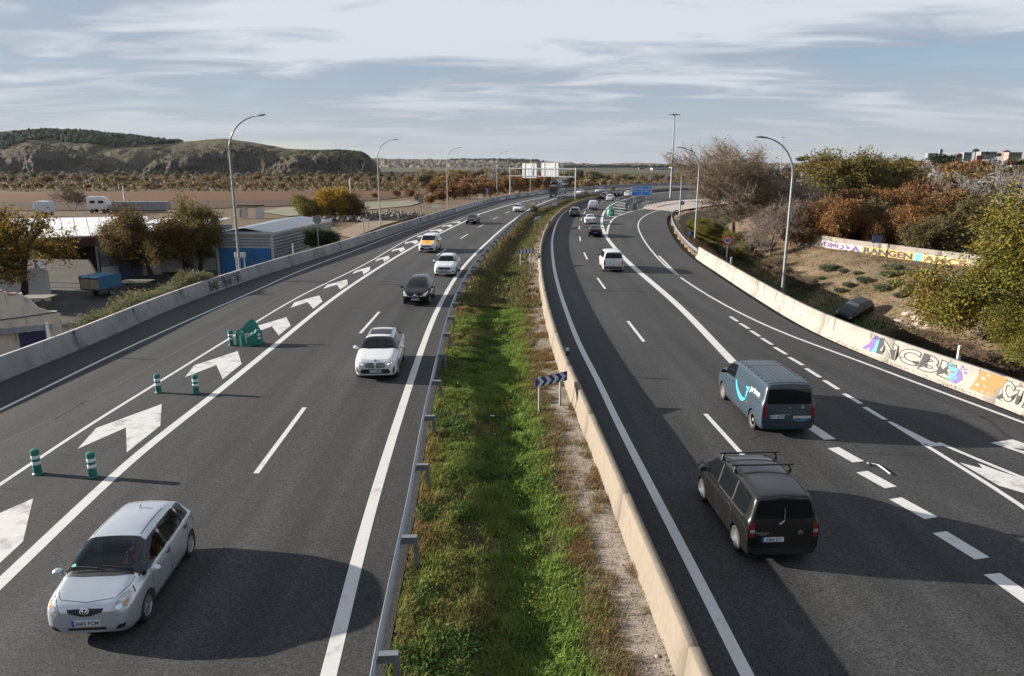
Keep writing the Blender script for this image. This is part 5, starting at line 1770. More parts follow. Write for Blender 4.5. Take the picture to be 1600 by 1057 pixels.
b = Vector(at_depth(1220, 262, 420)); b.z = 4; mast(b, at_depth(1222, 214.5, 420).z - 4, .32, 'distant light mast behind the crown of the big brown tree')
def panel_frame(A, Bp):
 A, Bp = Vector(A), Vector(Bp)
 x = (Bp - A); x.z = 0; x.normalize()
 y = Vector((0, 0, 1)); z = x.cross(y)
 return Matrix(((x.x, y.x, z.x, A.x), (x.y, y.y, z.y, A.y), (x.z, y.z, z.z, A.z), (0, 0, 0, 1)))
def board(root, Mx, poly, t, m, name='panel', parent=None, back=None):
 b = MB(); b.prism(poly, t, None); me = b.mesh(name, m)
 o = link(name, me, parent or root)
 return o
CB = 'blue and white chevron boards in the median'
for (p1, p2, ztop, zbot, ends, lab) in [
  (((843.9, 648), (876.5, 639)), None, 0, 0, ((833.4, 590), (889, 580.6), 604.4), 'blue and white chevron board on two posts, nearest in the median grass'),
  (((813.8, 418.5), (828.9, 417)), None, 0, 0, ((809.8, 390), (834.8, 389), 397.2), 'blue and white chevron board, second from the camera, above the green patch'),
  (((835.4, 360), (844.4, 357)), None, 0, 0, ((832.9, 339.7), (848, 338.8), 344.6), 'blue and white chevron board, third from the camera'),
  (((862.2, 330), (869.4, 328.2)), None, 0, 0, ((859.4, 317.4), (871.3, 316.5), 322), 'blue and white chevron board, fourth from the camera, past the round bush'),
  (((893.2, 314), (898.0, 313)), None, 0, 0, ((891.8, 306.8), (899.3, 306.2), 309.2), 'farthest small chevron board beside the gantry post')]:
 A, Bq = G(*p1[0], -.2), G(*p1[1], -.2)
 x = (Bq - A).normalized()
 e0, e1, yb = ends
 top0 = at_depth(e0[0], e0[1], A.y); bot0 = at_depth(e0[0], yb, A.y)
 top1 = at_depth(e1[0], e1[1], Bq.y)
 h = top0.z - bot0.z
 w0 = (A - top0); over = max(.25, abs(A.x - top0.x))
 P0 = A - x * over
 P1 = Bq + x * max(.25, abs(top1.x - Bq.x))
 W = (P1 - P0).length
 root = thing('chevron_board', lab, 'road sign', P0, math.atan2(x.y, x.x), CB)
 zb = bot0.z - P0.z
 b = MB(); b.box((W / 2, .0, zb + h / 2), (W, .03, h)); pan = b.build('panel', m_navy, root)
 n = 4
 cw = W / (n + .35)
 for k in range(n):
  x0 = .18 * cw + k * cw
  c = MB()
  poly = [(x0, 0.02 * h), (x0 + .50 * cw, .02 * h), (x0 + .98 * cw, .5 * h), (x0 + .50 * cw, .98 * h), (x0, .98 * h), (x0 + .48 * cw, .5 * h)]
  vs = [Vector((px_, -.019, zb + pz)) for px_, pz in poly]
  c.add(vs, [(0, 1, 2, 5), (5, 2, 3, 4)])
  c.build('chevron', m_signgrey, pan)
 for q in ((A - P0).length, (Bq - P0).length):
  c = MB(); c.box((q, .055, (zb + h) / 2 - .2), (.08, .05, zb + h + .4)); c.build('post', m_polew, root)
b = G(1135, 413, -.3)
zc_ = at_depth(1138, 376, b.y).z
root = thing('speed_sign', 'round red and white speed limit sign reading 60 on a steel post', 'road sign', b)
c = MB(); c.box((0, .05, (zc_ - b.z) / 2), (.09, .05, zc_ - b.z + .6)); c.build('post', m_polew, root)
rz_ = 7.4 * b.y / FPX
c = MB(); c.lathe([(.001, .02), (rz_, .02), (rz_, -.0), (.001, 0)], 32, axis='Y'); c.v = [(x, -y, z + zc_ - b.z) for x, y, z in c.v]
disc = c.build('panel', m_signred, root)
c = MB(); c.lathe([(.001, .0), (rz_ * .74, .0), (rz_ * .74, -.004), (.001, -.004)], 32, axis='Y'); c.v = [(x, y - .022, z + zc_ - b.z) for x, y, z in c.v]
c.build('white_disc', m_signwhite, disc)
v2, f2 = text_flat('60', rz_ * 1.08, rz_ * .03)
map_flat('number', v2, f2, lambda u, v: (u, -.031, zc_ - b.z + v), m_navy, disc)
b = G(1076.5, 374, -.2)
root = thing('marker_sign', 'small square blue marker sign with a white figure behind the curved rail', 'road sign', b)
h_ = at_depth(1076, 365, b.y).z - b.z; w_ = 2.6 * b.y / FPX
c = MB(); c.box((0, .04, h_ / 2), (.06, .05, h_)); c.build('post', m_polew, root)
c = MB(); c.box((0, 0, h_), (2 * w_, .02, 2.3 * w_)); pan = c.build('panel', M('sign_light_blue', (.06, .27, .58), .4), root)
v2, f2 = text_flat('2', w_ * 1.5, .02); map_flat('number', v2, f2, lambda u, v: (u, -.013, h_ + v), m_signwhite, pan)
b = G(1065.5, 331)
root = thing('direction_sign', 'round blue sign with a white arrow at the end of the exit ramp', 'road sign', b)
h_ = at_depth(1066, 317.5, b.y).z - b.z; w_ = 3.2 * b.y / FPX
c = MB(); c.box((0, .04, h_ / 2), (.08, .05, h_)); c.build('post', m_polew, root)
c = MB(); c.lathe([(.001, .02), (w_, .02), (w_, 0), (.001, 0)], 24, axis='Y'); c.v = [(x, -y, z + h_) for x, y, z in c.v]; pan = c.build('panel', M('sign_round_blue', (.01, .06, .34), .4), root)
c = MB(); c.add([(-.12 * w_, -.025, h_ - .6 * w_), (.12 * w_, -.025, h_ - .6 * w_), (.12 * w_, -.025, h_ + .1 * w_), (.42 * w_, -.025, h_ + .1 * w_), (0, -.025, h_ + .65 * w_), (-.42 * w_, -.025, h_ + .1 * w_), (-.12 * w_, -.025, h_ + .1 * w_)], [(0, 1, 2, 3, 4, 5, 6)]); c.build('arrow', m_signwhite, pan)
b = G(1010, 319.5)
Yd = b.y
x0, x1 = at_depth(987.3, 300, Yd).x, at_depth(1019, 300, Yd).x
zt, zm, zb_ = at_depth(1003, 291.4, Yd).z, at_depth(1003, 296.6, Yd).z, at_depth(1003, 306.2, Yd).z
root = thing('direction_sign', 'large blue motorway direction sign with white lettering and a slanting arrow, on the exit island', 'road sign', (x0, Yd, 0))
W = x1 - x0
def rrect(w, h, r, x=0, y=0):
 return [(a + x, b_ + y) for a, b_ in round_poly([(0, 0), (w, 0), (w, h), (0, h)], r, 4)]
def flat_on(root_, poly, y, m, name, parent=None):
 c = MB(); c.add([(a, y, b_) for a, b_ in poly], [tuple(range(len(poly)))])
 return c.build(name, m, parent or root_)
def slab(root_, poly, y0, t, m, name, parent=None):
 c = MB()
 n = len(poly)
 c.add([(a, y0, b_) for a, b_ in poly] + [(a, y0 + t, b_) for a, b_ in poly], [tuple(range(n)), tuple(range(2 * n - 1, n - 1, -1))] + [(i, (i + 1) % n, n + (i + 1) % n, n + i) for i in range(n)])
 return c.build(name, m, parent or root_)
up = slab(root, rrect(W, zt - zm - .06, .2, 0, zm + .06), 0, .06, m_signwhite, 'panel')
flat_on(root, rrect(W - .16, zt - zm - .22, .16, .08, zm + .14), -.006, m_signblue, 'blue_field', up)
flat_on(root, [(W * .40, zm + .15), (W * .46, zm + .15), (W * .53, zt - .14), (W * .47, zt - .14)], -.012, m_signwhite, 'arrow', up)
v2, f2 = text_flat('MADRID', .44, .008); map_flat('lettering', v2, f2, lambda u, v: (W * .18 + u, -.012, (zt + zm) / 2 + v), m_signwhite, up)
v2, f2 = text_flat('R-3', .40, .008); map_flat('lettering', v2, f2, lambda u, v: (W * .88 + u, -.012, (zt + zm) / 2 + v), m_signwhite, up)
lo = slab(root, rrect(W, zm - zb_, .2, 0, zb_), 0, .06, m_signwhite, 'panel')
flat_on(root, rrect(W - .16, zm - zb_ - .16, .16, .08, zb_ + .08), -.006, m_signblue, 'blue_field', lo)
v2, f2 = text_flat('Rivas Vaciamadrid', .50, .010)
_w = max(v2[:, 0].max() * 2, .1); k_ = W * .76 / _w
map_flat('lettering', v2, f2, lambda u, v: (W * .43 + u * k_, -.012, zm - .42 + v), m_signwhite, lo)
v2, f2 = text_flat('centro', .30, .006); map_flat('lettering', v2, f2, lambda u, v: (W * .44 + u, -.012, zm - .85 + v), m_signwhite, lo)
v2, f2 = text_flat('Zona Industrial', .30, .006); map_flat('lettering', v2, f2, lambda u, v: (W * .46 + u, -.012, zm - 1.22 + v), m_signwhite, lo)
flat_on(root, [(W * .84, zb_ + .36), (W * .87, zb_ + .28), (W * .93, zb_ + .72), (W * .96, zb_ + .66), (W * .95, zb_ + 1.02), (W * .885, zb_ + .92), (W * .905, zb_ + .80)], -.012, m_signwhite, 'arrow', lo)
for px_ in (.14, .735):
 c = MB(); c.box((W * px_, .12, zt / 2), (.16, .16, zt - .02)); c.build('post', m_polew, root)
b = G(993.5, 318.5)
Yd = b.y
x0, x1 = at_depth(985, 305, Yd).x, at_depth(1000.3, 305, Yd).x
zt, zb_ = at_depth(993, 303.2, Yd).z, at_depth(993, 307.8, Yd).z
W = x1 - x0
root = thing('exit_sign', 'white arrow shaped exit sign with a dark symbol, in front of the blue direction sign', 'road sign', (x0, Yd, 0))
h_ = zt - zb_
pan = slab(root, [(0, zb_), (W * .86, zb_), (W, zb_ + h_ / 2), (W * .86, zt), (0, zt)], -.3, .05, m_signwhite, 'panel')
flat_on(root, ell(W * .16, zb_ + h_ * .5, h_ * .30, h_ * .30, 16), -.306, m_signback, 'symbol', pan)
v2, f2 = text_flat('P 114', h_ * .62, .012); map_flat('lettering', v2, f2, lambda u, v: (W * .58 + u, -.306, zb_ + h_ * .5 + v), m_ink, pan)
c = MB(); c.box((W * .55, -.2, zt / 2), (.10, .10, zt)); c.build('post', m_polew, root)
gl, gr_ = G(797.3, 306.8), G(899, 312.3)
root = thing('sign_gantry', 'steel sign gantry across the oncoming carriageway with two boards seen from behind', 'sign gantry', (0, 0, 0))
zg1 = at_depth(797.3, 265, gl.y).z
for p in (gl, gr_):
 c = MB(); c.tube([(p.x, p.y, 0), (p.x, p.y, zg1 + .6)], [.22, .17], 10); c.build('post', m_pole, root, smooth=True)
zA, zB = zg1 + .25, zg1 - 1.75
dx = (gr_ - gl); dn = Vector((dx.x, dx.y, 0)).normalized()
c = MB()
for zz in (zA, zB):
 c.tube([(gl.x, gl.y, zz), (gr_.x, gr_.y, zz)], .09, 6)
c.v = c.v
for t in np.linspace(0.02, .98, 15):
 p = gl + dx * t; c.tube([(p.x, p.y, zA), (p.x, p.y, zB)], .045, 5)
c.build('truss', m_galv_d, root)
for (xa, xb, yt, yb_) in [(816.3, 839.2, 256.2, 277.8), (846.5, 872.5, 255.2, 276.6)]:
 ta, tb = (xa - 797.3) / (899 - 797.3), (xb - 797.3) / (899 - 797.3)
 pa, pb = gl + dx * ta, gl + dx * tb
 zt, zb_ = at_depth(xa, yt, (pa.y + pb.y) / 2).z, at_depth(xa, yb_, (pa.y + pb.y) / 2).z
 ca = (pa + pb) / 2; off = Vector((-dn.y, dn.x, 0)) * .35
 wd = (pb - pa).length
 c = MB(); c.box((ca.x + off.x, ca.y + off.y, (zt + zb_) / 2), (wd, .08, zt - zb_), rz=math.atan2(dn.y, dn.x)); bo = c.build('board', M('board_back', (.12, .14, .165), .55, .1, var=.08, vs=1), root)
 for f_ in (.2, .8):
  q = pa + (pb - pa) * f_ + off * .6
  c = MB(); c.box((q.x, q.y, (zt + zb_) / 2), (.22, .14, zt - zb_ + .3), rz=math.atan2(dn.y, dn.x)); c.build('bracket', m_signback, bo)
 for zz in np.linspace(zb_, zt, 5):
  c = MB(); c.box((ca.x + off.x * .82, ca.y + off.y * .82, zz), (wd, .05, .07), rz=math.atan2(dn.y, dn.x)); c.build('stiffener', m_signback, bo)
def back_sign(px, ybase, yt, yb_, wpx, label, posts=2, m=m_signback, shape='rect'):
 b_ = G(px, ybase, -.2)
 zt_, zb2 = at_depth(px, yt, b_.y).z, at_depth(px, yb_, b_.y).z
 w = wpx * b_.y / FPX
 r_ = thing('road_sign', label, 'road sign', b_)
 zt_ -= b_.z; zb2 -= b_.z
 c = MB()
 if shape == 'oct':
  rr_ = (zt_ - zb2) / 2
  c.add(*(lambda P: (P, [tuple(range(8)), tuple(range(15, 7, -1))] + [(i, (i + 1) % 8, 8 + (i + 1) % 8, 8 + i) for i in range(8)]))([(rr_ * 1.08 * math.cos(R(22.5 + 45 * k)), 0, (zt_ + zb2) / 2 + rr_ * 1.08 * math.sin(R(22.5 + 45 * k))) for k in range(8)] + [(rr_ * 1.08 * math.cos(R(22.5 + 45 * k)), .03, (zt_ + zb2) / 2 + rr_ * 1.08 * math.sin(R(22.5 + 45 * k))) for k in range(8)]))
 else:
  c.box((0, 0, (zt_ + zb2) / 2), (w, .04, zt_ - zb2))
 c.build('panel', m, r_)
 for s in ([-1, 1] if posts == 2 else [0]):
  c = MB(); c.box((s * w * .36, -.05, zt_ / 2 - .4), (.09, .06, zt_ + .75)); c.build('post', m_polew if m is m_signback else m_signwhite, r_)
 return r_
m_bw = M('sign_back_white', (.62, .63, .63), .5)
back_sign(378.5, 440, 394.5, 402.5, 18, 'white back of a low sign on two posts in front of the blue shed door', 2, m_bw)
back_sign(573, 366, 342.5, 347.3, 10.5, 'white back of a low sign on two posts beside the second lamp', 2, m_bw)
back_sign(681, 335, 320.2, 324, 9, 'white back of a low sign on two posts by the third lamp', 2, m_bw)
back_sign(750.5, 318, 307, 310.4, 7, 'small white sign back on two posts under the gap between third and fourth lamps', 2, m_bw)
back_sign(807, 307, 298.5, 301.2, 5.5, 'small white sign back on two posts at the foot of the gantry', 2, m_bw)
back_sign(498, 387, 337, 350, 13, 'grey back of an octagonal sign in front of the long side of the shed', 1, m_signback, 'oct')
back_sign(658.5, 342, 305, 316.5, 7.5, 'grey back of a rectangular sign on one post in front of the rust bushes', 1)
back_sign(761.6, 315, 295, 302.5, 6.5, 'dark blue sign on one post in front of the rust bushes', 1, M('sign_slate', (.05, .09, .19), .5))
bm_ = MB()
bm_.lathe([(.125, 0), (.13, .03), (.105, .06), (.105, .30)], 20)
bm_.lathe([(.001, .76), (.06, .755), (.100, .735), (.108, .70), (.105, .60)], 20)
bm_.lathe([(.103, .30), (.103, .60)], 20)
boll_me = bm_.mesh('bollard', m_green, smooth=True)
band = MB(); band.lathe([(.107, -.05), (.109, -.045), (.109, .045), (.107, .05)], 20); band_me = band.mesh('reflective_band', m_reflect, smooth=True)
GB = 'green bollards with white bands on the hatched island'
labs = ['green bollard with two white bands, nearest the left edge of the picture', 'green bollard with two white bands just ahead of the silver hatchback', 'green bollard beside the second painted chevron, on the thin line', 'green bollard beside the second painted chevron, in the middle of the hatching',
  'green bollard on the left of the folded green beacon', 'green bollard standing against the right side of the folded green beacon']
for (px, py), lab in zip([(59.5, 741), (146, 746), (248, 614), (307, 615), (361.5, 540), (404.5, 539)], labs):
 r_ = tag(link('bollard', boll_me, None, G(px, py)), lab, 'bollard', GB)
 r_.scale = (1.08, 1.08, 1.05)
 for z in (.35, .53):
  link('reflective_band', band_me, r_, (0, 0, z))
b = G(389, 538.5)
root = thing('nose_beacon', 'battered green plastic nose beacon split open at the front, on the hatched island', 'beacon', b, R(4))
def shell(sgn):
 vs, fs = [], []
 n = 9
 for k in range(n):
  a = k / (n - 1)
  ang = a * R(100)
  x = sgn * (.04 + .62 * math.sin(ang)); y = -.46 + 1.0 * (1 - math.cos(ang)) * .62
  h = .46 + .20 * a + .12 * math.sin(a * 3)
  vs += [(x, y, 0), (x * 1.0, y, h), (x * .92, y + .03, h + .015), (x * .92, y + .03, 0)]
 for k in range(n - 1):
  o = k * 4
  fs += [(o, o + 4, o + 5, o + 1), (o + 1, o + 5, o + 6, o + 2), (o + 2, o + 6, o + 7, o + 3)]
 return vs, fs
c = MB(); c.add(*shell(1)); c.build('shell', m_green_d, root, smooth=True, angle=50)
c = MB(); c.add(*shell(-1)); c.build('shell', m_green_d, root, smooth=True, angle=50)
c = MB()
c.add([(-.62, .30, .55), (.60, .34, .58), (.30, .52, 1.05), (.12, .55, 1.22), (-.10, .50, 1.10), (-.55, .38, .62), (-.60, .36, .52), (.58, .40, .54), (.28, .57, 1.02), (.12, .60, 1.18), (-.10, .56, 1.06), (-.52, .43, .58)],
  [(0, 1, 2, 3, 4, 5), (11, 10, 9, 8, 7, 6), (0, 6, 7, 1), (1, 7, 8, 2), (2, 8, 9, 3), (3, 9, 10, 4), (4, 10, 11, 5), (5, 11, 6, 0)])
c.build('flap', m_green_d, root)
for sg in (1, -1):
 c = MB()
 c.add([(sg * .03, -.45, .45), (sg * .40, -.30, .58), (sg * .64, .15, .70), (sg * .36, .20, .78), (sg * .16, -.02, .50), (sg * .03, -.40, .43), (sg * .40, -.27, .54), (sg * .62, .17, .66), (sg * .36, .22, .74), (sg * .16, .0, .46)],
   [(0, 1, 2, 3, 4), (9, 8, 7, 6, 5), (0, 5, 6, 1), (1, 6, 7, 2), (2, 7, 8, 3), (3, 8, 9, 4), (4, 9, 5, 0)])
 c.build('flap', m_green_d, root)
c = MB(); c.box((0, .05, .02), (1.2, .9, .04)); c.build('base_plate', m_dark, root)
b = G(954, 338)
root = thing('nose_beacon', 'rounded green nose beacon with a white arrow diamond at the tip of the exit island', 'beacon', b)
k_ = b.y / FPX
c = MB(); c.lathe([(5.3 * k_, 0), (5.8 * k_, .45), (5.6 * k_, .9), (4.6 * k_, 1.15), (2.2 * k_, 1.30), (.001, 1.33)], 20); c.v = [(x, y * .8, z) for x, y, z in c.v]
sh = c.build('shell', M('beacon_faded', (.03, .19, .135), .5, var=.2, vs=2), root, smooth=True)
c = MB(); c.add([(-.30, -.53, .55), (0, -.56, .30), (.30, -.53, .55), (.0, -.50, .85), (-.12, -.56, .55), (0, -.57, .45), (.12, -.56, .55), (0, -.55, .68)], [(0, 1, 5, 4), (1, 2, 6, 5), (2, 3, 7, 6), (3, 0, 4, 7)]); c.build('diamond', m_signwhite, sh)
FD = 'slim green posts round the exit island'
fp = MB(); fp.lathe([(.10, 0), (.10, .05), (.07, .08), (.07, 1.0), (.001, 1.03)], 10); fp_me = fp.mesh('delineator_post', M('post_green', (.03, .19, .135), .5), smooth=True)
for i, (px, py) in enumerate([(951, 331.5), (953, 327.5), (955.3, 324.6), (958, 322), (960.7, 319.3), (963.8, 317), (966.5, 315.4), (969.5, 333), (982.5, 329.5), (996, 326.5), (1005, 323.8), (1012.7, 322)]):
 r_ = link('delineator_post', fp_me, None, G(px, py)); tag(r_, ['slim green post nearest in the left row, beside the rounded green beacon', 'second slim green post of the left row on the exit island', 'third slim green post of the left row on the exit island', 'fourth slim green post, halfway up the left row of the exit island', 'third from last slim green post of the left row', 'last but one slim green post of the left row', 'farthest slim green post of the left row on the exit island', 'slim green post just right of the rounded green beacon', 'slim green post second along the ramp side of the exit island', 'slim green post under the left end of the white exit sign', 'slim green post before the foot of the blue direction sign', 'slim green post right of the foot of the blue direction sign'][i], 'delineator', FD)
 link('reflective_band', band_me, r_, (0, 0, .85)).scale = (.68, .68, .7)
HM = 'reflector markers on the barriers'
def marker(p, d, label, m1, m2, h=.42, w=.10, group=HM):
 r_ = thing('reflector_marker', label, 'marker', p, math.atan2(d[1], d[0]), group)
 c = MB(); c.box((0, 0, h / 2), (w * .6, w, h)); c.build('post', m1, r_, bevel=.01)
 c = MB(); c.box((-w * .32, 0, h * .68), (.01, w * .8, h * .34)); c.build('reflector', m2, r_)
for (px, py), lab in zip([(886.5, 556), (842.5, 404), (858, 350)], ['black reflector marker on the buff median barrier, nearest', 'black reflector marker on the buff median barrier in line with the second chevron board', 'black reflector marker on the buff median barrier near the third chevron board']):
 p = G(px, py, .85); p.z = .85
 marker(p, tangent_at(RB, p), lab, m_dark, m_reflect, .45, .16)
for (px, py), lab in zip([(1496, 570), (1142, 418)], ['white marker post with an amber reflector behind the graffiti on the pale barrier', 'white marker post with a yellow reflector behind the pale barrier below the speed sign']):
 p = G(px, py, .55); marker(p, tangent_at(RR, p), lab, m_signwhite, M('amber_reflector', (.45, .16, .01), .3), .85, .14)
for (px, py), lab in zip([(102, 527), (471, 392), (605, 350), (692, 327)], ['white marker post behind the left barrier beside the crumbling building', 'white marker post behind the left barrier beside the shed', 'white marker post behind the left barrier past the second lamp', 'white marker post behind the left barrier near the third lamp']):
 p = G(px, py, .9); p = p + Vector((-.85, .1, -.3)); marker(p, tangent_at(LB, p), lab, m_signwhite, m_reflect, 1.0, .12)
for (px, py), lab in zip([(842, 319.5), (820, 329), (745, 401)], ['thin white marker on the median guard rail before the fourth chevron board', 'thin white marker on the median guard rail beside the white saloon', 'thin white marker on the median guard rail below the second white SUV']):
 p = G(px, py, .75); marker(p, tangent_at(RAIL, p), lab, m_signwhite, m_reflect, .5, .12)
# ---------------------------------------------------------------- spray paint on the walls
m_spray_k = M('spray_black', (.018, .018, .02), .7)
m_spray_c = M('spray_cream', (.27, .25, .22), .75, var=.06, vs=2)
m_spray_p = M('spray_purple', (.11, .075, .24), .7)
m_spray_b = M('spray_cyan', (.07, .23, .33), .7)
m_spray_o = M('spray_orange', (.33, .125, .035), .7)
m_spray_t = M('spray_mint', (.13, .31, .26), .7)
def face_fn(P, prof, off):
 s_ = arclen(P); n_ = normals2(P)
 hs = [h for _, h in prof]; os_ = [o for o, _ in prof]
 def fn(s, h):
  x = np.interp(s, s_, P[:, 0]); y = np.interp(s, s_, P[:, 1])
  nx, ny = np.interp(s, s_, n_[:, 0]), np.interp(s, s_, n_[:, 1])
  o = np.interp(h, hs, os_) + off
  return Vector((x + nx * o, y + ny * o, h))
 return fn
def densify(poly, d=.15):
 out = []
 for i in range(len(poly)):
  a, b_ = np.array(poly[i], float), np.array(poly[(i + 1) % len(poly)], float)
  k = max(1, int(np.linalg.norm(b_ - a) / d))
  out += [tuple(a + (b_ - a) * t / k) for t in range(k)]
 return out
def spray(root, name, poly, fn, m):
 P = densify(poly)
 n = len(P)
 A = np.array(P)
 pts = list(P)
 lo, hi = A.min(0), A.max(0)
 for gx in np.arange(lo[0], hi[0], .25):
  for gy in (.10, .30, .55, .8):
   ins = False
   for i in range(n):
    x1, y1 = A[i]; x2, y2 = A[(i + 1) % n]
    if (y1 > gy) != (y2 > gy) and gx < (x2 - x1) * (gy - y1) / (y2 - y1) + x1: ins = not ins
   if ins and np.min(np.linalg.norm(A - (gx, gy), axis=1)) > .05: pts.append((gx, gy))
 r_ = delaunay_2d_cdt([Vector(p) for p in pts], [(i, (i + 1) % n) for i in range(n)], [], 1, 1e-4)
 me = bpy.data.meshes.new(name)
 me.from_pydata([tuple(fn(v.x, v.y)) for v in r_[0]], [], [tuple(f) for f in r_[2]])
 me.materials.append(m)
 return link(name, me, root)
def wobble(P, amp, seed):
 r_ = random.Random(seed)
 return [(x + r_.uniform(-amp, amp), y + r_.uniform(-amp, amp) * .4) for x, y in P]
FRONT_R = PROF_R[:4]
sR = lambda px, py: nearest_s(RRc, G(px, py)[:2])[0]
sA, sB, sC, sD, sE, sF = sR(1352, 550), sR(1376, 558), sR(1502, 607), sR(1522, 613), sR(1548, 622), sR(1640, 655)
def along(s0, s1):
 return lambda u, h: (s0 + (s1 - s0) * u, h)
fk, fc, f3 = face_fn(RRc, FRONT_R, .006), face_fn(RRc, FRONT_R, .010), face_fn(RRc, FRONT_R, .014)
q = along(sA, sB)
spray(bar_r, 'graffiti_paint', [q(*p) for p in [(.0, .12), (.55, .06), (1.0, .12), (1.1, .30), (.85, .50), (1.0, .80), (.8, .90), (.5, .72), (.35, .40)]], fk, m_spray_p)
spray(bar_r, 'graffiti_paint', [q(*p) for p in [(.75, .10), (1.25, .10), (1.1, .40), (1.35, .86), (1.0, .88), (.8, .5)]], fc, m_spray_b)
v2, f2 = text_flat('2024', .26, .004, 'CENTER')
sT = sR(1358, 552)
map_flat('graffiti_tag', v2, f2, lambda u, v: fc(sT - u * .95 + .2, .78 + v), m_spray_k, bar_r)
def piece(word, s0, s1, hh, hz_, thick=.045):
 v2, f2 = text_flat(word, 1.0, .02, sp=1.12)
 vo, fo = text_flat(word, 1.0, .062, sp=1.12)
 x0, x1 = vo[:, 0].min(), vo[:, 0].max()
 y0, y1 = vo[:, 1].min(), vo[:, 1].max()
 def g(u, v):
  a, b2 = (u - x0) / (x1 - x0), (v - y0) / (y1 - y0)
  a += .012 * math.sin(b2 * 4 + a * 7)
  b2 = b2 * (.94 + .06 * math.sin(a * 11 + 1)) + .03 * math.sin(a * 17)
  return (s0 + (s1 - s0) * a, hz_ + hh * min(max(b2, -.02), 1.03))
 map_flat('graffiti_outline', vo, fo, lambda u, v: fc(*g(u, v)), m_spray_k, bar_r)
 map_flat('graffiti_lettering', v2, f2, lambda u, v: f3(*g(u, v)), m_spray_c, bar_r)
piece('NCBE', sB - .1, sC + .1, .78, .10)
q = along(sC, sD)
spray(bar_r, 'graffiti_paint', [q(*p) for p in [(-.45, .15), (-.15, .10), (.05, .35), (-.1, .66), (-.5, .80), (-.75, .72), (-.45, .50)]], f3, m_spray_b)
spray(bar_r, 'graffiti_paint', [q(*p) for p in [(-.35, .10), (.1, .06), (.25, .30), (.12, .60), (-.05, .66), (-.1, .40)]], f3, m_spray_p)
for (u, h, r_) in [(.1, .80, .05), (.22, .72, .035), (.3, .60, .05), (.05, .70, .03), (.34, .76, .025)]:
 spray(bar_r, 'graffiti_paint', [q(u + r_ * 1.6 * math.cos(a), h + r_ * math.sin(a)) for a in np.linspace(0, 2 * math.pi, 9)[:-1]], f3, m_spray_p)
q = along(sD, sE)
spray(bar_r, 'graffiti_paint', [q(*p) for p in [(-.25, .08), (.35, .05), (.95, .04), (.85, .35), (1.15, .60), (1.25, .93), (.1, .93), (-.1, .55)]], fc, m_spray_o)
for (u, h, r_) in [(.2, .62, .07), (.0, .30, .06), (.4, .80, .05), (.35, .33, .04)]:
 spray(bar_r, 'graffiti_paint', [q(u + r_ * 1.5 * math.cos(a), h + r_ * math.sin(a)) for a in np.linspace(0, 2 * math.pi, 9)[:-1]], f3, m_spray_c)
q = along(sE, sF)
for P_ in ([(-.06, .9), (.10, .93), (.04, .5)], [(.28, .3), (.42, .55), (.36, .12)], [(.58, .92), (.72, .9), (.64, .45)], [(.02, .1), (.2, .05), (.1, .35)], [(.7, .06), (.9, .08), (.78, .3)]):
 spray(bar_r, 'graffiti_paint', [q(*p) for p in P_], fk, m_spray_k)
piece('CTK', sE - .12, sF + .1, .80, .11)
spray(bar_r, 'graffiti_paint', [q(*p) for p in [(.50, .86), (.62, .94), (.60, .70)]], f3, m_spray_o)
spray(bar_r, 'graffiti_paint', [q(*p) for p in [(.78, .94), (.95, .94), (.9, .60), (.82, .62)]], f3, m_spray_o)
for k in range(26):
 s_ = sR(1095 + 240 * rng.random() ** 1.3, 0) if False else nearest_s(RRc, G(1100 + k * 6.2, 410 + k * 3.85)[:2])[0]
 h0 = .25 + .4 * rng.random(); w_ = .10 + .25 * rng.random()
 spray(bar_r, 'graffiti_mark', [(s_ + w_, h0), (s_, h0 - .12), (s_ - w_ * .4, h0 + .18), (s_ + w_ * .3, h0 + .22)], fk, M('faded_spray', (.24, .26, .29), .8))
FRONT_L = PROF_L[:4]
gk = face_fn(LBc, FRONT_L, -.008)
v2, f2 = text_flat('MONGE', 1.0, .05); vo, fo = text_flat('MONGE', 1.0, -.012)
s0, s1 = nearest_s(LBc, G(338, 457)[:2])[0], nearest_s(LBc, G(386, 440)[:2])[0]
x0, x1, y0, y1 = v2[:, 0].min(), v2[:, 0].max(), v2[:, 1].min(), v2[:, 1].max()
gm_ = lambda u, v: (s0 + (s1 - s0) * (u - x0) / (x1 - x0), .12 + .72 * (v - y0) / (y1 - y0))
map_flat('graffiti_outline', v2, f2, lambda u, v: gk(*gm_(u, v)), m_spray_k, bar_l)
gk2 = face_fn(LBc, FRONT_L, -.013)
map_flat('graffiti_lettering', vo, fo, lambda u, v: gk2(*gm_(u, v)), M('spray_grey', (.26, .26, .26), .8), bar_l)
v2, f2 = text_flat('KOKOSBAITS', 1.0, .035)
s0, s1 = nearest_s(LBc, G(715, 332)[:2])[0], nearest_s(LBc, G(757, 320)[:2])[0]
x0, x1, y0, y1 = v2[:, 0].min(), v2[:, 0].max(), v2[:, 1].min(), v2[:, 1].max()
map_flat('graffiti_lettering', v2, f2, lambda u, v: gk(s0 + (s1 - s0) * (u - x0) / (x1 - x0), .14 + .66 * (v - y0) / (y1 - y0)), M('spray_pale', (.46, .50, .50), .8), bar_l)
for px, py in [(786, 312.8), (800, 310), (815, 307.5), (829, 305.5), (843, 303.5)]:
 s_ = nearest_s(LBc, G(px, py)[:2])[0]
 spray(bar_l, 'graffiti_mark', [(s_ - 3, .15), (s_ + 2.6, .18), (s_ + 3, .75), (s_ + .5, .5), (s_ - 2.2, .8)], gk, M('spray_pale', (.46, .50, .50), .8))
m_run = M('water_stain', (.045, .044, .042), .9)
rr9 = random.Random(4)
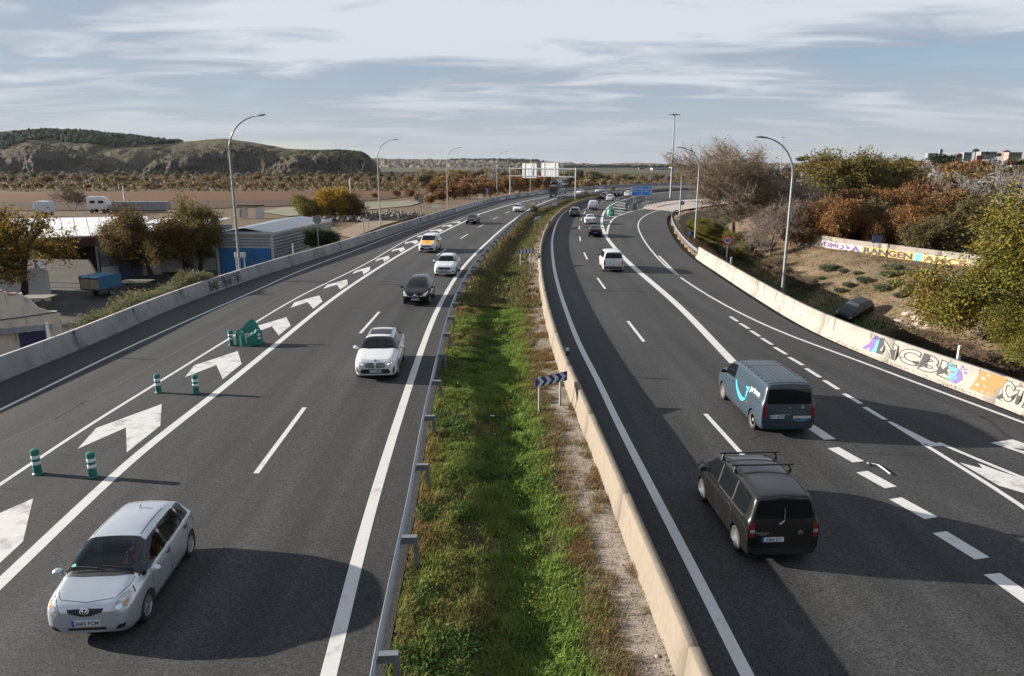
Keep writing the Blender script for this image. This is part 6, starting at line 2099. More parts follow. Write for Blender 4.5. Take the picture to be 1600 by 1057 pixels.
for k in range(7, 60):
 s_ = 6.0 * k - .006 + rr9.uniform(-.05, .05)
 if s_ > arclen(LBc)[-1] - 2: break
 w_ = rr9.uniform(.05, .13); h_ = rr9.uniform(.35, .72)
 spray(bar_l, 'water_stain', [(s_ - w_, .915), (s_ - w_ * .5, h_ + .12), (s_ + w_ * .1, h_), (s_ + w_ * .6, h_ + .2), (s_ + w_, .915)], gk, m_run)
for k in range(46):
 s_ = rr9.uniform(2, arclen(RRc)[-1] - 2); w_ = rr9.uniform(.04, .12); h_ = rr9.uniform(.2, .7)
 spray(bar_r, 'water_stain', [(s_ - w_, .94), (s_ - w_ * .5, h_ + .12), (s_ + w_ * .1, h_), (s_ + w_ * .6, h_ + .15), (s_ + w_, .94)], face_fn(RRc, FRONT_R, .004), M('rust_run', (.15, .125, .10), .9))
# ================================================================ BUILDINGS
def on_ground(px, py, y0=15.0, y1=900.0):
 u = (px - 800) / FPX; v = (CYP - py) / FPX
 d = np.array([u, _cp + v * _sp, -_sp + v * _cp]); d /= d[1]
 ys = np.geomspace(y0, y1, 1500)
 xs, zs = d[0] * ys, CAMH + d[2] * ys
 tz, _, _ = terrain_z(xs[None], ys[None])
 k = np.argmax(zs < tz[0])
 return Vector((xs[k], ys[k], tz[0][k]))
m_sheet = M('corrugated_grey', (0.20, 0.215, 0.23), 0.5, 0.35, var=0.1, vs=1.5)
m_sheetf = M('corrugated_pale', (0.30, 0.31, 0.31), 0.55, 0.2, var=0.1, vs=1.5, dirt=((.12, .11, .10), 1.2, .58, .8))
m_bluedoor = M('door_blue', (0.018, 0.13, 0.33), 0.5, var=0.18, vs=1.2, dirt=((.10, .20, .32), 1.5, .58, .8))
m_roofs = M('roof_sheet_blue', (0.20, 0.23, 0.27), 0.5, 0.3, var=0.12, vs=.8)
m_roofw = M('roof_sheet_white', (0.58, 0.585, 0.59), 0.6, var=0.08, vs=.5, dirt=((.35, .34, .33), .6, .6, .85))
m_plaster = M('old_plaster', (0.50, 0.46, 0.405), 0.9, var=0.15, vs=1.2, bump=.3, bs=5, dirt=((.15, .085, .05), 1.3, .56, .74, (2.2, 2.2, .35)))
m_plasterw = M('white_plaster', (0.52, 0.52, 0.53), 0.9, var=0.1, vs=1, dirt=((.25, .24, .23), 1.0, .58, .8))
m_rust = M('rust_red_fascia', (0.055, 0.009, 0.008), 0.7, var=0.15, vs=2)
m_tile = M('clay_tile', (0.27, 0.13, 0.075), .85, var=.25, vs=4)
m_black = M('dark_interior', (0.010, 0.010, 0.011), .9)
def corrug(name, root, P0, P1, z0, z1, pitch, depth, m, vertical=False, nrm=1):
 P0, P1 = Vector((P0[0], P0[1], 0)), Vector((P1[0], P1[1], 0))
 d = (P1 - P0); L_ = d.length; d.normalize(); n_ = Vector((-d.y, d.x, 0)) * nrm
 V = []
 if not vertical:
  zs, os_ = [], []
  k = max(2, int((z1 - z0) / pitch))
  for i in range(k):
   zb2 = z0 + (z1 - z0) * i / k; p_ = (z1 - z0) / k
   zs += [zb2, zb2 + .45 * p_, zb2 + .6 * p_, zb2 + .9 * p_]; os_ += [depth, depth, 0, 0]
  zs.append(z1); os_.append(depth)
  for z, o in zip(zs, os_):
   for q in (P0, P1):
    V.append((q.x + n_.x * o, q.y + n_.y * o, z))
  F = [(2 * i, 2 * i + 1, 2 * i + 3, 2 * i + 2) for i in range(len(zs) - 1)]
 else:
  k = max(2, int(L_ / pitch)); ts, os_ = [], []
  for i in range(k):
   t0 = L_ * i / k; p_ = L_ / k
   ts += [t0, t0 + .45 * p_, t0 + .6 * p_, t0 + .9 * p_]; os_ += [depth, depth, 0, 0]
  ts.append(L_); os_.append(depth)
  for t, o in zip(ts, os_):
   q = P0 + d * t + n_ * o
   V += [(q.x, q.y, z0), (q.x, q.y, z1)]
  F = [(2 * i, 2 * i + 2, 2 * i + 3, 2 * i + 1) for i in range(len(ts) - 1)]
 me = mesh_np(name, V, np.array(F), [m])
 return link(name, me, root)
def quad_slab(name, root, pts, t, m):
 pts = [Vector(p) for p in pts]
 n = len(pts)
 c = MB(); c.add(pts + [p - Vector((0, 0, t)) for p in pts], [tuple(range(n)), tuple(range(2 * n - 1, n - 1, -1))] + [(i, (i + 1) % n, n + (i + 1) % n, n + i) for i in range(n)])
 return c.build(name, m, root)
ZY = YARD + .2
tyr, dru, rimm = wheel_meshes(.5, .3, 'steel')
A, Bc = at_depth(337.5, 364, 81.5), at_depth(424, 364, 81.0)
zt = A.z
Dd = at_depth(517, 347, 100.0)
Ee = Vector((A.x + (Dd.x - Bc.x) * 1.0 - 1.6, Dd.y + .5, 0))
shed = thing('shed', 'grey corrugated metal shed with a big blue sliding door behind the left barrier', 'shed', (0, 0, 0))
zd = at_depth(380, 388, 81.2).z
corrug('front_sheet', shed, A, Bc, zd, zt - .12, .30, .05, m_sheetf, nrm=-1)
corrug('side_sheet', shed, Bc, Dd, ZY, zt - .12, .34, .05, m_sheet, nrm=-1)
corrug('side_sheet', shed, Ee, A, ZY, zt - .12, .34, .05, m_sheet, nrm=-1)
corrug('back_sheet', shed, Dd, Ee, ZY, zt - .12, .34, .05, m_sheet, nrm=-1)
x_ = (Bc - A); x_.z = 0; wdt = x_.length; x_.normalize()
rz_ = math.atan2(x_.y, x_.x); nf = Vector((x_.y, -x_.x, 0))
ctr = (A + Bc) / 2
c = MB(); c.box((ctr.x, ctr.y, (zd + ZY) / 2), (wdt - .5, .08, zd - ZY), rz=rz_); door = c.build('door', m_bluedoor, shed)
for zz in (ZY + 1.9,):
 p = ctr + nf * .06; c = MB(); c.box((p.x, p.y, zz), (wdt - .6, .03, .06), rz=rz_); c.build('door_rail', M('rail_blue_worn', (.10, .22, .36), .5), door)
for f_ in (.33, .66):
 p = A + x_ * wdt * f_ + nf * .055; c = MB(); c.box((p.x, p.y, (zd + ZY) / 2), (.03, .02, zd - ZY - .1), rz=rz_); c.build('door_seam', m_black, door)
for f_ in (0.0, 1.0):
 p = A + x_ * wdt * f_ + nf * .08; c = MB(); c.box((p.x, p.y, (zt + ZY) / 2), (.26, .16, zt - ZY), rz=rz_); c.build('corner_post', M('trim_pale', (.42, .45, .48), .5, .3), shed)
rdg = .55
nS = 7
for side in (0, 1):
 for k in range(nS):
  t0, t1 = k / nS, (k + 1) / nS - .004
  e0, e1 = (A, Ee) if side == 0 else (Bc, Dd)
  m0, m1 = (A + Bc) / 2, (Vector(Ee) + Dd) / 2
  lp = lambda a, b, t: Vector((a.x + (b.x - a.x) * t, a.y + (b.y - a.y) * t, 0))
  q = [lp(e0, e1, t0), lp(e0, e1, t1), lp(m0, m1, t1), lp(m0, m1, t0)]
  q = [Vector((p.x, p.y, zt + (0 if i < 2 else rdg))) for i, p in enumerate(q)]
  if side: q = q[::-1]
  quad_slab('roof_sheet', shed, q, .05, m_roofs)
p = ctr + nf * .14; c = MB(); c.box((p.x, p.y, zt + .0), (wdt + .4, .10, .30), rz=rz_); c.build('fascia', M('trim_pale', (.42, .45, .48), .5, .3), shed)
dsd = Vector((Dd.x - Bc.x, Dd.y - Bc.y, 0)); p = (Bc + Dd) / 2
c = MB(); c.box((p.x + .1, p.y, zt - .02), (dsd.length, .10, .26), rz=math.atan2(dsd.y, dsd.x)); c.build('fascia', M('trim_pale', (.42, .45, .48), .5, .3), shed)
c = MB(); p = A + x_ * wdt * .36 + nf * .25; c.box((p.x, p.y, zd + .95), (.35, .4, .10), rz=rz_); c.build('lamp', m_signwhite, shed)
wh = thing('warehouse', 'low warehouse with a white sheet roof and a dark open bay under a red fascia', 'warehouse', (0, 0, 0))
F0, F1, F2 = at_depth(-60, 386, 74), at_depth(150, 369, 79), at_depth(243, 360, 82.5)
B0, B2 = at_depth(-80, 362, 95), at_depth(188, 344.5, 104)
zf = F1.z
roofpts = [(F0.x, F0.y, zf), (F2.x, F2.y, zf), (B2.x + 4, B2.y, zf + .35), (B0.x, B0.y + 4, zf + .35)]
nn_ = 14
for k in range(nn_):
 t0, t1 = k / nn_, (k + 1) / nn_ - .003
 f = lambda a, b, t: Vector(a) + (Vector(b) - Vector(a)) * t
 quad_slab('roof_sheet', wh, [f(roofpts[0], roofpts[1], t0), f(roofpts[0], roofpts[1], t1), f(roofpts[3], roofpts[2], t1), f(roofpts[3], roofpts[2], t0)], .12, m_roofw)
quad = lambda nm, a, b, z0, z1, t, m, root=wh: (lambda cc: (cc.box((((a[0] + b[0]) / 2), ((a[1] + b[1]) / 2), (z0 + z1) / 2), (math.hypot(b[0] - a[0], b[1] - a[1]), t, z1 - z0), rz=math.atan2(b[1] - a[1], b[0] - a[0])), cc.build(nm, m, root))[1])(MB())
G0 = F0 + (F1 - F0) * .18
quad('fascia', (F0.x, F0.y + .2), (F1.x, F1.y + .2), zf - 1.1, zf - .14, .2, m_rust)
mid_ = at_depth(148, 400, 79.2)
corrug('wall_sheet', wh, (F1.x, F1.y + .15), (F2.x, F2.y + .15), zf - 3.4, zf - .13, .22, .035, m_sheet, True, -1)
quad('plinth', (F1.x, F1.y + .22), (F2.x, F2.y + .22), ZY, zf - 3.42, .3, m_plasterw)
quad('back_wall', (B0.x, B0.y + 3.5), (B2.x + 3.5, B2.y - .5), ZY, zf + .2, .25, m_black)
quad('side_wall', (F2.x - .1, F2.y + .4), (B2.x + 3.6, B2.y - .7), ZY, zf - .1, .25, m_sheet)
quad('partition', (F1.x - .1, F1.y + .5), (F1.x + 2, F1.y + 16), ZY, zf - .2, .25, m_black)
for t in (.12, .5, .98):
 p = F0 + (F1 - F0) * t; c = MB(); c.box((p.x, p.y + .3, (ZY + zf) / 2 - .4), (.25, .25, zf - ZY - .9)); c.build('column', m_signback, wh)
lt = thing('lean_to', 'low dark blue lean-to with a flat canopy against the warehouse plinth', 'lean-to', (0, 0, 0))
p0, p1 = at_depth(172, 430, 78), at_depth(216, 425, 79.5)
quad('wall', (p0.x + .5, p0.y + 1), (p1.x, p1.y + 1), ZY, ZY + 2.2, .15, M('blue_grey_panels', (.05, .075, .10), .6, var=.1, vs=1), lt)
quad('door', (p0.x + .9, p0.y + .86), (p0.x + 1.9, p0.y + .9), ZY, ZY + 2.0, .08, M('door_indigo', (.03, .03, .10), .6), lt)
c = MB(); c.box(((p0.x + p1.x) / 2, p0.y + .6, ZY + 2.45), (p1.x - p0.x + 1.2, 2.6, .18), rz=.05); c.build('canopy', m_trim, lt)
pf = thing('platform', 'long low platform of weathered planks in the shade beside the blue covered trailer', 'platform', (0, 0, 0))
p0 = at_depth(211, 432, 72.5)
for k in range(5):
 c = MB(); c.box((p0.x, p0.y - .8 + .42 * k, ZY + .82), (2.9, .38, .06)); c.build('plank', M('plank_grey', (.19, .165, .13), .85, var=.25, vs=5), pf)
for sx in (-1.3, 1.3):
 for sy in (-.8, .8):
  c = MB(); c.box((p0.x + sx, p0.y + sy, ZY + .4), (.1, .1, .8)); c.build('leg', m_trim, pf)
tp = at_depth(158, 444, 69)
tl_ = thing('trailer', 'small trailer with a sagging blue tarpaulin and a boarded tailgate in the yard', 'trailer', (tp.x, tp.y, ZY), R(-14))
tl_.scale = (.76, .76, .8)
c = MB(); c.box((0, 0, .95), (2.9, 3.6, .14)); c.build('bed', m_trim, tl_)
for k in range(5):
 for sx in (-.72, .72):
  c = MB(); c.box((sx, -1.78, 1.16 + k * .235), (1.32, .06, .22)); c.build('plank', M('tailgate_wood', (.30, .25, .185), .8, var=.2, vs=4), tl_)
c = MB(); c.box((0, -1.83, 1.6), (.09, .04, 1.25)); c.build('tailgate_bar', m_signback, tl_)
m_tarp = M('blue_tarpaulin', (.022, .115, .21), .6, var=.25, vs=2, bump=.6, bs=3)
c = MB()
nx, ny = 9, 8
vs = []
for i in range(nx):
 for j in range(ny):
  x, y = -1.5 + 3.0 * i / (nx - 1), -1.85 + 3.7 * j / (ny - 1)
  vs.append((x, y, 2.55 - .14 * math.sin(i / (nx - 1) * math.pi) + .05 * math.sin(i * 2.1 + j * 1.7) - (.18 * (j == 0) * abs(i - 4) / 4)))
c.add(vs, [(i * ny + j, (i + 1) * ny + j, (i + 1) * ny + j + 1, i * ny + j + 1) for i in range(nx - 1) for j in range(ny - 1)])
c.build('tarpaulin', m_tarp, tl_, smooth=True)
for sx in (-1.5, 1.5):
 c = MB(); vs = []
 for j in range(9):
  for k in range(5):
   vs.append((sx + .06 * math.sin(j * 1.9 + k), -1.85 + 3.7 * j / 8, 1.05 + 1.5 * k / 4))
 c.add(vs, [(j * 5 + k, (j + 1) * 5 + k, (j + 1) * 5 + k + 1, j * 5 + k + 1) for j in range(8) for k in range(4)])
 c.build('tarpaulin', m_tarp, tl_, smooth=True)
for sx in (-1.2, 1.2):
 w_ = link('wheel', dru, tl_, (sx, .2, .45)); w_.rotation_euler = (0, 0, math.pi / 2 * (1 if sx < 0 else -1)); w_.scale = (.9, .8, .9); link('tyre', tyr, w_); link('rim', rimm, w_)
cr = thing('ruined_building', 'crumbling plastered building with a stepped broken top and a blue shutter, in the left corner', 'building', (0, 0, 0))
K0, K1 = at_depth(-160, 500, 39), at_depth(95.5, 500, 43)
hd_ = Vector((K1.x - K0.x, K1.y - K0.y, 0)); LW = hd_.length; hd_.normalize()
topz = lambda px, py: at_depth(px, py, K0.y + (K1.y - K0.y) * (px + 160) / 255.5).z
outl = [(-160, 459), (11, 457), (12.5, 461), (14, 462.5), (36, 458.5), (38, 464), (48, 468), (53, 474), (60, 482), (68, 484), (76, 487), (90, 487), (95.5, 492)]
xs = [((px + 160) / 255.5) * LW for px, _ in outl]; zs = [topz(*q) for q in outl]
M4 = Matrix(((hd_.x, 0, -hd_.y, K0.x), (hd_.y, 0, hd_.x, K0.y), (0, 1, 0, 0), (0, 0, 0, 1)))
poly = [(x, z) for x, z in zip(xs, zs)] + [(LW, ZY - .2), (0, ZY - .2)]
c = MB(); c.prism(poly[::-1], .32, M4); c.build('wall', m_plaster, cr)
sx0, sx1 = ((20 + 160) / 255.5) * LW, ((65 + 160) / 255.5) * LW
c = MB(); c.box((0, 0, 0), (sx1 - sx0, .05, 3.0)); o = c.build('shutter', M('shutter_navy', (.008, .016, .085), .5, var=.1, vs=2), cr)
pc = K0 + hd_ * ((sx0 + sx1) / 2); nn2 = Vector((hd_.y, -hd_.x, 0))
o.location = (pc.x + nn2.x * .05, pc.y + nn2.y * .05, topz(45, 527) - 1.15); o.rotation_euler = (0, 0, math.atan2(hd_.y, hd_.x))
zs_ = topz(45, 514)
c = MB()
n_ = 40
vs = []
for i in range(n_ + 1):
 x = -1.0 + (sx1 - sx0 + 4.6) * i / n_ - 3.2
 z = .03 * math.sin(i * 1.7)
 vs += [(x, 0, z + .26), (x, -.42, z)]
c.add(vs, [(2 * i, 2 * i + 1, 2 * i + 3, 2 * i + 2) for i in range(n_)])
o = c.build('awning', m_sheet, cr); pc = K0 + hd_ * sx0; o.location = (pc.x + nn2.x * .02, pc.y + nn2.y * .02, zs_ - .08); o.rotation_euler = (0, 0, math.atan2(hd_.y, hd_.x))
c = MB(); c.tube([(K0.x + nn2.x * .06, K0.y + nn2.y * .06, topz(-160, 520)), ((K0 + hd_ * LW * .8).x + nn2.x * .06, (K0 + hd_ * LW * .8).y + nn2.y * .06, topz(45, 494)), (K1.x + nn2.x * .06, K1.y + nn2.y * .06, topz(93, 487))], .03, 5); c.build('cable', m_dark, cr)
for i in range(len(outl) - 1):
 if outl[i + 1][0] <= 40 and outl[i][0] > -160 or i == 0:
  a, b_ = xs[i], xs[i + 1]
  if b_ - a > .3:
   for k in range(max(1, int((b_ - a) / .45))):
    if i == 0 and k < (b_ - a) / .45 - 14: continue
    u = a + .45 * k + .2
    p = K0 + hd_ * u - nn2 * .15
    c = MB(); c.box((p.x, p.y, zs[i] + (zs[i + 1] - zs[i]) * (u - a) / (b_ - a) + .05), (.40, .5, .09), rz=math.atan2(hd_.y, hd_.x) + .03 * math.sin(k * 3)); c.build('brick', m_tile, cr)
st_ = thing('shelter', 'small shelter with a flat board roof behind the crumbling wall', 'shelter', (0, 0, 0))
p0 = at_depth(58, 470, 53)
c = MB(); c.box((p0.x, p0.y, ZY + 2.75), (2.2, 1.6, .10), rz=.1); c.build('roof', M('board_grey', (.16, .145, .12), .9, var=.2, vs=3), st_)
for sx in (-.8, .8):
 for sy in (-.6, .6):
  c = MB(); c.box((p0.x + sx, p0.y + sy, ZY + 1.35), (.14, .14, 2.7)); c.build('post', m_trim, st_)
p0 = at_depth(61, 482, 50); tank = thing('water_tank', 'white plastic tank leaning behind the crumbling wall', 'tank', (p0.x, p0.y, ZY + 1.1)); c = MB(); c.lathe([(.4, 0), (.5, .1), (.5, .7), (.42, .8), (.15, .85)], 14); c.build('vessel', m_signwhite, tank, smooth=True); c = MB(); c.lathe([(.15, .85), (.15, .93), (.001, .94)], 10); c.build('cap', m_dark, tank)
c = MB(); c.box((p0.x, p0.y, ZY + .55), (1.2, 1.2, 1.1)); tag(c.build('block_base', m_plaster), 'plastered block under the white tank', 'block')
ww = thing('white_house', 'white plastered house wall behind the yellow leaved tree', 'house', (0, 0, 0))
a_, b2_ = at_depth(-60, 450, 64), at_depth(76, 450, 66)
quad('wall', (a_.x, a_.y), (b2_.x, b2_.y), ZY, at_depth(60, 419, 66).z, .3, m_plasterw, ww)
quad('wall', (b2_.x, b2_.y), (b2_.x - 4.6, b2_.y + 6), ZY, at_depth(60, 419, 66).z - .3, .3, m_plasterw, ww)
c = MB(); c.box(((a_.x + b2_.x) / 2 - 2.5, a_.y + 3.4, at_depth(60, 417, 66).z + .15), (b2_.x - a_.x - 3.5, 7, .25), rz=.03); c.build('roof', m_tile, ww)
wd_ = thing('garden_wall', 'stained white wall with an indigo door behind the trees beside the shed', 'wall', (0, 0, 0))
a_, b2_ = at_depth(246, 420, 84), at_depth(337, 410, 86)
quad('wall', (a_.x, a_.y), (b2_.x, b2_.y), ZY, at_depth(270, 389, 85).z, .25, m_plasterw, wd_)
p = at_depth(294, 420, 84.7); quad('door', (p.x - .55, p.y), (p.x + .55, p.y + .03), ZY, at_depth(294, 397, 85).z, .12, M('door_indigo', (.03, .03, .10), .6), wd_)
quad('upper_wall', (a_.x + .4, a_.y + 6), (b2_.x, b2_.y + 6), ZY, at_depth(280, 352, 91).z, .25, m_sheet, wd_)
c = MB(); p = at_depth(285, 349, 96); c.box((p.x, p.y, at_depth(280, 352, 91).z + .1), (9, 10, .15)); c.build('roof', m_roofw, wd_)
p = at_depth(343, 440, 62)
pk = make_car('parked_van', 'white van below the barrier by the blue shed, only its roof edge showing', 'van', 'van', 'offwhite', (p.x, p.y, ZY + .9), R(28), 'steel', detail=0, hi=False)
def lorry_cab(px, py, h_, w_, label, rz, m):
 b_ = G(px, py, ZF); s = b_.y / FPX
 r_ = thing('old_lorry', label, 'lorry', b_, rz)
 W_, H_ = w_ * s, h_ * s
 c = MB(); c.prism([(-.5 * W_, .25 * H_), (.42 * W_, .25 * H_), (.5 * W_, .5 * H_), (.38 * W_, .92 * H_), (.2 * W_, 1.0 * H_), (-.5 * W_, .98 * H_)], 2.3, Matrix(((1, 0, 0, 0), (0, 0, 1, -1.15), (0, 1, 0, 0), (0, 0, 0, 1)))); c.build('cab', m, r_, bevel=.12, smooth=True)
 for x in (-.22, .2):
  c = MB(); c.box((x * W_, -1.17, .68 * H_), (.26 * W_, .04, .16 * H_)); c.build('side_window', m_glass, r_)
 for x in (-.3, .3):
  for sg in (1, -1):
   w2 = link('wheel', dru, r_, (x * W_, sg * 1.0, .5)); w2.rotation_euler = (0, 0, 0 if sg > 0 else math.pi); link('tyre', tyr, w2); link('rim', rimm, w2)
 return r_
lorry_cab(157, 333, 25, 31, 'white motor coach front abandoned at the edge of the field', R(0), M('enamel_white', (.62, .62, .62), .4))
lorry_cab(70, 338, 23, 25, 'white lorry cab with a blue side panel abandoned at the edge of the field', R(180), M('enamel_pale', (.50, .55, .60), .4))
b_ = G(218, 331, ZF); s_ = b_.y / FPX
bx = thing('box_body', 'long rusty grey box body standing behind the abandoned coach', 'container', b_)
c = MB(); c.box((0, 0, 9 * s_), (92 * s_, 2.4, 13 * s_)); c.build('box', M('box_grey', (.26, .27, .27), .6, .2, var=.3, vs=.8, dirt=((.10, .07, .05), .8, .55, .7)), bx)
for k in range(14):
 c = MB(); c.box(((-43 + 6.6 * k) * s_, -1.23, 9 * s_), (.8 * s_, .06, 13 * s_)); c.build('rib', m_signback, bx)
c = MB(); c.box((0, 0, 1.6 * s_), (80 * s_, 2.2, 2.4 * s_)); c.build('chassis', m_dark, bx)
b_ = G(392, 341, ZF); s_ = b_.y / FPX
ru = thing('ruin', 'roofless ruin of two grey walls and a lintel behind the shed roof', 'ruin', b_)
for x, w, h, m in [(-11, 9, 17, m_plaster), (13, 11, 18, m_plasterw), (-16, 3, 13, m_plaster)]:
 c = MB(); c.prism([(-w / 2 * s_, 0), (w / 2 * s_, 0), (w / 2 * s_, h * s_), (-w * .2 * s_, h * s_ * .93), (-w / 2 * s_, h * s_ * .8)], 1.2, Matrix(((1, 0, 0, x * s_), (0, 0, 1, 0), (0, 1, 0, 0), (0, 0, 0, 1)))); c.build('wall', m, ru)
c = MB(); c.box((0, .6, 19 * s_), (38 * s_, 1.6, 3 * s_)); c.build('lintel', M('lintel_brown', (.10, .075, .06), .9), ru)
for px, yb_, yt, lab in [(195, 314, 289, 'pale pole with a small red crossbar in the ploughed field'), (548, 309, 277, 'plain pale pole behind the yellow bushes')]:
 b_ = G(px, yb_, ZF); h_ = at_depth(px, yt, b_.y).z - b_.z
 r_ = thing('pole', lab, 'pole', b_)
 c = MB(); c.tube([(0, 0, 0), (0, 0, h_)], [.32, .22], 8); c.build('shaft', M('pole_pale', (.45, .43, .40), .7), r_, smooth=True)
 c = MB(); c.box((0, 0, h_), (2.2, .3, .3)); c.build('crossbar', M('crossbar_rust', (.25, .09, .06), .7) if px == 195 else m_signback, r_)
m_rub = M('rubble', (.16, .14, .125), .95, var=.5, vs=1.5)
c = MB()
rr0 = random.Random(5)
for k in range(420):
 px, py = rr0.uniform(484, 655), rr0.uniform(341, 350)
 py += (655 - px) * .0 + (px < 520) * 4
 p = G(px, py - (px - 484) * .045, ZF); s = rr0.uniform(.2, .7)
 c.box((p.x, p.y, p.z + rr0.uniform(0, .8)), (s * 1.3, s, s * .8), mat=Matrix.Rotation(rr0.uniform(0, 6), 4, (rr0.random(), rr0.random(), 1)))
tag(c.build('rubble', m_rub), 'bank of dumped rubble behind the shed', kind='stuff')
WP = [np.array(on_ground(px, py)[:2]) for px, py in [(1215, 379), (1262, 385), (1320, 392), (1380, 401), (1440, 409), (1480, 414), (1540, 421)]]
WW = smooth_line(catmull(WP, .8), 12)
wz0 = np.array([ground_z(*q) for q in WW])
wall_r = thing('retaining_wall', 'long concrete wall with faded painted lettering below the rust coloured bushes', 'wall')
m_wallc = M('wall_concrete', (.20, .18, .155), .9, var=.2, vs=.5, bump=.2, bs=6, dirt=((.09, .075, .06), .5, .52, .7))
zW = float(np.median(wz0))
whh = 1.3
barrier_segments(wall_r, WW, [(0, -.8), (0, whh), (.28, whh), (.28, -.8)], m_wallc, 7.0, 0, 'wall_section')
for o in wall_r.children: o.location.z = zW
fw = lambda off: (lambda s, h: Vector((np.interp(s, arclen(WW), WW[:, 0]), np.interp(s, arclen(WW), WW[:, 1]), zW + h)) + Vector((0, -off, 0)))
Lw = arclen(WW)[-1]
sw = lambda px: nearest_s(WW, on_ground(px, 385 + (px - 1262) * .136)[:2])[0]
fwa, fwb = fw(.02), fw(.03)
for (xa, xb, m, word, mt) in [(1284, 1335, M('wall_white', (.38, .36, .38), .8), 'OMOXA', M('spray_violet', (.10, .05, .13), .8)), (1337, 1424, M('wall_ochre', (.47, .26, .07), .8), 'RANGEN', m_spray_k), (1426, 1433, M('wall_teal', (.10, .38, .42), .8), '', None), (1434, 1500, M('wall_straw', (.50, .37, .15), .8), 'AMCE', M('spray_brown', (.10, .06, .03), .8))]:
 s0, s1 = sw(xa), sw(xb)
 spray(wall_r, 'graffiti_paint', [(s0, .05), (s1, .05), (s1, .78), (s0, .78)], fwa, m)
 if word:
  v2, f2 = text_flat(word, 1.0, .05); x0, x1, y0, y1 = v2[:, 0].min(), v2[:, 0].max(), v2[:, 1].min(), v2[:, 1].max()
  map_flat('graffiti_lettering', v2, f2, lambda u, v: fwb(s0 + .2 + (s1 - s0 - .4) * (u - x0) / (x1 - x0), .10 + .62 * (v - y0) / (y1 - y0)), mt, wall_r)
b_ = on_ground(1367, 402)
r_ = thing('road_sign', 'small blue sign on two thin posts in front of the painted wall', 'road sign', b_)
h_ = at_depth(1367, 374, b_.y).z - b_.z
for s in (-.3, .3):
 c = MB(); c.box((s, 0, h_ / 2), (.06, .06, h_)); c.build('post', m_polew, r_)
c = MB(); c.box((0, -.05, h_), (1.0, .03, .75)); c.build('panel', M('sign_dusk_blue', (.06, .09, .17), .5), r_)
def house(px, ybase, ytop, wpx, Y, label, mw, mr, nwin=3, pitched=False, dz=3.0):
 p = at_depth(px, ybase, Y); t = at_depth(px, ytop, Y)
 h, w = t.z - p.z, wpx * Y / FPX
 r_ = thing('house', label, 'house', (p.x, Y, p.z - dz))
 h += dz
 c = MB(); c.box((0, w * .3, h / 2), (w, w * .6, h)); c.build('wall', mw, r_)
 if pitched:
  c = MB(); c.prism([(-w * .55, 0), (w * .55, 0), (0, w * .22)], w * .7, Matrix(((1, 0, 0, 0), (0, 0, 1, -.05 * w), (0, 1, 0, h), (0, 0, 0, 1)))); c.build('roof', mr, r_)
 else:
  c = MB(); c.box((0, w * .3, h + .15), (w * 1.04, w * .64, .35)); c.build('roof', mr, r_)
 for k in range(nwin):
  c = MB(); c.box((w * (-.5 + (k + .5) / nwin), -.04, h - (h - dz) * .45), (w / nwin * .45, .12, (h - dz) * .35)); c.build('window', m_glass, r_)
 return r_
m_hw = M('house_white', (.17, .18, .195), .8); m_hc = M('house_cream', (.21, .18, .135), .8); m_hb = M('house_brick', (.17, .085, .065), .8); m_hr = M('house_roof', (.20, .20, .21), .8)
m_ww = M('works_white', (.34, .36, .39), .7); m_wo = M('works_orange', (.42, .21, .06), .7); m_wf = M('works_roof', (.30, .31, .33), .7)
house(1458, 243, 240.5, 15, 520, 'white house front left of the round dark pine on the skyline', m_hw, m_hr, 3)
house(1470.5, 240, 234, 4.5, 700, 'white water tower cabin above the round dark pine', m_hw, m_hr, 1)
house(1499, 247, 242, 9, 450, 'beige gabled house right of the round dark pine', m_hc, m_hb, 2, True)
house(1512, 245, 239, 12, 480, 'pale house with a flat roof between the two palms', m_hw, m_hr, 3)
house(1530, 253, 244, 9, 420, 'brick house below the taller palm', m_hb, m_hr, 2)
house(1545, 243, 238, 24, 560, 'long pale row of houses behind the palms', m_hw, m_hr, 5)
house(1586, 246, 239, 20, 430, 'cream house with a grey roof at the right end of the skyline', m_hc, m_hr, 4)
house(1573, 241, 237, 10, 520, 'red brick house beside the cream one', m_hb, m_hb, 2, True)
house(1034, 267, 263, 28, 1500, 'long white factory on the plain left of the light mast', m_ww, m_wf, 6, False, 4)
house(1058, 266, 261.5, 20, 1500, 'white factory with an orange attic behind the lamp at the bend', m_ww, m_wo, 4, False, 4)
house(1003, 265.5, 262.5, 9, 1700, 'small yellow and white building left of the long factory', m_hc, m_hr, 2, False, 4)
house(1115, 264, 260, 8, 1300, 'white building glimpsed through the big brown tree', m_ww, m_wf, 2, False, 4)
house(877, 280, 275.5, 10, 520, 'small ochre farmhouse right of the gantry boards', m_hc, m_hb, 2, True, 6)
house(848.5, 256, 250.5, 3.2, 2400, 'dark tower on the horizon above the gantry boards', M('tower_slate', (.16, .19, .22), .8), m_hr, 1, False, 20)
